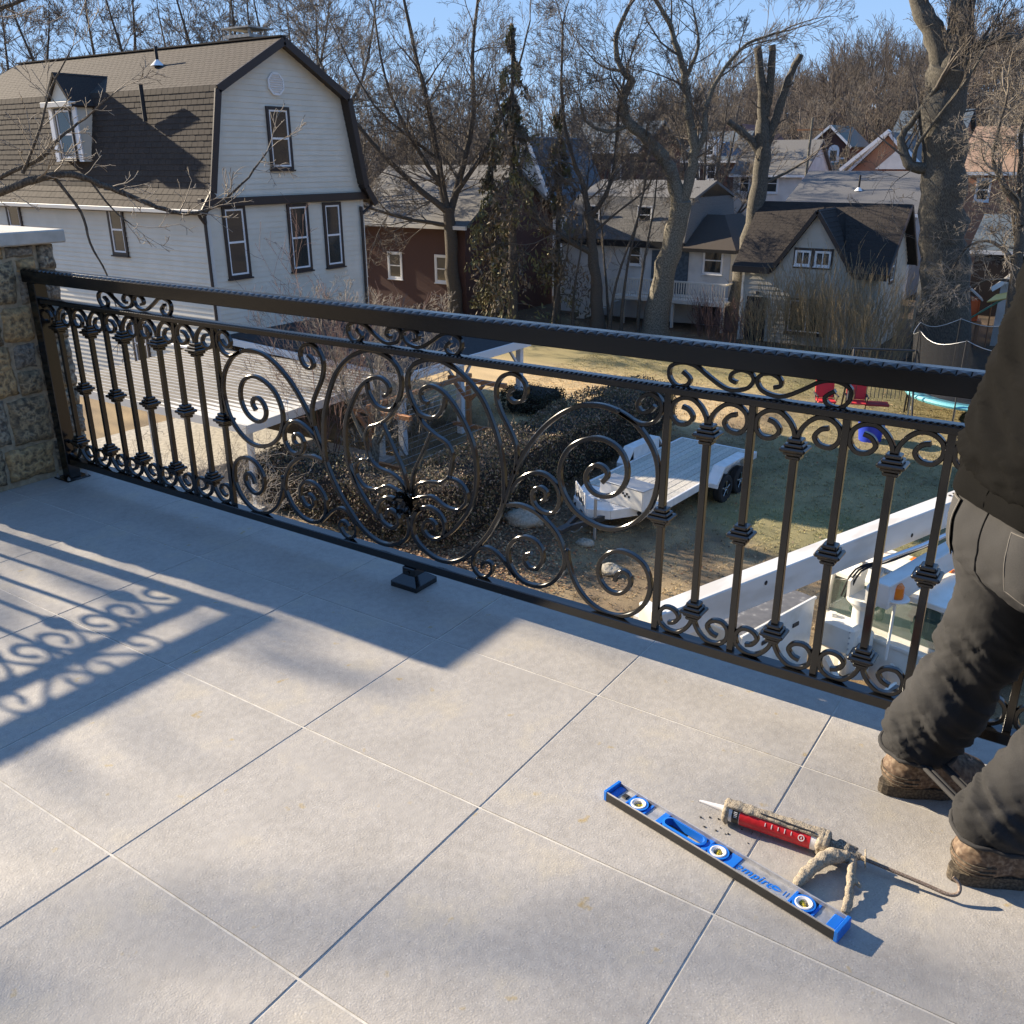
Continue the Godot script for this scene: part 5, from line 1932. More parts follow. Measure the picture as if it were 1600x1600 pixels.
# conifer: tiers of drooping boughs hung with needle tufts
func conifer(called: String, label: String, at: Vector3, h: float, w: float, tones: Array, count: int, leaf: float, droop: float, group := "", ragged := 0.35) -> Node3D:
	var o := thing(called, label, "tree", at, 0.0, group)
	var tr := MB.new()
	tr.cyl(Vector3.ZERO, Vector3(0, h, 0), 0.02 * h, 0.02, 8)
	var xf := []
	var cs := PackedColorArray()
	var boughs := int(count / 60.0)
	for b in boughs:
		var t := pow(rng.randf(), 0.8)
		var y := h * lerpf(0.08, 0.98, t)
		var L := w * (1.0 - t * 0.92) * rng.randf_range(1.0 - ragged, 1.15)
		var a := rng.randf() * TAU
		var d := Vector3(cos(a), 0, sin(a))
		var pts := PackedVector3Array()
		var rad := PackedFloat32Array()
		for i in 4:
			var u := i / 3.0
			pts.append(Vector3(0, y, 0) + d * L * u + Vector3.UP * (0.12 * L * u - droop * L * u * u))
			rad.append(lerpf(0.006 * h, 0.01, u) * 0.5)
		tr.tube(pts, rad, 3, false)
		var tone: Color = tones[rng.randi() % tones.size()]
		for i in 60:
			var u := sqrt(rng.randf())
			var p := Vector3(0, y, 0) + d * L * u + Vector3.UP * (0.12 * L * u - droop * L * u * u)
			p += rv() * L * 0.16 + Vector3.DOWN * rng.randf() * leaf * 3.0
			var s := leaf * rng.randf_range(0.5, 1.3)
			xf.append(Transform3D(Basis.from_euler(rv() * 3.0).scaled(Vector3(s, s, s)), p))
			var k := rng.randf_range(0.6, 1.3)
			cs.append(Color(tone.r * k, tone.g * k, tone.b * k))
	part("trunk", tr, M.bark, o)
	scatter("crown", leaf_quad(0.32, 1.0), M.leaf, xf, o, cs)
	return o

func vegetation() -> void:
	var std := {"max": 3, "kids": [5, 5, 4], "wig": 0.24, "up": 0.06, "ang": 0.68, "lr": 0.56, "rmin": 0.007, "dens": 2.6, "start": 0.5, "len": 2.5, "r0": 0.055}
	# multi-stemmed spreading tree beyond the cream house
	var D := Vector3(0, 0, 0)
	limbed_tree("spreading_tree", "big spreading bare tree with many rising limbs behind the cream house", [
		[v3([-23.2, -6.0, -33.7, -23.35, -2.8, -33.6, -23.4, -0.6, -33.6]), 0.36, 0.28, 0],
		[v3([-23.35, -1.4, -33.6, -23.75, 0.9, -33.4, -24.0, 3.2, -33.2, -24.3, 6.0, -32.6, -24.6, 9.0, -32.0]), 0.22, 0.05],
		[v3([-23.4, -1.0, -33.6, -23.0, 1.2, -34.2, -22.6, 3.6, -34.6, -22.6, 6.0, -34.6, -22.2, 9.4, -34.8]), 0.20, 0.05],
		[v3([-23.4, -0.8, -33.5, -24.8, 0.5, -32.6, -26.2, 2.3, -31.5, -27.3, 4.3, -30.6, -28.2, 6.2, -30.2]), 0.17, 0.035],
		[v3([-23.6, 0.2, -33.5, -24.7, 2.6, -32.4, -25.6, 5.0, -32.0, -26.0, 7.8, -31.9]), 0.13, 0.03],
		[v3([-23.5, -1.4, -33.6, -25.0, -1.0, -32.0, -26.8, -0.2, -30.4, -28.6, 1.2, -29.4]), 0.12, 0.03],
		[v3([-23.2, 0.0, -33.8, -21.9, 2.0, -34.6, -20.9, 4.4, -35.2, -20.2, 7.2, -35.6]), 0.13, 0.03],
		[v3([-23.9, 1.6, -33.3, -25.8, 3.8, -31.4, -27.6, 7.0, -31.0]), 0.09, 0.025]], M.bark, M.twig, std)
	# dark forked tree before the white house
	limbed_tree("dark_forked_tree", "dark slender forked tree before the deck house, left of the pale trunk", [
		[v3([-15.9, -6.0, -34.8, -16.05, -3.9, -34.8, -16.3, -2.0, -34.7, -16.45, -0.6, -34.6]), 0.30, 0.2, 0],
		[v3([-16.4, -0.8, -34.6, -16.7, 0.5, -34.5, -17.1, 1.6, -34.2, -17.4, 3.6, -33.8, -17.2, 6.6, -33.4]), 0.15, 0.04],
		[v3([-16.4, -0.9, -34.6, -15.8, 0.0, -34.9, -15.5, 1.4, -35.1, -15.4, 4.0, -35.2, -14.9, 6.2, -35.6]), 0.13, 0.03],
		[v3([-16.3, -2.4, -34.7, -17.4, -1.72, -34.0, -18.3, -1.1, -33.5, -18.7, 0.2, -33.2, -19.4, 2.2, -32.8, -19.9, 4.2, -32.4]), 0.15, 0.03],
		[v3([-16.3, -1.6, -34.6, -15.2, -0.6, -35.1, -14.2, 0.4, -35.8, -13.8, 1.8, -36.0]), 0.07, 0.02]], M.bark, M.twig, std)
	# pale smooth-barked tree with crooked limbs
	limbed_tree("pale_crooked_tree", "pale smooth trunked tree with crooked limbs before the deck house", [
		[v3([-13.6, -6.1, -36.0, -13.35, -3.4, -36.1, -13.0, -1.4, -36.2, -12.85, -0.2, -36.3]), 0.52, 0.42, 0],
		[v3([-12.9, -0.7, -36.3, -13.2, 0.7, -36.2, -13.7, 1.6, -36.0, -14.5, 2.5, -35.6, -15.1, 3.0, -35.3, -15.25, 3.9, -35.2, -14.95, 4.5, -35.3, -15.3, 4.95, -35.1, -15.6, 6.0, -35.0, -15.2, 7.2, -35.2]), 0.34, 0.08, 0.8],
		[v3([-12.9, -0.5, -36.3, -12.55, 0.9, -36.5, -12.5, 2.0, -36.5, -12.75, 3.2, -36.4, -13.0, 4.5, -36.3, -13.3, 5.7, -36.1, -13.8, 6.8, -35.9, -14.6, 8.0, -35.5]), 0.27, 0.07, 0.8],
		[v3([-12.6, 1.4, -36.5, -12.1, 2.4, -36.6, -12.2, 3.3, -36.7, -11.8, 4.6, -36.9, -10.8, 5.8, -37.2, -9.6, 6.2, -37.6]), 0.16, 0.04],
		[v3([-14.9, 2.9, -35.4, -15.8, 2.6, -34.9, -16.6, 3.0, -34.5, -16.9, 4.0, -34.3]), 0.12, 0.03],
		[v3([-13.0, 4.6, -36.3, -12.6, 5.8, -36.5, -12.9, 7.2, -36.4]), 0.12, 0.03],
		[v3([-15.2, 4.9, -35.2, -16.1, 5.1, -34.8, -16.9, 5.9, -34.4]), 0.08, 0.02]], M.bark_pale, M.twig, std)
	# cut-back tree with ivy
	var t7 := limbed_tree("pollarded_tree", "pollarded tree with stubby cut limbs left of the garage", [
		[v3([-11.1, -6.0, -39.2, -10.85, -3.2, -39.3, -10.6, -0.7, -39.4, -10.5, 1.5, -39.4, -10.6, 3.1, -39.4]), 0.46, 0.3, 0.25],
		[v3([-10.6, 2.8, -39.4, -10.75, 4.2, -39.3, -11.1, 5.9, -39.2]), 0.24, 0.15, 0.5],
		[v3([-10.55, 3.2, -39.4, -10.45, 4.6, -39.4, -10.5, 5.95, -39.4]), 0.2, 0.14, 0.5],
		[v3([-10.5, 1.6, -39.4, -10.1, 3.2, -39.6, -9.8, 4.6, -39.7, -9.4, 5.6, -39.8]), 0.22, 0.13, 0.6],
		[v3([-10.5, 1.6, -39.4, -11.2, 2.4, -39.2, -12.0, 3.0, -38.9]), 0.2, 0.13, 0.4],
		[v3([-10.5, 0.4, -39.4, -9.6, 0.9, -39.9, -9.0, 1.3, -40.1]), 0.09, 0.05, 1.0]], M.bark_grey, M.twig, {"max": 2, "kids": [4, 3], "wig": 0.25, "up": 0.06, "ang": 0.7, "lr": 0.5, "rmin": 0.008, "dens": 1.6, "start": 0.4, "len": 1.4, "r0": 0.035})
	# the big trunk on the right
	limbed_tree("great_tree", "great thick trunked grey tree right of the garage", [
		[v3([-1.6, -6.2, -35.6, -1.65, -3.0, -35.5, -2.1, -0.7, -35.4, -2.45, 1.2, -35.3, -2.65, 3.0, -35.3, -2.75, 4.5, -35.3]), 0.84, 0.70, 0],
		[v3([-2.8, 4.1, -35.3, -3.3, 5.4, -35.2, -3.9, 6.4, -35.1, -4.6, 8.0, -34.9]), 0.42, 0.26, 0.5],
		[v3([-2.7, 4.0, -35.3, -2.6, 5.5, -35.3, -2.55, 8.5, -35.3]), 0.50, 0.34, 0.3],
		[v3([-2.3, 4.4, -35.3, -1.9, 5.05, -35.4, -1.3, 5.25, -35.5, -0.4, 5.2, -35.7, 0.9, 5.0, -36.0]), 0.2, 0.12],
		[v3([-2.8, 1.2, -35.1, -3.4, 1.25, -34.8, -3.75, 1.8, -34.9, -3.85, 2.3, -34.9, -3.4, 3.0, -35.0, -2.9, 3.8, -34.7]), 0.22, 0.08, 0.9],
		[v3([-3.3, 1.4, -34.8, -3.2, 2.0, -34.6, -2.4, 3.2, -34.4, -1.7, 4.4, -34.4, -1.2, 6.0, -34.4]), 0.09, 0.03]], M.bark_grey, M.twig, std)
	# brushy tree at the right edge
	limbed_tree("brushy_tree", "brushy bare tree crowding the right edge behind the great trunk", [
		[v3([1.0, -6.0, -33.4, 0.7, -2.0, -33.6, 0.5, -0.3, -33.8, -0.3, 0.9, -33.7, -0.6, 1.7, -33.6, -0.5, 3.4, -33.6]), 0.2, 0.04],
		[v3([0.6, -0.6, -33.7, 0.3, 1.0, -33.8, 0.1, 2.6, -33.7, 0.5, 5.0, -33.7]), 0.13, 0.03],
		[v3([0.7, -1.8, -33.6, -0.2, -1.2, -34.0, -1.0, -1.4, -34.4, -1.4, -2.2, -34.5]), 0.08, 0.02],
		[v3([0.7, -2.4, -33.6, -0.1, -2.4, -33.4, -0.8, -2.9, -33.2]), 0.07, 0.02]], M.bark, M.twig_pale, {"max": 3, "kids": [6, 4, 3], "wig": 0.3, "up": -0.02, "ang": 0.8, "lr": 0.55, "rmin": 0.006, "dens": 3.0, "start": 0.3, "len": 1.7, "r0": 0.04})
	# saplings between the trunks
	var sap := {"max": 2, "kids": [5, 3], "wig": 0.2, "up": 0.1, "ang": 0.6, "lr": 0.5, "rmin": 0.006, "dens": 1.8, "start": 0.3, "len": 1.1, "r0": 0.025}
	var names := ["thin sapling just left of the dark forked trunk", "thin leaning sapling right of the dark forked trunk", "leaning sapling between the dark fork and the pale trunk", "slim sapling close left of the pale crooked trunk", "slim sapling just before the stair of the deck house", "leaning stem left of the dark fork, in front of the white siding"]
	var k := 0
	for q in [[-16.9, -34.2, 0.4, 5.4], [-15.2, -34.5, 1.5, 7.0], [-14.8, -34.9, 1.0, 8.4], [-14.2, -35.4, 0.6, 7.6], [-15.6, -35.4, -0.8, 6.0], [-17.6, -33.6, 0.8, 4.8]]:
		var b := Vector3(q[0], G, q[1])
		limbed_tree("sapling", names[k], [[[b, b + Vector3(q[2] * 0.25, q[3] * 0.35, 0.1), b + Vector3(q[2] * 0.8, q[3] * 0.75, -0.1), b + Vector3(q[2], q[3], 0)], 0.075, 0.02]], M.bark, M.twig, sap, "saplings along the lane")
		k += 1
	# ivy-hung spruce group in the middle
	var olive := [Color(0.13, 0.125, 0.050), Color(0.17, 0.155, 0.065), Color(0.11, 0.095, 0.055), Color(0.19, 0.14, 0.085), Color(0.12, 0.098, 0.072)]
	conifer("ragged_spruce", "tall ragged olive spruce with drooping boughs beside the spreading tree", Vector3(-19.4, G, -33.0), 13.0, 2.5, olive, 5200, 0.13, 0.75, "", 0.7)
	conifer("ragged_spruce", "shorter ragged spruce left of the tallest one, before the brick house", Vector3(-20.9, G, -33.6), 9.0, 2.1, olive, 3000, 0.13, 0.8, "", 0.7)
	conifer("ragged_spruce", "shaggy dark spruce right of the tallest one", Vector3(-18.0, G, -34.6), 9.8, 2.3, olive, 3200, 0.13, 0.75, "", 0.7)
	# trees against the sky behind the cream house, and left of it
	var wide := {"max": 3, "kids": [5, 4, 4], "wig": 0.2, "up": 0.06, "ang": 0.6, "lr": 0.58, "rmin": 0.014, "dens": 1.3, "start": 0.5, "len": 4.2, "r0": 0.09}
	var sky_trees := ["bare tree rising behind the far end of the brown roof", "bare tree behind the middle of the brown roof", "bare tree behind the ridge just left of the chimney", "bare tree behind the gable peak of the cream house", "bare tree beyond the left edge of the brown roof"]
	k = 0
	for q in [[-69.0, -47.5, 24.0], [-64.0, -52.0, 23.5], [-58.5, -53.5, 23.0], [-53.5, -54.5, 22.5], [-74.0, -40.5, 24.0]]:
		wild_tree("bare_tree", sky_trees[k], Vector3(q[0], G, q[1]), q[2], 0.45, M.bark, M.twig, wide, Vector3.ZERO, "bare trees behind the cream house")
		k += 1
	# the near tree whose limb hangs across the house on the left; its trunk stands outside the frame
	limbed_tree("overhanging_tree", "near bare tree reaching a drooping limb across the cream house", [
		[v3([-5.4, -6.0, -0.9, -5.3, -2.5, -1.0, -5.0, 0.2, -1.1, -4.8, 1.6, -1.1, -4.6, 3.4, -1.0]), 0.17, 0.10, 0],
		[v3([-4.95, 0.4, -1.1, -4.2, 0.95, -1.5, -3.4, 1.26, -1.95, -3.2, 1.37, -2.2, -3.1, 1.385, -2.4, -2.98, 1.28, -2.62, -2.86, 1.18, -2.82, -2.72, 1.09, -3.0, -2.58, 1.08, -3.15, -2.45, 1.16, -3.3, -2.3, 1.36, -3.5, -2.18, 1.56, -3.62]), 0.042, 0.006, 1.6],
		[v3([-3.17, 1.36, -2.28, -3.08, 1.1, -2.4, -3.06, 0.86, -2.42, -3.02, 0.6, -2.5, -2.95, 0.3, -2.5]), 0.016, 0.005, 0.5],
		[v3([-3.05, 1.35, -2.5, -2.95, 1.12, -2.6, -2.86, 0.99, -2.7]), 0.011, 0.004, 1.2],
		[v3([-4.4, 0.85, -1.4, -3.5, 1.36, -2.0, -3.2, 1.5, -2.2, -3.08, 1.66, -2.33, -2.98, 1.8, -2.5, -2.85, 1.98, -2.7]), 0.026, 0.005, 1.8],
		[v3([-4.8, 1.6, -1.1, -4.0, 2.1, -1.7, -3.35, 2.5, -2.1, -3.1, 2.62, -2.3, -2.85, 2.66, -2.5]), 0.03, 0.006, 1.2],
		[v3([-3.3, 1.4, -2.1, -3.12, 1.72, -2.2, -3.05, 2.0, -2.3, -2.9, 2.3, -2.45]), 0.014, 0.004, 1.5],
		[v3([-4.7, 2.4, -1.0, -5.0, 3.6, -0.6, -5.2, 5.2, -0.3]), 0.08, 0.02, 0.8]], M.bark, M.twig_pale, {"max": 2, "kids": [3, 2], "wig": 0.24, "up": 0.05, "ang": 0.7, "lr": 0.5, "rmin": 0.0028, "dens": 3.2, "start": 0.5, "len": 0.42, "r0": 0.009, "flare": false})
	# small many-stemmed tree by the patio roof
	limbed_tree("garden_tree", "small many stemmed bare garden tree rising beside the patio roof", [
		[v3([-9.75, -6.0, -12.7, -9.7, -5.2, -12.75, -9.62, -4.4, -12.8]), 0.11, 0.085, 0],
		[v3([-9.65, -4.6, -12.8, -9.6, -3.6, -12.9, -9.75, -2.7, -12.8, -10.1, -1.9, -12.6]), 0.065, 0.02],
		[v3([-9.62, -4.5, -12.8, -9.3, -3.6, -13.2, -9.0, -2.9, -13.5, -8.6, -2.2, -13.9]), 0.06, 0.02],
		[v3([-9.7, -5.0, -12.8, -10.1, -4.0, -12.6, -10.35, -3.0, -12.5, -10.5, -2.0, -12.2]), 0.055, 0.015],
		[v3([-9.6, -4.6, -12.8, -9.2, -4.2, -12.6, -8.7, -3.5, -12.6, -8.3, -2.8, -12.8]), 0.045, 0.015],
		[v3([-9.6, -4.4, -12.8, -9.9, -3.2, -13.3, -10.1, -2.2, -13.7]), 0.05, 0.015]], M.bark_pale, M.twig_pale, {"max": 3, "kids": [5, 4, 3], "wig": 0.3, "up": 0.05, "ang": 0.7, "lr": 0.55, "rmin": 0.004, "dens": 4.0, "start": 0.4, "len": 0.9, "r0": 0.022, "flare": false})
	var bush := {"max": 3, "kids": [6, 4, 3], "wig": 0.22, "up": 0.05, "ang": 0.6, "lr": 0.55, "rmin": 0.004, "r0": 0.018}
	twig_shrub("twiggy_shrub", "reddish twiggy shrub before the right window of the cream gable", Vector3(-11.4, G + 0.4, -12.9), 9, 4.4, 0.5, M.twig_red, bush)
	twig_shrub("twiggy_shrub", "grey twiggy shrub between the cream gable and the pavilion roof", Vector3(-12.2, G + 0.3, -15.0), 9, 3.6, 0.7, M.twig, bush)
	twig_shrub("twiggy_shrub", "broad twiggy shrub spreading over the black pavilion roof", Vector3(-10.5, G, -15.2), 10, 3.0, 0.9, M.twig_pale, bush)
	twig_shrub("twiggy_shrub", "tangled twiggy shrub below the balusters beside the pillar", Vector3(-5.4, G + 1.0, -4.6), 16, 2.6, 1.0, M.twig_pale, {"max": 3, "kids": [6, 5, 3], "wig": 0.42, "up": -0.04, "ang": 0.8, "lr": 0.55, "rmin": 0.003, "r0": 0.014}, "", 0.7)
	twig_shrub("twiggy_shrub", "tangled twiggy shrub in front of the patio roof edge", Vector3(-9.6, G + 0.4, -7.6), 16, 2.3, 0.9, M.twig_pale, {"max": 3, "kids": [6, 5, 3], "wig": 0.42, "up": -0.02, "ang": 0.8, "lr": 0.55, "rmin": 0.003, "r0": 0.014}, "", 1.0)
	# tall dry reeds and brush before the garage
	var reed := {"max": 2, "kids": [3, 2], "wig": 0.09, "up": 0.05, "ang": 0.35, "lr": 0.5, "rmin": 0.006, "r0": 0.014}
	k = 0
	var rn := ["tall dry brush before the garage door", "tall dry brush below the garage windows", "tall dry brush at the middle of the garage wall", "tall dry brush at the right corner of the garage", "tall dry brush between the garage and the trampoline", "rusty brush under the deck of the white house", "low rusty brush left of the garage"]
	for q in [[-8.6, -35.4, 2.2, 40], [-7.2, -34.9, 2.9, 60], [-5.8, -34.4, 3.2, 70], [-4.6, -34.0, 3.3, 70], [-3.4, -33.4, 2.9, 60], [-11.4, -37.0, 1.6, 50], [-10.0, -35.6, 1.5, 40]]:
		twig_shrub("dry_brush", rn[k], Vector3(q[0], G, q[1]), q[3], q[2], 0.5, M.reed if k < 5 else M.twig_red, reed, "dry brush along the back lane", 0.9)
		k += 1
	# hedges
	var hz := [Color(0.085, 0.070, 0.032), Color(0.13, 0.082, 0.050), Color(0.20, 0.135, 0.085), Color(0.065, 0.066, 0.028), Color(0.15, 0.125, 0.055), Color(0.26, 0.19, 0.14)]
	hedge("clipped_hedge", "long clipped brown leaved hedge running beside the flatbed trailer", [[-7.9, -6.3, -22.3, -11.2, 1.55], [-12.2, -7.6, -12.2, -10.8, 1.25]], 620.0, hz, 0.034)
	hedge("low_hedge", "short dark clipped hedge before the pavilion posts", [[-11.9, -10.2, -22.6, -20.9, 0.75]], 500.0, [Color(0.03, 0.034, 0.018), Color(0.045, 0.042, 0.022)], 0.04)
	# woods on the hill: many bare trees, one mass
	var protos := []
	for i in 4:
		var m := MB.new()
		var h := 11.0 + i * 1.3
		var cf := {"max": 2, "kids": [10, 7], "wig": 0.2, "up": 0.10, "ang": 0.7, "lr": 0.40, "rmin": 0.022, "from": 0.3}
		sprout(m, Vector3.ZERO, Vector3.UP, h, 0.20, 0, cf)
		for j in 3:
			sprout(m, Vector3(0, h * rng.randf_range(0.25, 0.4), 0), (Vector3.UP + rv() * 0.5).normalized(), h * 0.6, 0.12, 0, cf)
		protos.append(m.mesh())
	var w := Node3D.new()
	w.name = "woods"
	add_child(w)
	stuff(w)
	for pi in 4:
		var xf := []
		var cs := PackedColorArray()
		for i in 300:
			var phi := deg_to_rad(rng.randf_range(-8.0, 66.0))
			var r := sqrt(rng.randf_range(108.0 * 108.0, 262.0 * 262.0))
			var x := 4.1 - sin(phi) * r
			var z := 2.1 - cos(phi) * r
			var s := rng.randf_range(0.7, 1.15)
			xf.append(Transform3D(Basis(Vector3.UP, rng.randf() * TAU).scaled(Vector3(s, s * rng.randf_range(0.85, 1.1), s)), Vector3(x, terrain(x, z) - 0.2, z)))
			var t := rng.randf()
			var g := rng.randf_range(0.7, 1.35)
			cs.append(Color(g * (1.0 + 0.10 * t), g, g * (1.0 - 0.06 * t)))
		scatter("bare_trees", protos[pi], M.far_twig, xf, w, cs)
	# dry leaves and brush on the forest floor read as a brown mass between the trunks
	var bm := MB.new()
	for j in 9:
		sprout(bm, rv() * Vector3(1.2, 0, 1.2), (Vector3.UP + rv() * 0.6).normalized(), 2.2, 0.03, 0, {"max": 1, "kids": [6], "wig": 0.25, "up": 0.0, "ang": 0.7, "lr": 0.6, "rmin": 0.02})
	var bx_ := []
	var bc := PackedColorArray()
	for i in 1500:
		var phi := deg_to_rad(rng.randf_range(-8.0, 66.0))
		var r := sqrt(rng.randf_range(70.0 * 70.0, 230.0 * 230.0))
		var x := 4.1 - sin(phi) * r
		var z := 2.1 - cos(phi) * r
		bx_.append(Transform3D(Basis(Vector3.UP, rng.randf() * TAU).scaled(Vector3.ONE * rng.randf_range(0.7, 1.5)), Vector3(x, terrain(x, z) - 0.1, z)))
		var g := rng.randf_range(0.8, 1.5)
		bc.append(Color(g * 1.15, g, g * 0.82))
	scatter("brush", bm.mesh(), M.far_twig, bx_, w, bc)
	# evergreens on the slope
	var yel := [Color(0.16, 0.165, 0.045), Color(0.12, 0.135, 0.04), Color(0.19, 0.18, 0.06)]
	var drk := [Color(0.055, 0.070, 0.030), Color(0.075, 0.085, 0.035)]
	k = 0
	var en := ["bright yellow green evergreen on the slope above the far roofs", "second yellow green evergreen just right of the brightest one", "dark evergreen on the slope left of the yellow green ones", "dark evergreen at the top of the slope", "dark evergreen far right on the slope"]
	for q in [[12.3, 118.0, 10.0, 3.6, 0], [10.4, 126.0, 9.0, 3.4, 0], [15.0, 122.0, 9.5, 3.2, 1], [11.0, 160.0, 12.0, 3.0, 1], [6.0, 150.0, 10.0, 3.5, 1]]:
		var x: float = 4.1 - sin(deg_to_rad(q[0])) * q[1]
		var z: float = 2.1 - cos(deg_to_rad(q[0])) * q[1]
		conifer("evergreen_tree", en[k], Vector3(x, terrain(x, z), z), q[2], q[3], yel if q[4] == 0 else drk, 2600, 0.5, 0.25, "evergreens on the wooded slope", 0.3)
		k += 1
	# trees among the far houses
	k = 0
	var fn := ["bare tree between the far brick houses and the pale roof", "bare tree behind the blue roofed house", "bare tree above the orange brick house", "bare tree left of the green roofed house", "bare tree behind the tall narrow white house", "bare tree behind the long brick house", "bare tree beyond the deck house roof"]
	for q in [[15.5, 84.0], [25.0, 92.0], [6.0, 78.0], [18.5, 100.0], [31.0, 76.0], [38.0, 70.0], [22.5, 66.0]]:
		var x: float = 4.1 - sin(deg_to_rad(q[0])) * q[1]
		var z: float = 2.1 - cos(deg_to_rad(q[0])) * q[1]
		wild_tree("street_tree", fn[k], Vector3(x, G, z), rng.randf_range(9.5, 12.0), 0.22, M.bark, M.twig, {"max": 3, "kids": [5, 4, 3], "wig": 0.2, "up": 0.06, "ang": 0.6, "lr": 0.55, "rmin": 0.012, "dens": 1.0, "start": 0.5, "len": 2.2, "r0": 0.05}, Vector3.ZERO, "bare trees among the far houses")
		k += 1
	# a tangle of bare crowns between the gardens and the far roofs
	k = 0
	var tn := ["bare tree between the cream gable and the brick house", "bare tree just behind the left half of the brick house", "bare tree behind the right half of the brick house", "bare tree right behind the ivy hung spruces", "bare tree behind the left edge of the deck house", "bare tree behind the deck house chimney side", "bare tree just left of the green slate roofs", "bare tree far behind the spreading tree", "bare tree right of the great trunk before the orange bricks", "bare tree beyond the white garage"]
	for q in [[44.5, 50.0, 9.0], [41.0, 58.0, 10.0], [37.0, 60.0, 10.5], [33.0, 56.0, 10.0], [29.5, 62.0, 10.0], [26.0, 68.0, 9.5], [21.0, 74.0, 9.5], [39.0, 80.0, 11.0], [5.2, 52.0, 8.5], [2.6, 60.0, 9.5]]:
		var x: float = 4.1 - sin(deg_to_rad(q[0])) * q[1]
		var z: float = 2.1 - cos(deg_to_rad(q[0])) * q[1]
		wild_tree("lane_tree", tn[k], Vector3(x, G, z), q[2], 0.18, M.bark, M.twig, {"max": 3, "kids": [5, 4, 4], "wig": 0.25, "up": 0.05, "ang": 0.7, "lr": 0.58, "rmin": 0.011, "dens": 1.5, "start": 0.4, "len": 2.2, "r0": 0.045}, Vector3.ZERO, "bare trees between the houses")
		k += 1
	# a bare tree west of the terrace, outside the frame: its boughs throw the soft shadows on the tiles
	wild_tree("terrace_tree", "bare tree standing west of the terrace", Vector3(-14.0, G, 3.2), 19.5, 0.36, M.bark, M.twig, {"max": 3, "kids": [4, 3, 2], "wig": 0.2, "up": 0.06, "ang": 0.6, "lr": 0.55, "rmin": 0.012, "dens": 0.8, "start": 0.5, "len": 2.0, "r0": 0.06})

# ---------------------------------------------------------------- vehicles and garden things
func wheel(parent: Node3D, at: Vector3, r: float, w: float, sx: float, spokes := 5) -> void:
	var bs := Basis(Vector3.BACK, -PI / 2 * sx)
	var t := MB.new()
	t.lathe([[r * 0.62, -w * 0.5], [r * 0.9, -w * 0.5], [r, -w * 0.34], [r, w * 0.34], [r * 0.9, w * 0.5], [r * 0.62, w * 0.5], [r * 0.6, w * 0.2]], at, 28, bs)
	var ty := part("wheel", t, M.tyre, parent)
	var m := MB.new()
	m.lathe([[r * 0.62, w * 0.40], [r * 0.55, w * 0.40], [r * 0.50, w * 0.1], [0.0, w * 0.1]], at, 24, bs)
	part("rim", m, M.steel_dark, ty)
	var s := MB.new()
	for i in spokes:
		var a := TAU * i / spokes
		var d := Vector3(0, cos(a), sin(a))
		var o := Vector3(sx * w * 0.34, 0, 0)
		s.beam(at + o + d * r * 0.08, at + o + d * r * 0.56, 0.03, r * 0.17, 0.004, Vector3(sx, 0, 0))
	s.lathe([[0.0, w * 0.44], [r * 0.14, w * 0.42], [r * 0.16, w * 0.3]], at, 12, bs)
	part("spokes", s, M.chrome, ty)

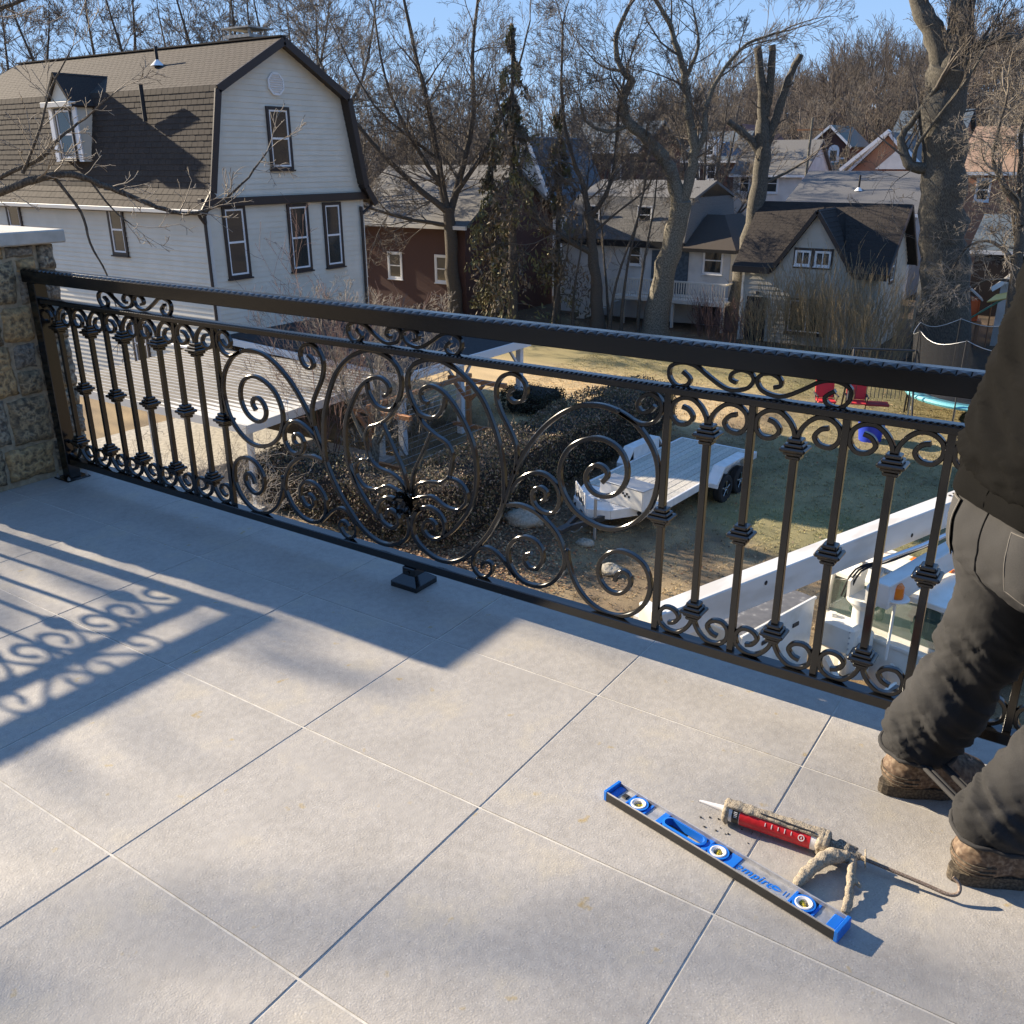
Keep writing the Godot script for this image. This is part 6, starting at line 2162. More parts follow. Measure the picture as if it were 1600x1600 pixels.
func trailer() -> void:
	var o := thing("flatbed_trailer", "white flatbed car trailer with plank deck parked beside the clipped hedge", "trailer", Vector3(-4.28, G, -14.9), -0.075)
	# deck of planks running lengthways
	var W := 2.0
	var Ld := 4.5
	var n := 11
	for i in n:
		var w := W / n
		var m := MB.new()
		var k := rng.randf_range(0.86, 1.06)
		m.col = Color(k, k, k * rng.randf_range(0.95, 1.0))
		m.box(Vector3(-W * 0.5 + (i + 0.5) * w, 0.62 + rng.randf_range(-0.003, 0.003), -Ld * 0.5), Vector3(w - 0.010, 0.04, Ld - 0.02), 0.004)
		part("plank", m, M.deck_wood, o)
	var fr := MB.new()
	for s in [-1.0, 1.0]:
		fr.bx(Vector3(s * 1.0, 0.48, -Ld), Vector3(s * 1.06, 0.655, 0.0), 0.008)
		fr.bx(Vector3(s * 0.45 - 0.03, 0.44, -Ld), Vector3(s * 0.45 + 0.03, 0.595, 0))
	fr.bx(Vector3(-1.06, 0.48, -Ld - 0.07), Vector3(1.06, 0.65, -Ld - 0.001), 0.008)
	for i in 6:
		fr.bx(Vector3(-0.99, 0.50, -0.4 - i * 0.75), Vector3(0.99, 0.57, -0.34 - i * 0.75))
	# nose: the sides run in to a blunt front
	var nose := [Vector3(-1.03, 0.55, 0), Vector3(-0.72, 0.55, 0.9), Vector3(-0.1, 0.55, 1.35), Vector3(0.35, 0.55, 1.15), Vector3(1.03, 0.55, 0)]
	for i in 4:
		fr.beam(nose[i], nose[i + 1], 0.06, 0.2, 0.006)
	part("frame", fr, M.metal_white, o)
	var fp := MB.new()
	fp.t = Transform3D(Basis(Vector3.RIGHT, Vector3.FORWARD, Vector3.UP), Vector3(0, 0.60, 0))
	fp.prism(PackedVector2Array([Vector2(-1.0, 0.0), Vector2(1.0, 0.0), Vector2(0.35, -1.12), Vector2(-0.1, -1.32), Vector2(-0.7, -0.88)]), -0.03, 0.02)
	part("front_plate", fp, M.metal_white, o)
	# punched side plate on the left of the nose
	var sp := MB.new()
	sp.beam(Vector3(-0.80, 0.74, 0.75), Vector3(-0.14, 0.74, 1.36), 0.03, 0.42, 0.006)
	part("nose_plate", sp, M.metal_white, o)
	for i in 5:
		var u := 0.12 + i * 0.17
		var q := Vector3(-0.80, 0.70 + 0.06 * (i % 2), 0.75).lerp(Vector3(-0.14, 0.70, 1.36), u) + Vector3(-0.014, 0, 0.012)
		var hb := MB.new()
		hb.beam(q, q + Vector3(0.07, 0, 0.066), 0.01, 0.09)
		part("cutout", hb, M.dark_void, o)
	# tool box with a chequered badge
	var tb := MB.new()
	var tbs := Basis(Vector3.UP, -0.10)
	tb.box(Vector3(0.36, 0.84, 0.48), Vector3(1.15, 0.44, 0.5), 0.012, tbs)
	var bx_ := part("tool_box", tb, M.metal_white, o)
	var ld := MB.new()
	ld.box(Vector3(0.36, 1.075, 0.48), Vector3(1.19, 0.03, 0.54), 0.008, tbs)
	part("lid", ld, M.galv, bx_)
	var dpl := MB.new()
	dpl.box(Vector3(0.36, 0.84, 0.48) + tbs * Vector3(0.15, 0, 0.256), Vector3(0.82, 0.41, 0.012), 0.003, tbs)
	part("front_panel", dpl, M.off_white, bx_)
	var bd := MB.new()
	for i in 4:
		for j in 2:
			if (i + j) % 2 == 0:
				bd.box(Vector3(0.36, 0.84, 0.48) + tbs * Vector3(0.06 + i * 0.052, 0.09 - j * 0.052, 0.264), Vector3(0.05, 0.05, 0.004), 0.0, tbs)
	part("badge", bd, M.dark_void, bx_)
	for x in [-0.62, 0.75]:
		var lt := MB.new()
		lt.lathe([[0.0, 0.02], [0.05, 0.02], [0.05, 0.0]], Vector3(x, 0.52, 0.63 if x > 0 else 1.0), 12, Basis(Vector3.RIGHT, PI / 2))
		part("marker_light", lt, M.dark_void, o)
	# fenders over twin axles
	for s in [-1.0, 1.0]:
		var fd := MB.new()
		var pr := PackedVector2Array([Vector2(-0.95, 0.50), Vector2(-0.95, 0.60), Vector2(-0.62, 0.94), Vector2(0.62, 0.94), Vector2(0.95, 0.60), Vector2(0.95, 0.50), Vector2(0.90, 0.50), Vector2(0.88, 0.58), Vector2(0.59, 0.90), Vector2(-0.59, 0.90), Vector2(-0.88, 0.58), Vector2(-0.90, 0.50)])
		fd.t = Transform3D(Basis(Vector3.FORWARD, Vector3.UP, Vector3.RIGHT), Vector3(s * 1.20, 0, -2.75))
		fd.prism(pr, -0.14, 0.14)
		fd.t = Transform3D.IDENTITY
		fd.bx(Vector3(s * 1.062, 0.60, -3.36), Vector3(s * 1.08, 0.90, -2.14))
		var f := part("fender", fd, M.metal_white, o)
		for z in [-2.36, -3.14]:
			wheel(o, Vector3(s * 1.22, 0.34, z), 0.34, 0.2, s)
	# tongue, coupler, jack
	var tg := MB.new()
	tg.beam(Vector3(-0.55, 0.47, 0.4), Vector3(-0.1, 0.47, 2.1), 0.08, 0.12, 0.006)
	tg.beam(Vector3(0.45, 0.47, 0.4), Vector3(-0.02, 0.47, 2.1), 0.08, 0.12, 0.006)
	tg.bx(Vector3(-0.14, 0.44, 2.05), Vector3(0.02, 0.54, 2.45), 0.01)
	part("tongue", tg, M.steel_dark, o)
	var jk := MB.new()
	jk.cyl(Vector3(0.15, 0.02, 1.42), Vector3(0.15, 0.95, 1.42), 0.035, 0.035, 10)
	jk.bx(Vector3(0.04, 0.0, 1.31), Vector3(0.26, 0.03, 1.53))
	jk.cyl(Vector3(0.15, 0.93, 1.42), Vector3(0.30, 0.93, 1.42), 0.015, 0.015, 6)
	part("jack", jk, M.galv, o)
	var ch := MB.new()
	for i in 8:
		ch.cyl(Vector3(-0.25 + i * 0.05, 0.42 - 0.12 * sin(PI * i / 7.0), 1.9), Vector3(-0.20 + i * 0.05, 0.42 - 0.12 * sin(PI * (i + 1) / 7.0), 1.9), 0.014, 0.014, 5)
	part("safety_chain", ch, M.galv, o)

func bucket_truck() -> void:
	var o := thing("bucket_truck", "white bucket truck with folded boom and amber beacon parked below the terrace", "truck", Vector3(2.13, G, -9.58), -deg_to_rad(15.0))
	# chassis and wheels
	var cs := MB.new()
	for s in [-1.0, 1.0]:
		cs.bx(Vector3(s * 0.42 - 0.05, 0.55, -3.9), Vector3(s * 0.42 + 0.05, 0.75, 3.1))
	cs.bx(Vector3(-0.95, 0.45, 3.05), Vector3(0.95, 0.7, 3.2), 0.01)
	part("chassis", cs, M.steel_dark, o)
	for s in [-1.0, 1.0]:
		wheel(o, Vector3(s * 0.92, 0.42, -3.0), 0.42, 0.26, s, 6)
		wheel(o, Vector3(s * 0.88, 0.42, 1.3), 0.42, 0.4, s, 6)
	# cab: lower body, glass house with pillars, rounded roof, hood
	var cb := MB.new()
	var sect := PackedVector2Array([Vector2(0.45, 0.55), Vector2(0.45, 1.38), Vector2(2.05, 1.38), Vector2(2.1, 1.24), Vector2(3.35, 1.12), Vector2(3.62, 0.95), Vector2(3.66, 0.5), Vector2(3.42, 0.48), Vector2(3.3, 0.8), Vector2(3.0, 0.92), Vector2(2.7, 0.8), Vector2(2.55, 0.48)])
	cb.t = Transform3D(Basis(Vector3.FORWARD, Vector3.UP, Vector3.RIGHT), Vector3.ZERO)
	cb.prism(sect, -0.97, 0.97)
	var cab := part("cab", cb, M.truck_white, o)
	var rf := MB.new()
	var g := []
	for i in 9:
		for j in 13:
			var u := i / 8.0
			var w := (j / 12.0) * 2.0 - 1.0
			var z := lerpf(-0.44, -1.72, u)
			var x := w * 0.94
			var y := 2.07 - 0.11 * pow(absf(w), 5) - 0.05 * pow(absf(u * 2 - 1), 4)
			g.append(Vector3(x, y, z))
	rf.sheet(g, 13)
	for q in g.size():
		g[q].y -= 0.06
	rf.sheet(g, 13)
	var roof := part("roof", rf, M.truck_white, cab)
	var pil := MB.new()
	for s in [-1.0, 1.0]:
		for q in [[-0.47, -0.46, 0.10], [-2.02, -1.68, 0.08], [-1.3, -1.25, 0.07]]:
			pil.beam(Vector3(s * 0.96, 1.38, q[0]), Vector3(s * 0.90, 2.0, q[1]), q[2], q[2], 0.015)
		pil.beam(Vector3(s * 0.915, 1.98, -0.44), Vector3(s * 0.915, 1.98, -1.70), 0.06, 0.07, 0.01)
	for q in [-0.455, -1.69]:
		pil.bx(Vector3(-0.87, 1.95, q - 0.03), Vector3(0.87, 2.03, q + 0.03), 0.01)
	part("pillars", pil, M.truck_white, cab)
	for s in [-1.0, 1.0]:
		var gl := MB.new()
		gl.box(Vector3(s * 0.93, 1.67, -0.88), Vector3(0.008, 0.58, 0.76))
		part("side_window", gl, M.cab_glass, cab)
	var rw := MB.new()
	rw.box(Vector3(0, 1.66, -0.452), Vector3(1.74, 0.56, 0.008))
	part("rear_window", rw, M.cab_glass, cab)
	var ws := MB.new()
	ws.box(Vector3(0, 1.68, -1.86), Vector3(1.74, 0.68, 0.008), 0.0, Basis(Vector3.RIGHT, 0.48))
	part("windshield", ws, M.cab_glass, cab)
	for x in [-0.46, 0.46]:
		var st := MB.new()
		st.box(Vector3(x, 1.36, -0.72), Vector3(0.5, 0.62, 0.16), 0.06, Basis(Vector3.RIGHT, -0.15))
		st.box(Vector3(x, 1.76, -0.68), Vector3(0.24, 0.17, 0.10), 0.04)
		part("seat", st, M.interior, cab)
	var dsh := MB.new()
	dsh.bx(Vector3(-0.85, 1.3, -1.95), Vector3(0.85, 1.5, -1.6), 0.05)
	part("dashboard", dsh, M.interior, cab)
	for s in [-1.0, 1.0]:
		var mr := MB.new()
		mr.box(Vector3(s * 1.18, 1.62, -1.75), Vector3(0.18, 0.30, 0.08), 0.02)
		mr.beam(Vector3(s * 0.96, 1.5, -1.75), Vector3(s * 1.12, 1.55, -1.75), 0.03, 0.03)
		part("mirror", mr, M.steel_dark, cab)
	for x in [-0.8, -0.3, 0.3, 0.8]:
		var cl := MB.new()
		cl.box(Vector3(x * 0.9, 2.06, -1.55), Vector3(0.09, 0.05, 0.12), 0.02)
		part("clearance_light", cl, M.amber, cab)
	# service body
	for s in [-1.0, 1.0]:
		var bd := MB.new()
		var h := 1.98 if s < 0 else 1.22
		bd.bx(Vector3(s * 0.62, 0.62, 0.46), Vector3(s * 1.16, h, 2.12), 0.012)
		bd.bx(Vector3(s * 0.62, 0.72, 2.13), Vector3(s * 1.16, 1.18, 3.0), 0.012)
		var sb := part("side_box", bd, M.truck_white, o)
		var lid := MB.new()
		lid.bx(Vector3(s * 0.645, h + 0.001, 0.485), Vector3(s * 1.135, h + 0.012, 2.095), 0.004)
		part("lid", lid, M.truck_lid, sb)
		var rim := MB.new()
		for q in [[0.605, 0.645], [1.135, 1.175]]:
			rim.bx(Vector3(s * q[0], h - 0.02, 0.45), Vector3(s * q[1], h + 0.02, 2.13), 0.005)
		part("lid_rim", rim, M.truck_white, sb)
		for z in [0.9, 1.6]:
			var hd := MB.new()
			hd.box(Vector3(s * 0.612, h - 0.25, z), Vector3(0.02, 0.06, 0.14), 0.006)
			part("latch", hd, M.steel_dark, sb)
	var fl := MB.new()
	fl.bx(Vector3(-0.6, 0.76, 0.3), Vector3(0.6, 0.80, 3.05))
	part("bed_floor", fl, M.truck_lid, o)
	var hbd := MB.new()
	hbd.bx(Vector3(-0.60, 0.62, -0.30), Vector3(1.15, 1.30, -0.24), 0.006)
	hbd.bx(Vector3(-0.60, 1.302, -0.34), Vector3(1.15, 1.36, -0.20), 0.01)
	part("headboard", hbd, M.truck_white, o)
	var dg := MB.new()
	dg.beam(Vector3(0.25, 0.85, -0.18), Vector3(1.1, 0.85, 0.44), 0.04, 0.5)
	part("side_gusset", dg, M.truck_white, o)
	# hydraulic tank with bolts and a bracket beneath
	var tk := MB.new()
	tk.box(Vector3(-0.40, 1.40, 0.10), Vector3(0.56, 0.44, 0.34), 0.05)
	var tn := part("oil_tank", tk, M.truck_white, o)
	for i in 5:
		for s in [-1.0, 1.0]:
			var b := MB.new()
			b.cyl(Vector3(-0.40 + s * 0.24, 1.23 + i * 0.085, 0.272), Vector3(-0.40 + s * 0.24, 1.23 + i * 0.085, 0.286), 0.012, 0.012, 6)
			part("bolt", b, M.galv, tn)
	var cp := MB.new()
	cp.cyl(Vector3(-0.52, 1.62, 0.10), Vector3(-0.52, 1.67, 0.10), 0.05, 0.045, 12)
	part("filler_cap", cp, M.truck_white, tn)
	var br := MB.new()
	br.beam(Vector3(-0.5, 0.98, 0.22), Vector3(-0.2, 0.86, 0.42), 0.08, 0.20, 0.006)
	part("bracket", br, M.truck_white, o)
	# turret
	var tu := MB.new()
	tu.lathe([[0.20, 0.80], [0.20, 1.45], [0.125, 1.5], [0.125, 1.82], [0.19, 1.90], [0.22, 1.93], [0.22, 2.0], [0.0, 2.0]], Vector3(-0.20, 0, -0.05), 24)
	var tr := part("turret", tu, M.truck_white, o)
	var ea := MB.new()
	var ear := PackedVector2Array([Vector2(-0.20, 2.0), Vector2(0.20, 2.0), Vector2(0.18, 2.14), Vector2(0.26, 2.36), Vector2(0.14, 2.42), Vector2(0.02, 2.24), Vector2(-0.10, 2.30), Vector2(-0.22, 2.24)])
	for x in [-0.33, -0.07]:
		ea.t = Transform3D(Basis(Vector3.FORWARD, Vector3.UP, Vector3.RIGHT), Vector3(x, 0, -0.05))
		ea.prism(ear, -0.02, 0.02)
	ea.t = Transform3D.IDENTITY
	ea.cyl(Vector3(-0.42, 2.34, -0.26), Vector3(0.06, 2.34, -0.26), 0.035, 0.035, 10)
	part("turret_ears", ea, M.truck_white, tr)
	# upper boom, a deep white beam lying back over the cab, and the lower arm beside it
	var bm := MB.new()
	bm.beam(Vector3(-0.80, 2.60, 3.55), Vector3(-0.18, 2.66, -2.75), 0.26, 0.40, 0.012)
	var boom := part("boom", bm, M.boom_white, o)
	var ep := MB.new()
	ep.beam(Vector3(-0.83, 2.60, 3.70), Vector3(-0.80, 2.60, 3.56), 0.36, 0.5, 0.02)
	ep.beam(Vector3(-0.18, 2.66, -2.76), Vector3(-0.15, 2.66, -3.0), 0.32, 0.46, 0.02)
	part("boom_end", ep, M.boom_white, boom)
	for i in 5:
		var hb := MB.new()
		hb.cyl(Vector3(-0.155 + 0.01, 2.862, -2.35 - (i % 3) * 0.13) + Vector3(-0.1 * (i / 3), 0, 0), Vector3(-0.145, 2.864, -2.35 - (i % 3) * 0.13) + Vector3(-0.1 * (i / 3), 0.003, 0), 0.025, 0.025, 8)
		part("hole", hb, M.dark_void, boom)
	for q in [[-2.1, 2.74], [-1.2, 2.56], [1.9, 2.7]]:
		var hb := MB.new()
		var x := lerpf(-0.80, -0.18, (3.55 - q[0]) / 6.3) + 0.131
		hb.cyl(Vector3(x, q[1], q[0]), Vector3(x + 0.004, q[1], q[0]), 0.03, 0.03, 10)
		part("hole", hb, M.dark_void, boom)
	var b2 := MB.new()
	b2.beam(Vector3(0.20, 2.28, 0.35), Vector3(0.28, 2.36, -2.75), 0.22, 0.34, 0.012)
	var lower := part("lower_arm", b2, M.boom_white, o)
	for q in [[-0.45, 2.22], [-1.9, 2.36]]:
		var hb := MB.new()
		hb.cyl(Vector3(0.335, q[1], q[0]), Vector3(0.345, q[1], q[0]), 0.035, 0.035, 10)
		part("hole", hb, M.dark_void, lower)
	var rm := MB.new()
	rm.tube(PackedVector3Array([Vector3(-0.05, 2.58, 0.1), Vector3(0.06, 2.56, -0.9), Vector3(0.12, 2.55, -1.9)]), PackedFloat32Array([0.035, 0.035, 0.035]), 8)
	part("ram", rm, M.chrome, o)
	var hs := MB.new()
	for i in 3:
		hs.tube(smooth3([Vector3(-0.5 + i * 0.05, 1.9, 0.0), Vector3(-0.3 + i * 0.04, 2.4, 0.1), Vector3(-0.05 + i * 0.03, 2.52, -0.3), Vector3(0.02 + i * 0.03, 2.5, -1.4)], 4), PackedFloat32Array([0.014, 0.014, 0.014, 0.014, 0.014, 0.014, 0.014, 0.014, 0.014, 0.014, 0.014, 0.014, 0.014]), 6)
	part("hoses", hs, M.tyre, o)
	# beacon on its plate
	var pt := MB.new()
	pt.lathe([[0.17, 2.20], [0.17, 2.215], [0.0, 2.215]], Vector3(0.30, 0, 0.12), 20)
	pt.cyl(Vector3(0.30, 1.3, 0.12), Vector3(0.30, 2.20, 0.12), 0.02, 0.02, 8)
	var bp := part("beacon_plate", pt, M.truck_white, o)
	var bc := MB.new()
	bc.lathe([[0.085, 2.216], [0.09, 2.25], [0.085, 2.37], [0.06, 2.41], [0.0, 2.42]], Vector3(0.30, 0, 0.12), 20)
	part("beacon", bc, M.amber, bp)
	# bucket nested at the rear
	var bk := MB.new()
	for s in [-1.0, 1.0]:
		bk.bx(Vector3(-1.35 + 0.30 * s - 0.025, 1.15, 2.25), Vector3(-1.35 + 0.30 * s + 0.025, 2.1, 2.9), 0.01)
		bk.bx(Vector3(-1.625, 1.15, 2.575 + 0.325 * s - 0.025), Vector3(-1.075, 2.1, 2.575 + 0.325 * s + 0.025), 0.01)
	bk.bx(Vector3(-1.62, 1.12, 2.26), Vector3(-1.08, 1.16, 2.89))
	bk.bx(Vector3(-1.69, 2.10, 2.22), Vector3(-1.01, 2.15, 2.27))
	bk.bx(Vector3(-1.69, 2.10, 2.88), Vector3(-1.01, 2.15, 2.93))
	bk.bx(Vector3(-1.69, 2.10, 2.271), Vector3(-1.63, 2.15, 2.879))
	bk.bx(Vector3(-1.07, 2.10, 2.271), Vector3(-1.01, 2.15, 2.879))
	part("bucket", bk, M.boom_white, o)
	var cv := MB.new()
	cv.t = Transform3D(Basis(Vector3.FORWARD, Vector3.UP, Vector3.RIGHT), Vector3(-0.9, 0, 1.9))
	cv.prism(PackedVector2Array([Vector2(-0.9, 1.25), Vector2(0.25, 1.25), Vector2(0.3, 1.45), Vector2(0.1, 1.62), Vector2(-0.8, 1.5)]), -0.62, -0.30)
	part("chute", cv, M.off_white, o)

func trampoline() -> void:
	var c := Vector3(1.0, G, -28.3)
	var o := thing("trampoline", "round trampoline with teal edge pad and dark safety net", "trampoline", c)
	var R := 2.2
	var pad := MB.new()
	pad.lathe([[R + 0.02, 0.74], [R + 0.05, 0.80], [R, 0.86], [R - 0.32, 0.87], [R - 0.34, 0.83], [R + 0.02, 0.74]], Vector3.ZERO, 40)
	part("edge_pad", pad, M.teal, o)
	var mt := MB.new()
	mt.lathe([[R - 0.33, 0.84], [0.0, 0.82]], Vector3.ZERO, 40)
	part("mat", mt, M.black_roof, o)
	for i in 8:
		var a := TAU * i / 8.0 + 0.2
		var d := Vector3(cos(a), 0, sin(a))
		var e := d.rotated(Vector3.UP, 0.22)
		var lg := MB.new()
		lg.tube(smooth3([d * R + Vector3.UP * 0.76, d * R + Vector3.UP * 0.06, d * R * 0.96 + Vector3.UP * 0.03, e * R * 0.9 + Vector3.UP * 0.03], 3), PackedFloat32Array([0.022, 0.022, 0.022, 0.022, 0.022, 0.022, 0.022, 0.022, 0.022, 0.022]), 8)
		part("leg", lg, M.galv, o)
		var p := MB.new()
		p.cyl(d * (R + 0.06) + Vector3.UP * 0.3, d * (R + 0.06) + Vector3.UP * 2.75, 0.02, 0.02, 8)
		part("net_pole", p, M.steel_dark, o)
	var hp := MB.new()
	var pts := PackedVector3Array()
	var rad := PackedFloat32Array()
	for i in 65:
		var a := TAU * i / 64.0
		var sag := 0.22 * absf(sin((a - 0.2) * 4.0))
		pts.append(Vector3(cos(a) * (R + 0.02), 2.72 - sag, sin(a) * (R + 0.02)))
		rad.append(0.010)
	hp.tube(pts, rad, 5, false)
	part("net_hoop", hp, M.galv, o)
	var nt := MB.new()
	for i in 64:
		nt.quad(pts[i], pts[i + 1], Vector3(pts[i + 1].x * 0.93, 0.86, pts[i + 1].z * 0.93), Vector3(pts[i].x * 0.93, 0.86, pts[i].z * 0.93))
	part("net", nt, M.net, o)

func garden_things() -> void:
	# two red folding chairs
	var lab := ["red folding garden chair, the one nearer the hedge", "red folding garden chair nearer the swing frame"]
	var i := 0
	for q in [[-3.15, -26.3, 0.5], [-2.3, -26.6, 0.35]]:
		var o := thing("folding_chair", lab[i], "chair", Vector3(q[0], G, q[1]), q[2], "red folding chairs on the lawn")
		i += 1
		var s := MB.new()
		s.box(Vector3(0, 0.46, 0), Vector3(0.56, 0.05, 0.5), 0.015)
		part("seat", s, M.red_cloth, o)
		var b := MB.new()
		b.box(Vector3(0, 0.95, -0.30), Vector3(0.58, 0.92, 0.05), 0.02, Basis(Vector3.RIGHT, -0.18))
		part("backrest", b, M.red_cloth, o)
		for sx in [-1.0, 1.0]:
			for sz in [-1.0, 1.0]:
				var l := MB.new()
				l.cyl(Vector3(sx * 0.29, 0, sz * 0.27), Vector3(sx * 0.29, 0.62, -sz * 0.25), 0.014, 0.014, 6)
				part("leg", l, M.steel_dark, o)
			var a := MB.new()
			a.bx(Vector3(sx * 0.31 - 0.03, 0.63, -0.28), Vector3(sx * 0.31 + 0.03, 0.67, 0.28), 0.01)
			part("armrest", a, M.steel_dark, o)
	var sw := thing("swing_frame", "black A-frame garden swing with red seat cushion", "garden swing", Vector3(-1.75, G, -26.9), 0.35)
	for x in [-0.95, 0.95]:
		for s in [-1.0, 1.0]:
			var m := MB.new()
			m.cyl(Vector3(x, 0, s * 0.75), Vector3(x * 0.92, 2.1, s * 0.06), 0.03, 0.03, 8)
			part("leg", m, M.steel_dark, sw)
	var tb := MB.new()
	tb.cyl(Vector3(-0.95, 2.1, 0), Vector3(0.95, 2.1, 0), 0.035, 0.035, 8)
	part("top_bar", tb, M.steel_dark, sw)
	var st := MB.new()
	st.box(Vector3(0, 0.42, 0), Vector3(0.7, 0.07, 0.45), 0.02)
	part("seat", st, M.red_dark, sw)
	var bk := MB.new()
	for k in 12:
		bk.beam(Vector3(-0.66 + k * 0.12, 0.54, -0.25), Vector3(-0.66 + k * 0.12, 1.0 + 0.1 * sin(PI * k / 11.0), -0.34), 0.018, 0.018)
	bk.tube(smooth3([Vector3(-0.7, 0.98, -0.34), Vector3(-0.3, 1.09, -0.35), Vector3(0.3, 1.09, -0.35), Vector3(0.7, 0.98, -0.34)], 3), PackedFloat32Array([0.018, 0.018, 0.018, 0.018, 0.018, 0.018, 0.018, 0.018, 0.018, 0.018]), 6)
	part("backrest", bk, M.steel_dark, sw)
	for x in [-0.66, 0.66]:
		var h := MB.new()
		h.cyl(Vector3(x, 0.55, 0.05), Vector3(x, 2.08, 0), 0.01, 0.01, 5)
		part("hanger", h, M.steel_dark, sw)
	var bn := thing("storage_bin", "blue plastic storage bin on the shaded grass", "bin", Vector3(-1.25, G, -24.2), 0.3)
	var bm := MB.new()
	bm.lathe([[0.0, 0.0], [0.30, 0.0], [0.37, 0.55], [0.40, 0.56], [0.40, 0.60], [0.36, 0.60], [0.33, 0.56], [0.28, 0.03], [0.0, 0.03]], Vector3.ZERO, 24)
	part("body", bm, M.blue_plastic, bn)
	var lid := MB.new()
	lid.lathe([[0.41, 0.60], [0.41, 0.64], [0.2, 0.67], [0.0, 0.68]], Vector3(0.02, 0.01, 0), 24)
	part("lid", lid, M.blue_plastic, bn)
	# basketball hoop by the big trunk
	var hp := thing("basketball_hoop", "dark basketball backboard with white square by the great trunk", "basketball hoop", Vector3(-2.25, G, -37.6), 0.05)
	var bb := MB.new()
	bb.box(Vector3(0, 1.95, 0.0), Vector3(1.1, 0.75, 0.04), 0.01)
	part("backboard", bb, M.dark_void, hp)
	var sq := MB.new()
	for s in [-1.0, 1.0]:
		sq.box(Vector3(s * 0.2, 1.95, 0.0235), Vector3(0.03, 0.36, 0.004))
		sq.box(Vector3(0, 1.95 + s * 0.165, 0.0238), Vector3(0.37, 0.03, 0.004))
	part("white_square", sq, M.white_trim, hp)
	var rg := MB.new()
	var rp := PackedVector3Array()
	var rr := PackedFloat32Array()
	for k in 25:
		rp.append(Vector3(cos(TAU * k / 24) * 0.2, 1.62, 0.25 + sin(TAU * k / 24) * 0.2))
		rr.append(0.012)
	rg.tube(rp, rr, 5, false)
	part("rim", rg, M.red_dark, hp)
	var nt := MB.new()
	for k in 12:
		var a := TAU * k / 12.0
		nt.cyl(Vector3(cos(a) * 0.2, 1.61, 0.25 + sin(a) * 0.2), Vector3(cos(a + 0.5) * 0.11, 1.33, 0.25 + sin(a + 0.5) * 0.11), 0.008, 0.008, 4)
		nt.cyl(Vector3(cos(a) * 0.2, 1.61, 0.25 + sin(a) * 0.2), Vector3(cos(a - 0.5) * 0.11, 1.33, 0.25 + sin(a - 0.5) * 0.11), 0.008, 0.008, 4)
	part("net", nt, M.white_trim, hp)
	var pl := MB.new()
	pl.cyl(Vector3(0, 0, -0.35), Vector3(0, 1.9, -0.12), 0.05, 0.05, 10)
	pl.bx(Vector3(-0.4, 0, -0.8), Vector3(0.4, 0.14, -0.1), 0.02)
	part("pole", pl, M.steel_dark, hp)
	# plastic playhouse and boards beside the white garage
	var ph := thing("playhouse", "small orange plastic playhouse with grey roof by the great trunk", "playhouse", Vector3(-1.65, G, -41.0), 0.2)
	var w := MB.new()
	for s in [-1.0, 1.0]:
		w.bx(Vector3(s * 0.5 - 0.03, 1.1, -0.4), Vector3(s * 0.5 + 0.03, 2.0, 0.4), 0.01)
		w.bx(Vector3(s * 0.32 - 0.14, 1.1, 0.38), Vector3(s * 0.32 + 0.14, 2.0, 0.44), 0.01)
	w.bx(Vector3(-0.5, 1.1, -0.44), Vector3(0.5, 2.0, -0.38), 0.01)
	part("wall", w, M.orange_plastic, ph)
	var fl := MB.new()
	fl.bx(Vector3(-0.7, 1.0, -0.6), Vector3(0.7, 1.09, 0.6), 0.01)
	for x in [-0.6, 0.6]:
		for z in [-0.5, 0.5]:
			fl.bx(Vector3(x - 0.05, 0, z - 0.05), Vector3(x + 0.05, 0.999, z + 0.05))
	part("platform", fl, M.wood, ph)
	var rf := MB.new()
	for s in [-1.0, 1.0]:
		slab(rf, Vector3(s * 0.62, 1.98, 0.5), Vector3(s * 0.62, 1.98, -0.5), Vector3(0, 2.5, -0.5), Vector3(0, 2.5, 0.5), 0.05)
	part("roof", rf, M.galv, ph)
	var sl := thing("slide", "yellow and green plastic slide leaning beside the white garage", "slide", Vector3(-0.55, G, -40.6), -0.5)
	var a1 := MB.new()
	a1.beam(Vector3(-0.9, 1.1, 0.3), Vector3(0.2, 2.1, -0.3), 0.7, 0.06, 0.01)
	part("chute", a1, M.green_plastic, sl)
	var a2 := MB.new()
	a2.box(Vector3(0.25, 2.2, -0.2), Vector3(1.0, 0.06, 0.8), 0.01, Basis.from_euler(Vector3(0.3, 0.2, 0.3)))
	part("canopy", a2, M.yellow_cloth, sl)
	var a3 := MB.new()
	for x in [-0.3, 0.6]:
		a3.cyl(Vector3(x, 0, -0.4), Vector3(x, 2.1, -0.3), 0.03, 0.03, 8)
	part("leg", a3, M.wood, sl)
	# wire over the gardens and a utility pole
	var up := thing("utility_pole", "pale wooden utility pole among the far roofs", "utility pole", Vector3(-15.5, G, -62.0))
	var um := MB.new()
	um.cyl(Vector3.ZERO, Vector3(0.15, 10.0, 0), 0.11, 0.08, 8)
	part("pole", um, M.bark_pale, up)
	var ua := MB.new()
	ua.bx(Vector3(-0.8, 9.2, -0.05), Vector3(0.9, 9.32, 0.05))
	part("cross_arm", ua, M.wood, up)

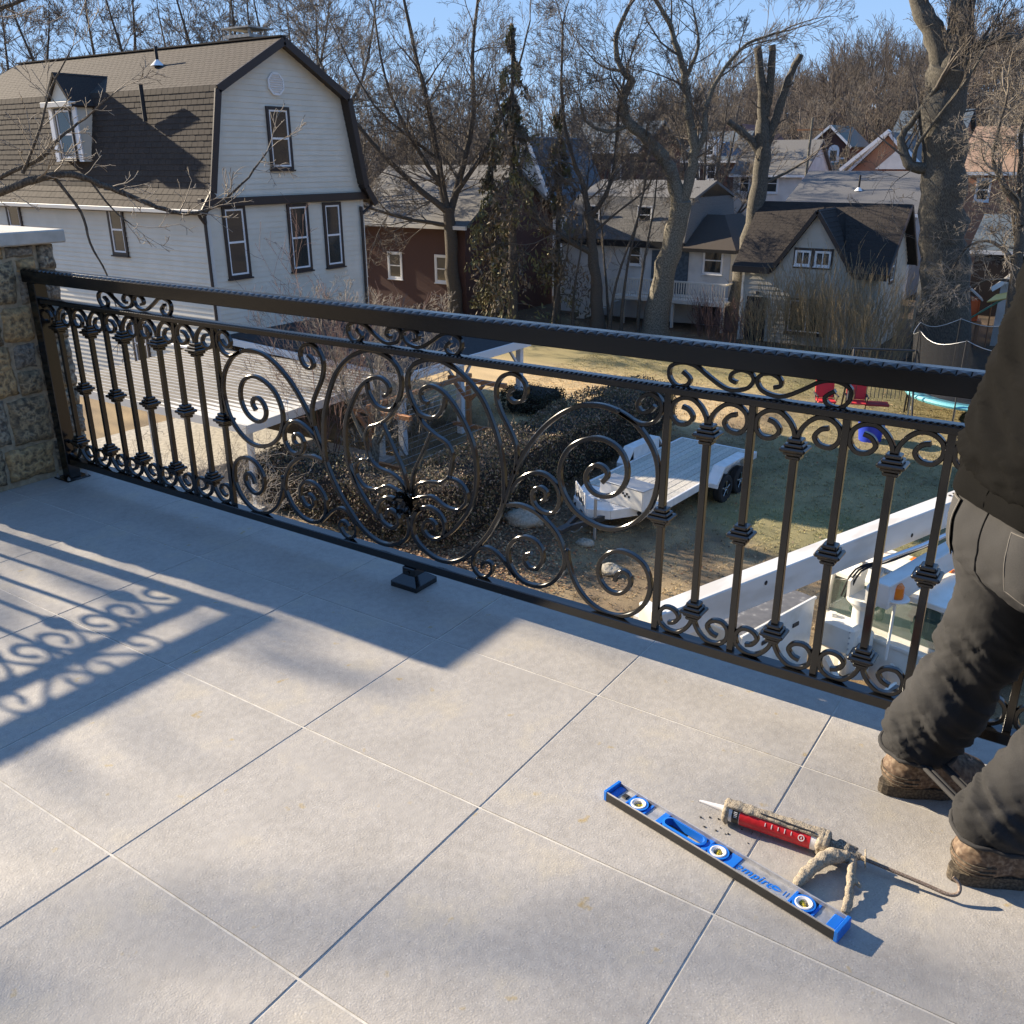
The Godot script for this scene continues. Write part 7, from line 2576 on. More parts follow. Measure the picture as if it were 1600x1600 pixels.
# ---------------------------------------------------------------- soft bodies
# tapered capsules joined smoothly on a grid and meshed with surface nets
class Field:
	var bones := []
	var org := Vector3.ZERO
	var cell := 0.01
	var nx := 0
	var ny := 0
	var nz := 0
	var val := PackedFloat32Array()
	var k := 0.03

	func add(a: Vector3, b: Vector3, ra: float, rb: float) -> void:
		bones.append([a, b, ra, rb])

	func one(p: Vector3, q: Array) -> float:
		var a: Vector3 = q[0]
		var ab: Vector3 = q[1] - a
		var t := clampf((p - a).dot(ab) / maxf(ab.length_squared(), 1e-9), 0.0, 1.0)
		return (p - a - ab * t).length() - lerpf(q[2], q[3], t)

	func dist(p: Vector3) -> float:
		var d := 1.0
		for q in bones:
			var e := one(p, q)
			var h := maxf(k - absf(d - e), 0.0) / k
			d = minf(d, e) - h * h * k * 0.25
		return d

	func march(p: Vector3, d: Vector3) -> Vector3:
		for i in 60:
			var e := dist(p)
			if e < 0.0005:
				break
			p += d * e * 0.8
		return p

	func normal(p: Vector3) -> Vector3:
		var e := 0.004
		return Vector3(dist(p + Vector3(e, 0, 0)) - dist(p - Vector3(e, 0, 0)), dist(p + Vector3(0, e, 0)) - dist(p - Vector3(0, e, 0)), dist(p + Vector3(0, 0, e)) - dist(p - Vector3(0, 0, e))).normalized()

	# floor_y: nothing below; top_y: cut off above; push: a noise that moves the surface
	func build(m: MB, c: float, push = null, floor_y := -10.0, top_y := 10.0) -> void:
		cell = c
		var lo := Vector3.INF
		var hi := -Vector3.INF
		for q in bones:
			var r := maxf(q[2], q[3]) + k
			lo = lo.min(q[0] - Vector3.ONE * r).min(q[1] - Vector3.ONE * r)
			hi = hi.max(q[0] + Vector3.ONE * r).max(q[1] + Vector3.ONE * r)
		lo -= Vector3.ONE * cell * 2
		hi += Vector3.ONE * cell * 2
		org = lo
		nx = int((hi.x - lo.x) / cell) + 2
		ny = int((hi.y - lo.y) / cell) + 2
		nz = int((hi.z - lo.z) / cell) + 2
		val.resize(nx * ny * nz)
		val.fill(1.0)
		for q in bones:
			var r := maxf(q[2], q[3]) + k + cell * 2
			var a := ((q[0] as Vector3).min(q[1]) - Vector3.ONE * r - org) / cell
			var b := ((q[0] as Vector3).max(q[1]) + Vector3.ONE * r - org) / cell
			for z in range(maxi(0, int(a.z)), mini(nz - 1, int(b.z) + 1) + 1):
				for y in range(maxi(0, int(a.y)), mini(ny - 1, int(b.y) + 1) + 1):
					var i := (z * ny + y) * nx
					for x in range(maxi(0, int(a.x)), mini(nx - 1, int(b.x) + 1) + 1):
						var e := one(org + Vector3(x, y, z) * cell, q)
						var d := val[i + x]
						var h := maxf(k - absf(d - e), 0.0) / k
						val[i + x] = minf(d, e) - h * h * k * 0.25
		if floor_y > -9.0 or top_y < 9.0:
			for z in nz:
				for y in ny:
					var yy := org.y + y * cell
					var cut := maxf(floor_y - yy, yy - top_y)
					var i := (z * ny + y) * nx
					for x in nx:
						val[i + x] = maxf(val[i + x], cut)
		var id := PackedInt32Array()
		id.resize(nx * ny * nz)
		id.fill(-1)
		var vs := PackedVector3Array()
		var off := [0, 1, nx, nx + 1, nx * ny, nx * ny + 1, nx * ny + nx, nx * ny + nx + 1]
		var eds := [[0, 1], [2, 3], [4, 5], [6, 7], [0, 2], [1, 3], [4, 6], [5, 7], [0, 4], [1, 5], [2, 6], [3, 7]]
		var co := [Vector3(0, 0, 0), Vector3(1, 0, 0), Vector3(0, 1, 0), Vector3(1, 1, 0), Vector3(0, 0, 1), Vector3(1, 0, 1), Vector3(0, 1, 1), Vector3(1, 1, 1)]
		for z in nz - 1:
			for y in ny - 1:
				var i0 := (z * ny + y) * nx
				for x in nx - 1:
					var i := i0 + x
					var v0 := val[i]
					if v0 > cell * 2.5 or v0 < -cell * 2.5:
						continue
					var s := 0
					for j in 8:
						if val[i + off[j]] < 0.0:
							s += 1
					if s == 0 or s == 8:
						continue
					var p := Vector3.ZERO
					var n := 0
					for e in eds:
						var a := val[i + off[e[0]]]
						var b := val[i + off[e[1]]]
						if (a < 0.0) != (b < 0.0):
							p += (co[e[0]] as Vector3).lerp(co[e[1]], a / (a - b))
							n += 1
					id[i] = vs.size()
					vs.append(org + (Vector3(x, y, z) + p / n) * cell)
		var ix := PackedInt32Array()
		for z in range(1, nz - 1):
			for y in range(1, ny - 1):
				for x in range(1, nx - 1):
					var i := (z * ny + y) * nx + x
					if id[i] < 0 and val[i] > cell * 2.5:
						continue
					var a := val[i] < 0.0
					for ax in 3:
						var st: int = [1, nx, nx * ny][ax]
						var b := val[i + st] < 0.0
						if a == b:
							continue
						var u: int = [nx, nx * ny, 1][ax]
						var w: int = [nx * ny, 1, nx][ax]
						var q := [id[i - u - w], id[i - w], id[i], id[i - u]]
						if q.min() < 0:
							continue
						if a:
							ix.append_array([q[0], q[2], q[1], q[0], q[3], q[2]])
						else:
							ix.append_array([q[0], q[1], q[2], q[0], q[2], q[3]])
		for pass_ in 2:
			var ns := PackedVector3Array()
			ns.resize(vs.size())
			for t in range(0, ix.size(), 3):
				var f := (vs[ix[t + 2]] - vs[ix[t]]).cross(vs[ix[t + 1]] - vs[ix[t]])
				for j in 3:
					ns[ix[t + j]] += f
			for j in ns.size():
				ns[j] = ns[j].normalized()
			if pass_ == 0 and push != null:
				for j in vs.size():
					vs[j] += ns[j] * push.call(vs[j], ns[j])
				continue
			var k0 := m.v.size()
			for j in vs.size():
				m.v.append(m.t * vs[j])
				m.n.append((m.t.basis * ns[j]).normalized())
				m.c.append(m.col)
			for j in ix.size():
				m.ix.append(k0 + ix[j])
			break

func person() -> void:
	var o := thing("person", "person in charcoal hoodie, grey jeans and brown work boots at the railing", "person", Vector3(4.075, 0, 0.0), -deg_to_rad(51.5))
	var nz := FastNoiseLite.new()
	nz.seed = 3
	nz.frequency = 1.0
	nz.fractal_octaves = 2
	var LA := Vector3(-0.145, 0.10, 0.092)
	var LK := Vector3(-0.125, 0.44, -0.035)
	var LH := Vector3(-0.088, 0.80, -0.01)
	var RA := Vector3(0.155, 0.10, 0.075)
	var RK := Vector3(0.165, 0.44, -0.13)
	var RH := Vector3(0.088, 0.80, -0.03)
	# body: head, neck, hands and all beneath the clothes as one surface
	var b := Field.new()
	b.k = 0.035
	b.add(Vector3(-0.07, 0.86, -0.01), Vector3(0.07, 0.86, -0.01), 0.10, 0.10)
	b.add(Vector3(-0.05, 1.0, -0.02), Vector3(0.05, 1.0, -0.02), 0.095, 0.095)
	b.add(Vector3(-0.09, 1.18, -0.05), Vector3(0.09, 1.18, -0.05), 0.10, 0.10)
	b.add(Vector3(0, 0.9, -0.01), Vector3(0, 1.2, -0.05), 0.10, 0.11)
	b.add(Vector3(-0.15, 1.265, -0.07), Vector3(0.15, 1.265, -0.07), 0.055, 0.055)
	b.add(Vector3(0, 1.28, -0.07), Vector3(0, 1.40, -0.11), 0.058, 0.052)
	b.add(Vector3(0, 1.50, -0.12), Vector3(0, 1.46, -0.17), 0.085, 0.062)
	b.add(Vector3(0, 1.53, -0.10), Vector3(0, 1.52, -0.13), 0.092, 0.085)
	b.add(Vector3(0, 1.425, -0.19), Vector3(0, 1.44, -0.15), 0.032, 0.045)
	b.add(Vector3(0, 1.50, -0.222), Vector3(0, 1.47, -0.238), 0.010, 0.014)
	for s in [-1.0, 1.0]:
		b.add(Vector3(s * 0.088, 1.50, -0.11), Vector3(s * 0.092, 1.475, -0.115), 0.014, 0.010)
		var A := LA if s < 0 else RA
		var K := LK if s < 0 else RK
		var H := LH if s < 0 else RH
		b.add(H, K, 0.085, 0.055)
		b.add(K, A, 0.055, 0.038)
		b.add(A, A + Vector3(0, -0.04, -0.14), 0.035, 0.03)
	var LW := Vector3(0.0, 1.09, -0.44)
	var RW := Vector3(0.19, 1.09, -0.52)
	var LE := Vector3(-0.17, 1.04, -0.22)
	var RE := Vector3(0.24, 1.04, -0.28)
	b.add(Vector3(-0.175, 1.255, -0.07), LE, 0.05, 0.04)
	b.add(LE, LW, 0.04, 0.026)
	b.add(Vector3(0.175, 1.255, -0.07), RE, 0.05, 0.04)
	b.add(RE, RW, 0.04, 0.026)
	var bm := MB.new()
	b.build(bm, 0.012)
	for s in [-1.0, 1.0]:
		var W := LW if s < 0 else RW
		var h := Field.new()
		h.k = 0.008
		var f := Vector3(0.12, -0.10, -1.0).normalized()
		var sd := f.cross(Vector3.UP).normalized()
		h.add(W, W + f * 0.05, 0.025, 0.02)
		h.add(W + f * 0.04 - sd * 0.022, W + f * 0.085 - sd * 0.026, 0.014, 0.012)
		h.add(W + f * 0.04 + sd * 0.022, W + f * 0.085 + sd * 0.026, 0.014, 0.012)
		h.add(W + f * 0.03, W + f * 0.085, 0.016, 0.014)
		for i in 4:
			var x := (i - 1.5) * 0.019
			var L: float = [0.062, 0.074, 0.070, 0.055][i]
			var p0 := W + f * 0.09 + sd * x
			var p1 := p0 + f * L * 0.5 + Vector3.DOWN * 0.006
			var p2 := p1 + f * L * 0.28 + Vector3.DOWN * 0.022
			var p3 := p2 + f * L * 0.06 + Vector3.DOWN * 0.024
			h.add(p0, p1, 0.0092, 0.0085)
			h.add(p1, p2, 0.0085, 0.0078)
			h.add(p2, p3, 0.0078, 0.0068)
		var t0: Vector3 = W + f * 0.03 - sd * s * -0.024
		h.add(t0, t0 + f * 0.035 + sd * s * 0.022, 0.013, 0.011)
		h.add(t0 + f * 0.035 + sd * s * 0.022, t0 + f * 0.065 + sd * s * 0.024 + Vector3.DOWN * 0.014, 0.011, 0.008)
		h.build(bm, 0.004)
	part("body", bm, M.skin, o)
	for s in [-1.0, 1.0]:
		var e := MB.new()
		e.lathe([[0.0, -0.011], [0.009, -0.007], [0.011, 0.0], [0.009, 0.007], [0.0, 0.011]], Vector3(s * 0.032, 1.505, -0.196), 10)
		part("eye", e, M.off_white, o)
	var mo := MB.new()
	mo.tube(PackedVector3Array([Vector3(-0.022, 1.443, -0.214), Vector3(0, 1.441, -0.225), Vector3(0.022, 1.443, -0.214)]), PackedFloat32Array([0.003, 0.005, 0.003]), 6)
	part("mouth", mo, M.lip, o)
	var hr := Field.new()
	hr.k = 0.03
	hr.add(Vector3(0, 1.545, -0.095), Vector3(0, 1.56, -0.14), 0.094, 0.078)
	hr.add(Vector3(0, 1.49, -0.065), Vector3(0, 1.53, -0.08), 0.075, 0.09)
	var hm := MB.new()
	hr.build(hm, 0.012, func(p, _n): return nz.get_noise_3d(p.x * 60, p.y * 60, p.z * 60) * 0.006)
	part("hair", hm, M.hair, o)
	# jeans: baggy, bunched at knee and ankle
	var j := Field.new()
	j.k = 0.05
	j.add(Vector3(-0.075, 0.80, 0.0), Vector3(0.075, 0.80, 0.0), 0.118, 0.118)
	j.add(Vector3(-0.07, 0.73, 0.025), Vector3(0.07, 0.73, 0.025), 0.112, 0.112)
	j.add(Vector3(-0.065, 0.88, -0.01), Vector3(0.065, 0.88, -0.01), 0.108, 0.108)
	for s in [-1.0, 1.0]:
		var A := LA if s < 0 else RA
		var K := LK if s < 0 else RK
		var H := LH if s < 0 else RH
		j.add(H + Vector3(0, -0.03, 0.01), K + Vector3(0, 0.0, 0.012), 0.108, 0.088)
		j.add(K + Vector3(0, 0.02, 0.012), K.lerp(A, 0.5) + Vector3(0, 0, 0.014), 0.090, 0.084)
		j.add(K.lerp(A, 0.5) + Vector3(0, 0, 0.014), A + Vector3(0, 0.045, -0.006), 0.082, 0.070)
		j.add(A + Vector3(0, 0.055, -0.004), A + Vector3(0, 0.03, -0.008), 0.073, 0.072)
	var folds := func(p: Vector3, n: Vector3) -> float:
		var knee := exp(-pow((p.y - 0.42) / 0.10, 2)) + 1.1 * exp(-pow((p.y - 0.19) / 0.09, 2)) + 0.7 * exp(-pow((p.y - 0.66) / 0.06, 2))
		var w := nz.get_noise_3d(p.x * 3.5, p.y * 13.0 + p.x * 7.0 - p.z * 9.0, p.z * 3.5)
		var w2 := nz.get_noise_3d(p.x * 3.0 + 30.0, p.y * 20.0 - p.x * 12.0 + p.z * 8.0, p.z * 3.0)
		var crease := (0.45 - absf(w)) * 0.030 + (0.4 - absf(w2)) * 0.006
		return crease * clampf(knee, 0.10, 1.2) - 0.004 + nz.get_noise_3d(p.x * 9, p.y * 7, p.z * 9) * 0.005
	var jm := MB.new()
	j.build(jm, 0.0085, folds, 0.118, 0.93)
	# worn pale denim on the seat, thigh backs and shins
	for i in jm.v.size():
		var p := jm.v[i]
		var f := 0.62 + 0.75 * exp(-pow((p.y - 0.68) / 0.13, 2)) * clampf(0.4 + p.z * 4.0, 0, 1) + 0.3 * exp(-pow((p.y - 0.30) / 0.07, 2))
		f *= 1.0 + 0.35 * nz.get_noise_3d(p.x * 12, p.y * 9, p.z * 12)
		jm.c[i] = Color(f, f, f * 1.01)
	var jn := part("jeans", jm, M.denim, o)
	# waistband, belt loops, back pockets, seams: laid on the surface
	var lay := func(x: float, y: float, from: Vector3) -> Vector3:
		var p := Vector3(x, y, 0) + from * 0.4
		return j.march(p, -from)
	var wb := MB.new()
	for row in [0.838, 0.873]:
		var pts := PackedVector3Array()
		var rad := PackedFloat32Array()
		for i in 41:
			var a := TAU * i / 40.0
			var d := Vector3(sin(a), 0, cos(a))
			var p := j.march(Vector3(0, row, 0) + d * 0.4, -d)
			pts.append(p + d * (0.003 + folds.call(p, d)))
			rad.append(0.0026)
		wb.tube(pts, rad, 5, false)
	part("waistband_seam", wb, M.denim_seam, jn)
	for a in [0.0, 0.95, -0.95, 2.2, -2.2]:
		var d := Vector3(sin(a), 0, cos(a))
		var u := Vector3(d.z, 0, -d.x)
		var lp := MB.new()
		var g := []
		for i in 6:
			for k in 3:
				var p := j.march(Vector3(0, 0.832 + i * 0.011, 0) + u * (k - 1) * 0.006 + d * 0.4, -d)
				g.append(p + d * (0.0075 + folds.call(p, d) + 0.002 * sin(PI * i / 5.0)))
		lp.sheet(g, 3)
		part("belt_loop", lp, M.denim_faded, jn)
	for s in [-1.0, 1.0]:
		var g := []
		for i in 9:
			for k in 9:
				var u := (k - 4) / 4.0
				var yy := 0.805 - i * 0.0165 - (0.014 * (1.0 - absf(u)) if i == 8 else 0.0)
				var from := Vector3(s * 0.45, 0.0, 0.9).normalized()
				var p: Vector3 = lay.call(s * 0.088 + u * (0.064 - 0.006 * i / 8.0), yy, from)
				var n := j.normal(p)
				g.append(p + n * (0.0055 + folds.call(p, n)))
		var pk := MB.new()
		pk.sheet(g, 9)
		if pk.n[40].z < 0:
			pk.flip(0, 0)
		var po := part("back_pocket", pk, M.denim_faded, jn)
		var st := MB.new()
		var edge := [0, 9, 18, 27, 36, 45, 54, 63, 72, 73, 74, 75, 76, 77, 78, 79, 80, 71, 62, 53, 44, 35, 26, 17, 8, 7, 6, 5, 4, 3, 2, 1, 0]
		var ep := PackedVector3Array()
		var er := PackedFloat32Array()
		for i in edge:
			ep.append((g[i] as Vector3).lerp(g[40], 0.06) + j.normal(g[i]) * 0.0008)
			er.append(0.0013)
		st.tube(ep, er, 4, false)
		part("stitching", st, M.denim_thread, po)
	var sm := MB.new()
	for s in [-1.0, 1.0]:
		var H := LH if s < 0 else RH
		var K := LK if s < 0 else RK
		var A := LA if s < 0 else RA
		var pts := PackedVector3Array()
		var rad := PackedFloat32Array()
		for i in 40:
			var y := lerpf(0.82, 0.15, i / 39.0)
			var ax := H.lerp(K, clampf((0.80 - y) / 0.36, 0, 1)) if y > 0.44 else K.lerp(A, clampf((0.44 - y) / 0.34, 0, 1))
			var d := Vector3(s, 0, 0.15).normalized()
			var p := j.march(Vector3(ax.x, y, ax.z) + d * 0.35, -d)
			pts.append(p + d * (0.0015 + folds.call(p, d)))
			rad.append(0.0022)
		sm.tube(pts, rad, 4, false)
	var cs := PackedVector3Array()
	var cr := PackedFloat32Array()
	for i in 16:
		var p := j.march(Vector3(0, 0.835 - i * 0.013, 0.5), Vector3.FORWARD)
		cs.append(p + Vector3(0, 0, 0.001 + folds.call(p, Vector3.BACK)))
		cr.append(0.0022)
	sm.tube(cs, cr, 4, false)
	part("seam", sm, M.denim_seam, jn)
	# clip hung on the right pocket
	var cq: Vector3 = lay.call(0.115, 0.775, Vector3(0.45, 0, 0.9).normalized())
	var cl := MB.new()
	cl.box(cq + Vector3(0.008, 0, 0.016), Vector3(0.014, 0.05, 0.012), 0.003, Basis(Vector3.UP, 0.5))
	var clp := part("knife_clip", cl, M.steel_dark, jn)
	# hoodie
	var h := Field.new()
	h.k = 0.06
	h.add(Vector3(-0.075, 0.89, 0.0), Vector3(0.075, 0.89, 0.0), 0.128, 0.128)
	h.add(Vector3(-0.08, 0.97, -0.005), Vector3(0.08, 0.97, -0.005), 0.135, 0.135)
	h.add(Vector3(-0.09, 1.10, -0.03), Vector3(0.09, 1.10, -0.03), 0.130, 0.130)
	h.add(Vector3(-0.10, 1.20, -0.055), Vector3(0.10, 1.20, -0.055), 0.122, 0.122)
	h.add(Vector3(-0.16, 1.265, -0.07), Vector3(0.16, 1.265, -0.07), 0.075, 0.075)
	h.add(Vector3(-0.04, 1.33, -0.035), Vector3(0.04, 1.33, -0.035), 0.07, 0.07)
	h.add(Vector3(-0.175, 1.25, -0.07), LE, 0.078, 0.064)
	h.add(LE, LW + Vector3(0, 0, 0.03), 0.064, 0.042)
	h.add(Vector3(0.175, 1.25, -0.07), RE, 0.078, 0.064)
	h.add(RE, RW + Vector3(0, 0, 0.03), 0.064, 0.042)
	var hf := func(p: Vector3, _n: Vector3) -> float:
		var w := nz.get_noise_3d(p.x * 4.0 + 7.0, p.y * 9.0 + p.x * 6.0, p.z * 4.0)
		var bun := exp(-pow((p.y - 0.90) / 0.05, 2))
		var w2 := nz.get_noise_3d(p.x * 6.0, p.y * 26.0 + p.x * 5.0, p.z * 6.0 + 20.0)
		return (0.4 - absf(w)) * 0.030 - 0.006 + bun * (0.5 - absf(w2)) * 0.022
	var hmesh := MB.new()
	h.build(hmesh, 0.011, hf, 0.855, 1.40)
	var hoodie := part("hoodie", hmesh, M.hoodie, o)
	var hb := MB.new()
	var gb := []
	for i in 6:
		for q in 49:
			var a := TAU * q / 48.0
			var d := Vector3(sin(a), 0, cos(a))
			var y := 0.815 + i * 0.012
			var p := j.march(Vector3(0, y, 0) + d * 0.45, -d)
			gb.append(p + d * (0.014 + 0.006 * sin(PI * i / 5.0) + 0.004 * nz.get_noise_2d(q * 6.0, i * 9.0)))
	hb.sheet(gb, 49)
	if hb.n[60].dot(gb[60]) < 0:
		hb.flip(0, 0)
	part("hem_band", hb, M.hoodie, hoodie)
	# boots
	for s in [-1.0, 1.0]:
		var A := LA if s < 0 else RA
		var c := Vector3(A.x, 0, A.z)
		var f := Field.new()
		f.k = 0.03
		f.add(c + Vector3(0, 0.060, 0.028), c + Vector3(0, 0.052, -0.06), 0.042, 0.046)
		f.add(c + Vector3(0.012, 0.045, -0.10), c + Vector3(-0.014, 0.044, -0.12), 0.045, 0.043)
		f.add(c + Vector3(0, 0.045, -0.14), c + Vector3(0, 0.042, -0.16), 0.040, 0.036)
		f.add(c + Vector3(0, 0.07, 0.014), c + Vector3(0, 0.17, 0.0), 0.047, 0.050)
		f.add(c + Vector3(0, 0.09, -0.03), c + Vector3(0, 0.065, -0.09), 0.036, 0.036)
		var m := MB.new()
		f.build(m, 0.006, func(p, _n): return nz.get_noise_3d(p.x * 30, p.y * 30, p.z * 30) * 0.003, 0.02)
		var bt := part("boot", m, M.boot, o)
		var so := PackedVector2Array()
		for i in 28:
			var a := TAU * i / 28.0
			var w := 0.052 if sin(a) < 0.2 else 0.046
			so.append(Vector2(c.x + cos(a) * w * (1.0 - 0.12 * clampf(sin(a), 0, 1)), -(c.z - 0.060 - sin(a) * 0.143)) if false else Vector2(c.x + cos(a) * w, c.z - 0.060 + sin(a) * 0.140))
		var sl := MB.new()
		sl.t = Transform3D(Basis(Vector3.RIGHT, Vector3.BACK, Vector3.DOWN), Vector3.ZERO)
		sl.prism(so, -0.030, -0.001)
		part("sole", sl, M.boot_sole, bt)
		var heel := MB.new()
		for i in 3:
			var pts := PackedVector3Array()
			var rad := PackedFloat32Array()
			for q in 15:
				var a := PI * q / 14.0
				var d := Vector3(cos(a), 0, sin(a))
				var p := f.march(c + Vector3(0, 0.042 + i * 0.013, 0.01) + d * 0.2, -d)
				pts.append(p + d * 0.001)
				rad.append(0.0022)
			heel.tube(pts, rad, 4, false)
		part("welt", heel, M.boot_sole, bt)
		# turned cuff of the trouser leg
		var cf := MB.new()
		var cp := PackedVector3Array()
		var crr := PackedFloat32Array()
		for q in 33:
			var a := TAU * q / 32.0
			var d := Vector3(cos(a), 0, sin(a))
			var p := j.march(A + Vector3(0, 0.026, -0.006) + d * 0.25, -d)
			cp.append(p + d * (folds.call(p, d) + 0.001) + Vector3.UP * 0.004 * sin(a * 3.0))
			crr.append(0.006)
		cf.tube(cp, crr, 6, false)
		part("cuff", cf, M.denim_seam, jn)

# ---------------------------------------------------------------- tools on the tiles
func spirit_level() -> void:
	var o := thing("spirit_level", "blue and silver spirit level lying flat on the pale tiles", "spirit level", Vector3(3.291, 0.0015, 0.409), deg_to_rad(-11.935))
	var L := 0.621
	var W := 0.056
	var H := 0.027
	# two flanges on edge and the web between
	for z in [-0.0015, -W + 0.0015]:
		var f := MB.new()
		f.box(Vector3(L * 0.5, H * 0.5, z), Vector3(L - 0.012, H, 0.003), 0.0006)
		part("flange", f, M.alu if z < -0.01 else M.alu, o)
	var ff := MB.new()
	ff.box(Vector3(L * 0.5, H * 0.5 - 0.0005, 0.0004), Vector3(L - 0.018, H - 0.006, 0.0014), 0.0)
	part("black_face", ff, M.level_black, o)
	# web in pieces that leave openings for vials and hand hold
	var web := MB.new()
	var spans := [[0.006, 0.062], [0.112, 0.150], [0.286, 0.292], [0.340, 0.505], [0.553, 0.615]]
	for s in spans:
		web = MB.new()
		web.bx(Vector3(s[0], 0.0125, -W + 0.003), Vector3(s[1], 0.0155, -0.003))
		part("web", web, M.alu, o)
	for x in [0.003, L - 0.003]:
		var c := MB.new()
		c.box(Vector3(x + (0.002 if x < 0.1 else -0.002), H * 0.5 + 0.0003, -W * 0.5), Vector3(0.010, H + 0.002, W + 0.003), 0.0018)
		part("end_cap", c, M.level_blue, o)
	for s in [[0.012, 0.030], [L - 0.034, L - 0.012]]:
		var c := MB.new()
		c.bx(Vector3(s[0], 0.004, -W + 0.0032), Vector3(s[1], 0.019, -0.0032), 0.002)
		part("end_insert", c, M.level_blue, o)
	# blue blocks round the openings
	for s in [[0.058, 0.118], [0.286, 0.366], [0.499, 0.559]]:
		var m := MB.new()
		var cx: float = 0.087 if s[0] < 0.1 else (0.316 if s[0] < 0.4 else 0.529)
		var ring_o := PackedVector2Array()
		var ring_i := PackedVector2Array()
		for i in 25:
			var a := TAU * i / 24.0
			ring_i.append(Vector2(cos(a) * 0.0195, sin(a) * 0.0195))
			ring_o.append(Vector2(cos(a) * 0.0245, sin(a) * 0.0245))
		for i in 24:
			var q := [ring_i[i], ring_i[i + 1], ring_o[i + 1], ring_o[i]]
			var P := func(k: int, y: float) -> Vector3: return Vector3(cx + q[k].x, y, -W * 0.5 + q[k].y)
			m.fq(P.call(0, 0.0215), P.call(1, 0.0215), P.call(2, 0.0215), P.call(3, 0.0215), Vector3.UP)
			m.fq(P.call(2, 0.0), P.call(3, 0.0), P.call(3, 0.0215), P.call(2, 0.0215), Vector3(q[2].x, 0, q[2].y))
			m.fq(P.call(0, 0.0), P.call(1, 0.0), P.call(1, 0.0215), P.call(0, 0.0215), -Vector3(q[0].x, 0, q[0].y))
		m.bx(Vector3(s[0], 0.011, -W + 0.0035), Vector3(cx - 0.0235, 0.0185, -0.0035), 0.001)
		m.bx(Vector3(cx + 0.0235, 0.011, -W + 0.0035), Vector3(s[1], 0.0185, -0.0035), 0.001)
		var blk := part("vial_block", m, M.level_blue, o)
		var wr := MB.new()
		wr.lathe([[0.0192, 0.004], [0.0192, 0.022], [0.0170, 0.0232], [0.0118, 0.021], [0.0112, 0.004]], Vector3(cx, 0, -W * 0.5), 26)
		part("white_ring", wr, M.level_white, blk)
		var tilt: float = {0.087: 0.0, 0.316: 1.2, 0.529: 0.75}[cx]
		var ax := Vector3(cos(tilt), 0, sin(tilt)) if cx > 0.4 or cx > 0.2 else Vector3(0.72, 0, -0.7)
		var vi := MB.new()
		vi.cyl(Vector3(cx, 0.0125, -W * 0.5) - ax * 0.0125, Vector3(cx, 0.0125, -W * 0.5) + ax * 0.0125, 0.0055, 0.0055, 14)
		var vl := part("vial", vi, M.vial, blk)
		var mk := MB.new()
		for e in [-0.0035, 0.0035]:
			mk.cyl(Vector3(cx, 0.0125, -W * 0.5) + ax * (e - 0.0004), Vector3(cx, 0.0125, -W * 0.5) + ax * (e + 0.0004), 0.0058, 0.0058, 14)
		part("vial_mark", mk, M.level_black, vl)
	# hand hold: a blue oval rim with an open middle
	var hm := MB.new()
	var oi := []
	for i in 40:
		var a := TAU * i / 40.0
		var e := 0.040 if cos(a) > 0 else -0.040
		oi.append([Vector2(e + cos(a) * 0.0135, sin(a) * 0.0135), Vector2(e + cos(a) * 0.0190, sin(a) * 0.0190)])
	for i in 40:
		var a: Array = oi[i]
		var b: Array = oi[(i + 1) % 40]
		var P := func(v: Vector2, y: float) -> Vector3: return Vector3(0.222 + v.x, y, -W * 0.5 + v.y)
		hm.fq(P.call(a[0], 0.0235), P.call(b[0], 0.0235), P.call(b[1], 0.0225), P.call(a[1], 0.0225), Vector3.UP)
		hm.fq(P.call(a[1], 0.003), P.call(b[1], 0.003), P.call(b[1], 0.0225), P.call(a[1], 0.0225), Vector3(a[1].x, 0, a[1].y))
		hm.fq(P.call(a[0], 0.003), P.call(b[0], 0.003), P.call(b[0], 0.0235), P.call(a[0], 0.0235), -Vector3(a[0].x - signf(a[0].x) * 0.04, 0.001, a[0].y))
	hm.bx(Vector3(0.150, 0.012, -W + 0.0032), Vector3(0.166, 0.019, -0.0032), 0.001)
	hm.bx(Vector3(0.279, 0.012, -W + 0.0032), Vector3(0.291, 0.019, -0.0032), 0.001)
	for z in [-W + 0.006, -0.006]:
		hm.bx(Vector3(0.160, 0.012, z - 0.0025), Vector3(0.284, 0.0165, z + 0.0025), 0.001)
	part("hand_hold", hm, M.level_blue, o)
	var sk := MB.new()
	sk.box(Vector3(0.250, 0.0035, -0.020), Vector3(0.026, 0.002, 0.012))
	part("sticker", sk, M.level_white, o)
	var mg := MB.new()
	mg.box(Vector3(0.044, 0.017, -W * 0.5 - 0.003), Vector3(0.016, 0.004, 0.018), 0.002)
	part("magnet", mg, M.level_black, o)
	# print on the web
	var tx := TextMesh.new()
	tx.text = "empire"
	var ft := SystemFont.new()
	ft.font_names = PackedStringArray(["Droid Sans"])
	ft.font_weight = 700
	tx.font = ft
	tx.font_size = 64
	tx.pixel_size = 0.00042
	tx.depth = 0.0006
	var t := part("lettering", tx, M.level_blue, o)
	t.transform = Transform3D(Basis(Vector3(1.0, 0, 0), Vector3(0.20, 0, -1.0), Vector3.UP), Vector3(0.412, 0.0161, -0.0265))
	var ar := MB.new()
	ar.t = Transform3D(Basis(Vector3.RIGHT, Vector3.FORWARD, Vector3.UP), Vector3(0.463, 0.0158, -0.0275))
	ar.prism(PackedVector2Array([Vector2(-0.008, 0.0012), Vector2(0.014, 0.0012), Vector2(0.002, 0.0075), Vector2(-0.006, 0.0075)]), 0.0, 0.0005)
	ar.prism(PackedVector2Array([Vector2(-0.008, -0.0012), Vector2(0.014, -0.0012), Vector2(0.002, -0.0075), Vector2(-0.006, -0.0075)]), 0.0, 0.0005)
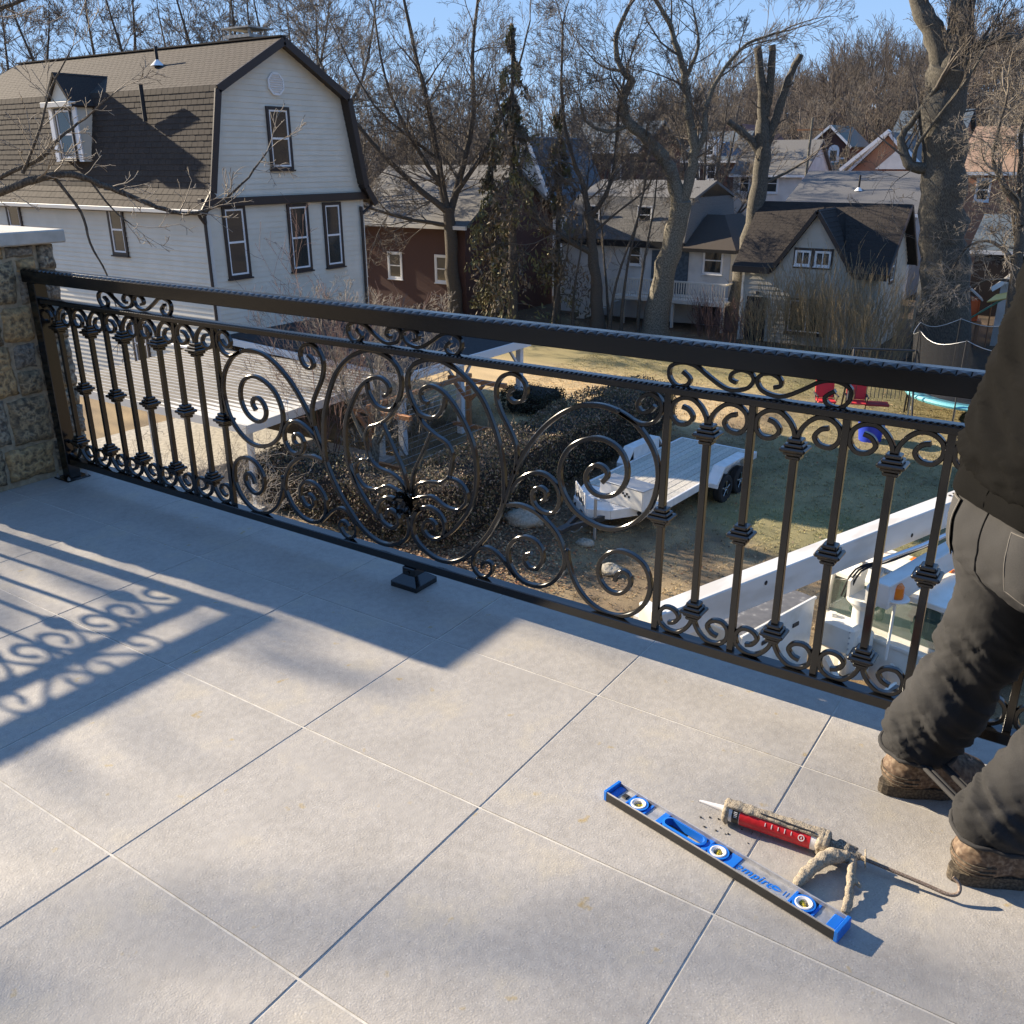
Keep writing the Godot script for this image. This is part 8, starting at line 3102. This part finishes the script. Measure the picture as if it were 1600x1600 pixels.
	part("arrow_logo", ar, M.level_blue, o)
	var ln := MB.new()
	for i in 2:
		ln.bx(Vector3(0.483 + i * 0.007, 0.0158, -0.036), Vector3(0.4845 + i * 0.007, 0.0163, -0.020))
	part("fine_print", ln, M.level_blue, o)

func caulking_gun() -> void:
	var o := thing("caulking_gun", "mud crusted caulking gun with red cartridge lying beside the spirit level", "caulking gun", Vector3(3.504, 0.0, 0.317), deg_to_rad(4.27))
	var y := 0.031
	var X := Basis(Vector3.BACK, -PI / 2)
	var nz := FastNoiseLite.new()
	nz.seed = 9
	nz.frequency = 38.0
	# everything turned on x: lathe axis runs along +x
	var no := MB.new()
	no.lathe([[0.0, 0.0], [0.0030, 0.001], [0.0042, 0.012], [0.0085, 0.058], [0.010, 0.066]], Vector3(0, y, 0), 16, X)
	part("nozzle", no, M.level_white, o)
	var ca := MB.new()
	ca.lathe([[0.0, 0.074], [0.0225, 0.074], [0.0235, 0.077], [0.0235, 0.282], [0.0, 0.282]], Vector3(0, y, 0), 28, X)
	var cart := part("cartridge", ca, M.level_white, o)
	var lb := MB.new()
	lb.lathe([[0.0238, 0.104], [0.0238, 0.268]], Vector3(0, y, 0), 28, X)
	part("label", lb, M.label_red, cart)
	var l2 := MB.new()
	l2.lathe([[0.02385, 0.086], [0.02385, 0.103]], Vector3(0, y, 0), 28, X)
	part("label_band", l2, M.level_black, cart)
	# small white print on the red label, facing the viewer
	var pr := MB.new()
	for i in 5:
		var w: float = [0.010, 0.004, 0.006, 0.004, 0.012][i]
		for k in 3:
			var a := 0.38 + k * 0.13
			pr.box(Vector3(0.165 + i * 0.015, y + sin(a) * 0.02415, cos(a) * 0.02415), Vector3(0.0018, 0.0022 * (1 + (i + k) % 2), 0.0004), 0.0, Basis(Vector3.RIGHT, -a))
	part("label_print", pr, M.level_white, cart)
	var em := MB.new()
	em.lathe([[0.0075, 0.0], [0.0075, 0.0006], [0.0055, 0.0006], [0.0055, 0.0]], Vector3(0.248, y + sin(0.42) * 0.0240, cos(0.42) * 0.0240), 20, Basis(Vector3.RIGHT, PI / 2 - 0.42))
	em.box(Vector3(0.248, y + sin(0.42) * 0.0243, cos(0.42) * 0.0243), Vector3(0.0022, 0.006, 0.0005), 0.0, Basis(Vector3.RIGHT, -0.42))
	part("label_emblem", em, M.level_white, cart)
	var bt := MB.new()
	for k in 4:
		bt.box(Vector3(0.0945, y + sin(0.25 + k * 0.16) * 0.0242, cos(0.25 + k * 0.16) * 0.0242), Vector3(0.008, 0.0014, 0.0004), 0.0, Basis(Vector3.RIGHT, -0.25 - k * 0.16))
	part("label_print", bt, M.level_white, cart)
	var crust := func(m: MB, amp: float) -> void:
		for i in m.v.size():
			var p := m.v[i]
			m.v[i] += m.n[i] * (nz.get_noise_3d(p.x, p.y, p.z) * amp)
			var k := 0.85 + nz.get_noise_3d(p.x * 0.7 + 3.0, p.y, p.z) * 0.5
			m.c[i] = Color(k, k, k)
	# front ring, the strap over the cartridge, the rear cup
	var fr := Field.new()
	fr.k = 0.006
	for i in 12:
		var a := TAU * i / 12.0
		var b := TAU * (i + 1) / 12.0
		fr.add(Vector3(0.070, y + cos(a) * 0.022, sin(a) * 0.022), Vector3(0.070, y + cos(b) * 0.022, sin(b) * 0.022), 0.0065, 0.0065)
	fr.add(Vector3(0.066, y, 0.012), Vector3(0.066, y, -0.012), 0.006, 0.006)
	fr.add(Vector3(0.068, y - 0.018, 0.010), Vector3(0.073, y - 0.024, 0.020), 0.005, 0.003)
	var fm := MB.new()
	fr.build(fm, 0.003, func(p, _n): return nz.get_noise_3d(p.x, p.y, p.z) * 0.0028, 0.0005)
	part("front_ring", fm, M.mud, o)
	var stp := Field.new()
	stp.k = 0.008
	for i in 4:
		var a := 1.05 + i * 0.26
		stp.add(Vector3(0.070, y + sin(a) * 0.0265, cos(a) * 0.0265), Vector3(0.292, y + sin(a) * 0.0265, cos(a) * 0.0265), 0.0042, 0.0042)
	var sm := MB.new()
	stp.build(sm, 0.0032, func(p, _n): return nz.get_noise_3d(p.x, p.y, p.z) * 0.003, 0.0005)
	part("frame_strap", sm, M.mud, o)
	var rod0 := MB.new()
	rod0.cyl(Vector3(0.150, y + 0.030, 0.010), Vector3(0.275, y + 0.0285, 0.013), 0.0022, 0.0022, 6)
	part("pin", rod0, M.steel_dark, o)
	var cup := Field.new()
	cup.k = 0.006
	for i in 12:
		var a := TAU * i / 12.0
		var b := TAU * (i + 1) / 12.0
		for x in [0.288, 0.300]:
			cup.add(Vector3(x, y + cos(a) * 0.023, sin(a) * 0.023), Vector3(x, y + cos(b) * 0.023, sin(b) * 0.023), 0.0068, 0.0068)
	cup.add(Vector3(0.300, y, 0.012), Vector3(0.300, y, -0.012), 0.012, 0.012)
	var cm := MB.new()
	cup.build(cm, 0.003, func(p, _n): return nz.get_noise_3d(p.x, p.y, p.z) * 0.0028, 0.0005)
	part("rear_cup", cm, M.mud, o)
	# body block, grip, trigger
	var bd := Field.new()
	bd.k = 0.008
	bd.add(Vector3(0.308, y, 0.0), Vector3(0.345, y + 0.002, 0.004), 0.014, 0.012)
	bd.add(Vector3(0.345, y + 0.002, 0.004), Vector3(0.372, y, 0.006), 0.011, 0.008)
	bd.add(Vector3(0.330, y + 0.008, -0.012), Vector3(0.366, y + 0.006, -0.010), 0.006, 0.004)
	bd.add(Vector3(0.362, y, 0.018), Vector3(0.350, y - 0.004, 0.030), 0.008, 0.007)
	var bm := MB.new()
	bd.build(bm, 0.003, func(p, _n): return nz.get_noise_3d(p.x, p.y, p.z) * 0.0035, 0.0005)
	part("ratchet_body", bm, M.mud_dark, o)
	var gp := Field.new()
	gp.k = 0.010
	var gpts := [Vector3(0.345, 0.026, 0.020), Vector3(0.322, 0.028, 0.036), Vector3(0.305, 0.027, 0.055), Vector3(0.292, 0.024, 0.082), Vector3(0.280, 0.020, 0.112), Vector3(0.270, 0.014, 0.142)]
	for i in 5:
		gp.add(gpts[i] + Vector3(0, 0.004, 0), gpts[i + 1] + Vector3(0, 0.004, 0), [0.014, 0.016, 0.014, 0.0125, 0.012][i], [0.016, 0.014, 0.0125, 0.012, 0.010][i])
		gp.add(gpts[i] + Vector3(-0.006, -0.008, -0.004), gpts[i + 1] + Vector3(-0.006, -0.008, -0.004), 0.008, 0.006)
	var gm := MB.new()
	gp.build(gm, 0.003, func(p, _n): return nz.get_noise_3d(p.x, p.y, p.z) * 0.0035, 0.0005)
	part("grip", gm, M.mud, o)
	var tg := Field.new()
	tg.k = 0.006
	var tpts := [Vector3(0.362, 0.030, 0.020), Vector3(0.364, 0.028, 0.052), Vector3(0.368, 0.026, 0.078), Vector3(0.372, 0.022, 0.110), Vector3(0.375, 0.016, 0.138), Vector3(0.374, 0.010, 0.162)]
	for i in 5:
		tg.add(tpts[i], tpts[i + 1], 0.0072, 0.0068)
		tg.add(tpts[i] + Vector3(0.007, -0.010, 0), tpts[i + 1] + Vector3(0.007, -0.008, 0), 0.004, 0.0035)
	tg.add(Vector3(0.374, 0.026, 0.074), Vector3(0.390, 0.020, 0.086), 0.006, 0.005)
	var tm := MB.new()
	tg.build(tm, 0.003, func(p, _n): return nz.get_noise_3d(p.x, p.y, p.z) * 0.003, 0.0005)
	part("trigger", tm, M.mud, o)
	var pl := MB.new()
	pl.box(Vector3(0.387, y + 0.002, 0.010), Vector3(0.003, 0.036, 0.024), 0.001, Basis.from_euler(Vector3(0, 0.2, 0.1)))
	pl.cyl(Vector3(0.372, y, 0.008), Vector3(0.387, y, 0.009), 0.006, 0.006, 10)
	part("release_plate", pl, M.mud, o)
	# the bent rod
	var rd := MB.new()
	var rp := smooth3([Vector3(0.36, y, 0.006), Vector3(0.44, y - 0.006, 0.008), Vector3(0.52, y - 0.013, 0.010), Vector3(0.556, y - 0.016, 0.012), Vector3(0.574, y - 0.014, 0.006), Vector3(0.579, y - 0.006, -0.004), Vector3(0.574, y + 0.003, -0.012), Vector3(0.562, y + 0.010, -0.016)], 5)
	var rr := PackedFloat32Array()
	for i in rp.size():
		rr.append(0.0042)
	rd.tube(rp, rr, 8)
	part("rod", rd, M.rust, o)
	# dried drips on the tile near the nozzle
	var dr := MB.new()
	for i in 14:
		var c := Vector3(rng.randf_range(0.0, 0.14), 0.0012, rng.randf_range(0.0, 0.07))
		var s := rng.randf_range(0.0012, 0.0035)
		dr.lathe([[s, 0.0], [s * 0.7, s * 0.4], [0.0, s * 0.55]], c, 7)
	part("drips", dr, M.level_black, o)
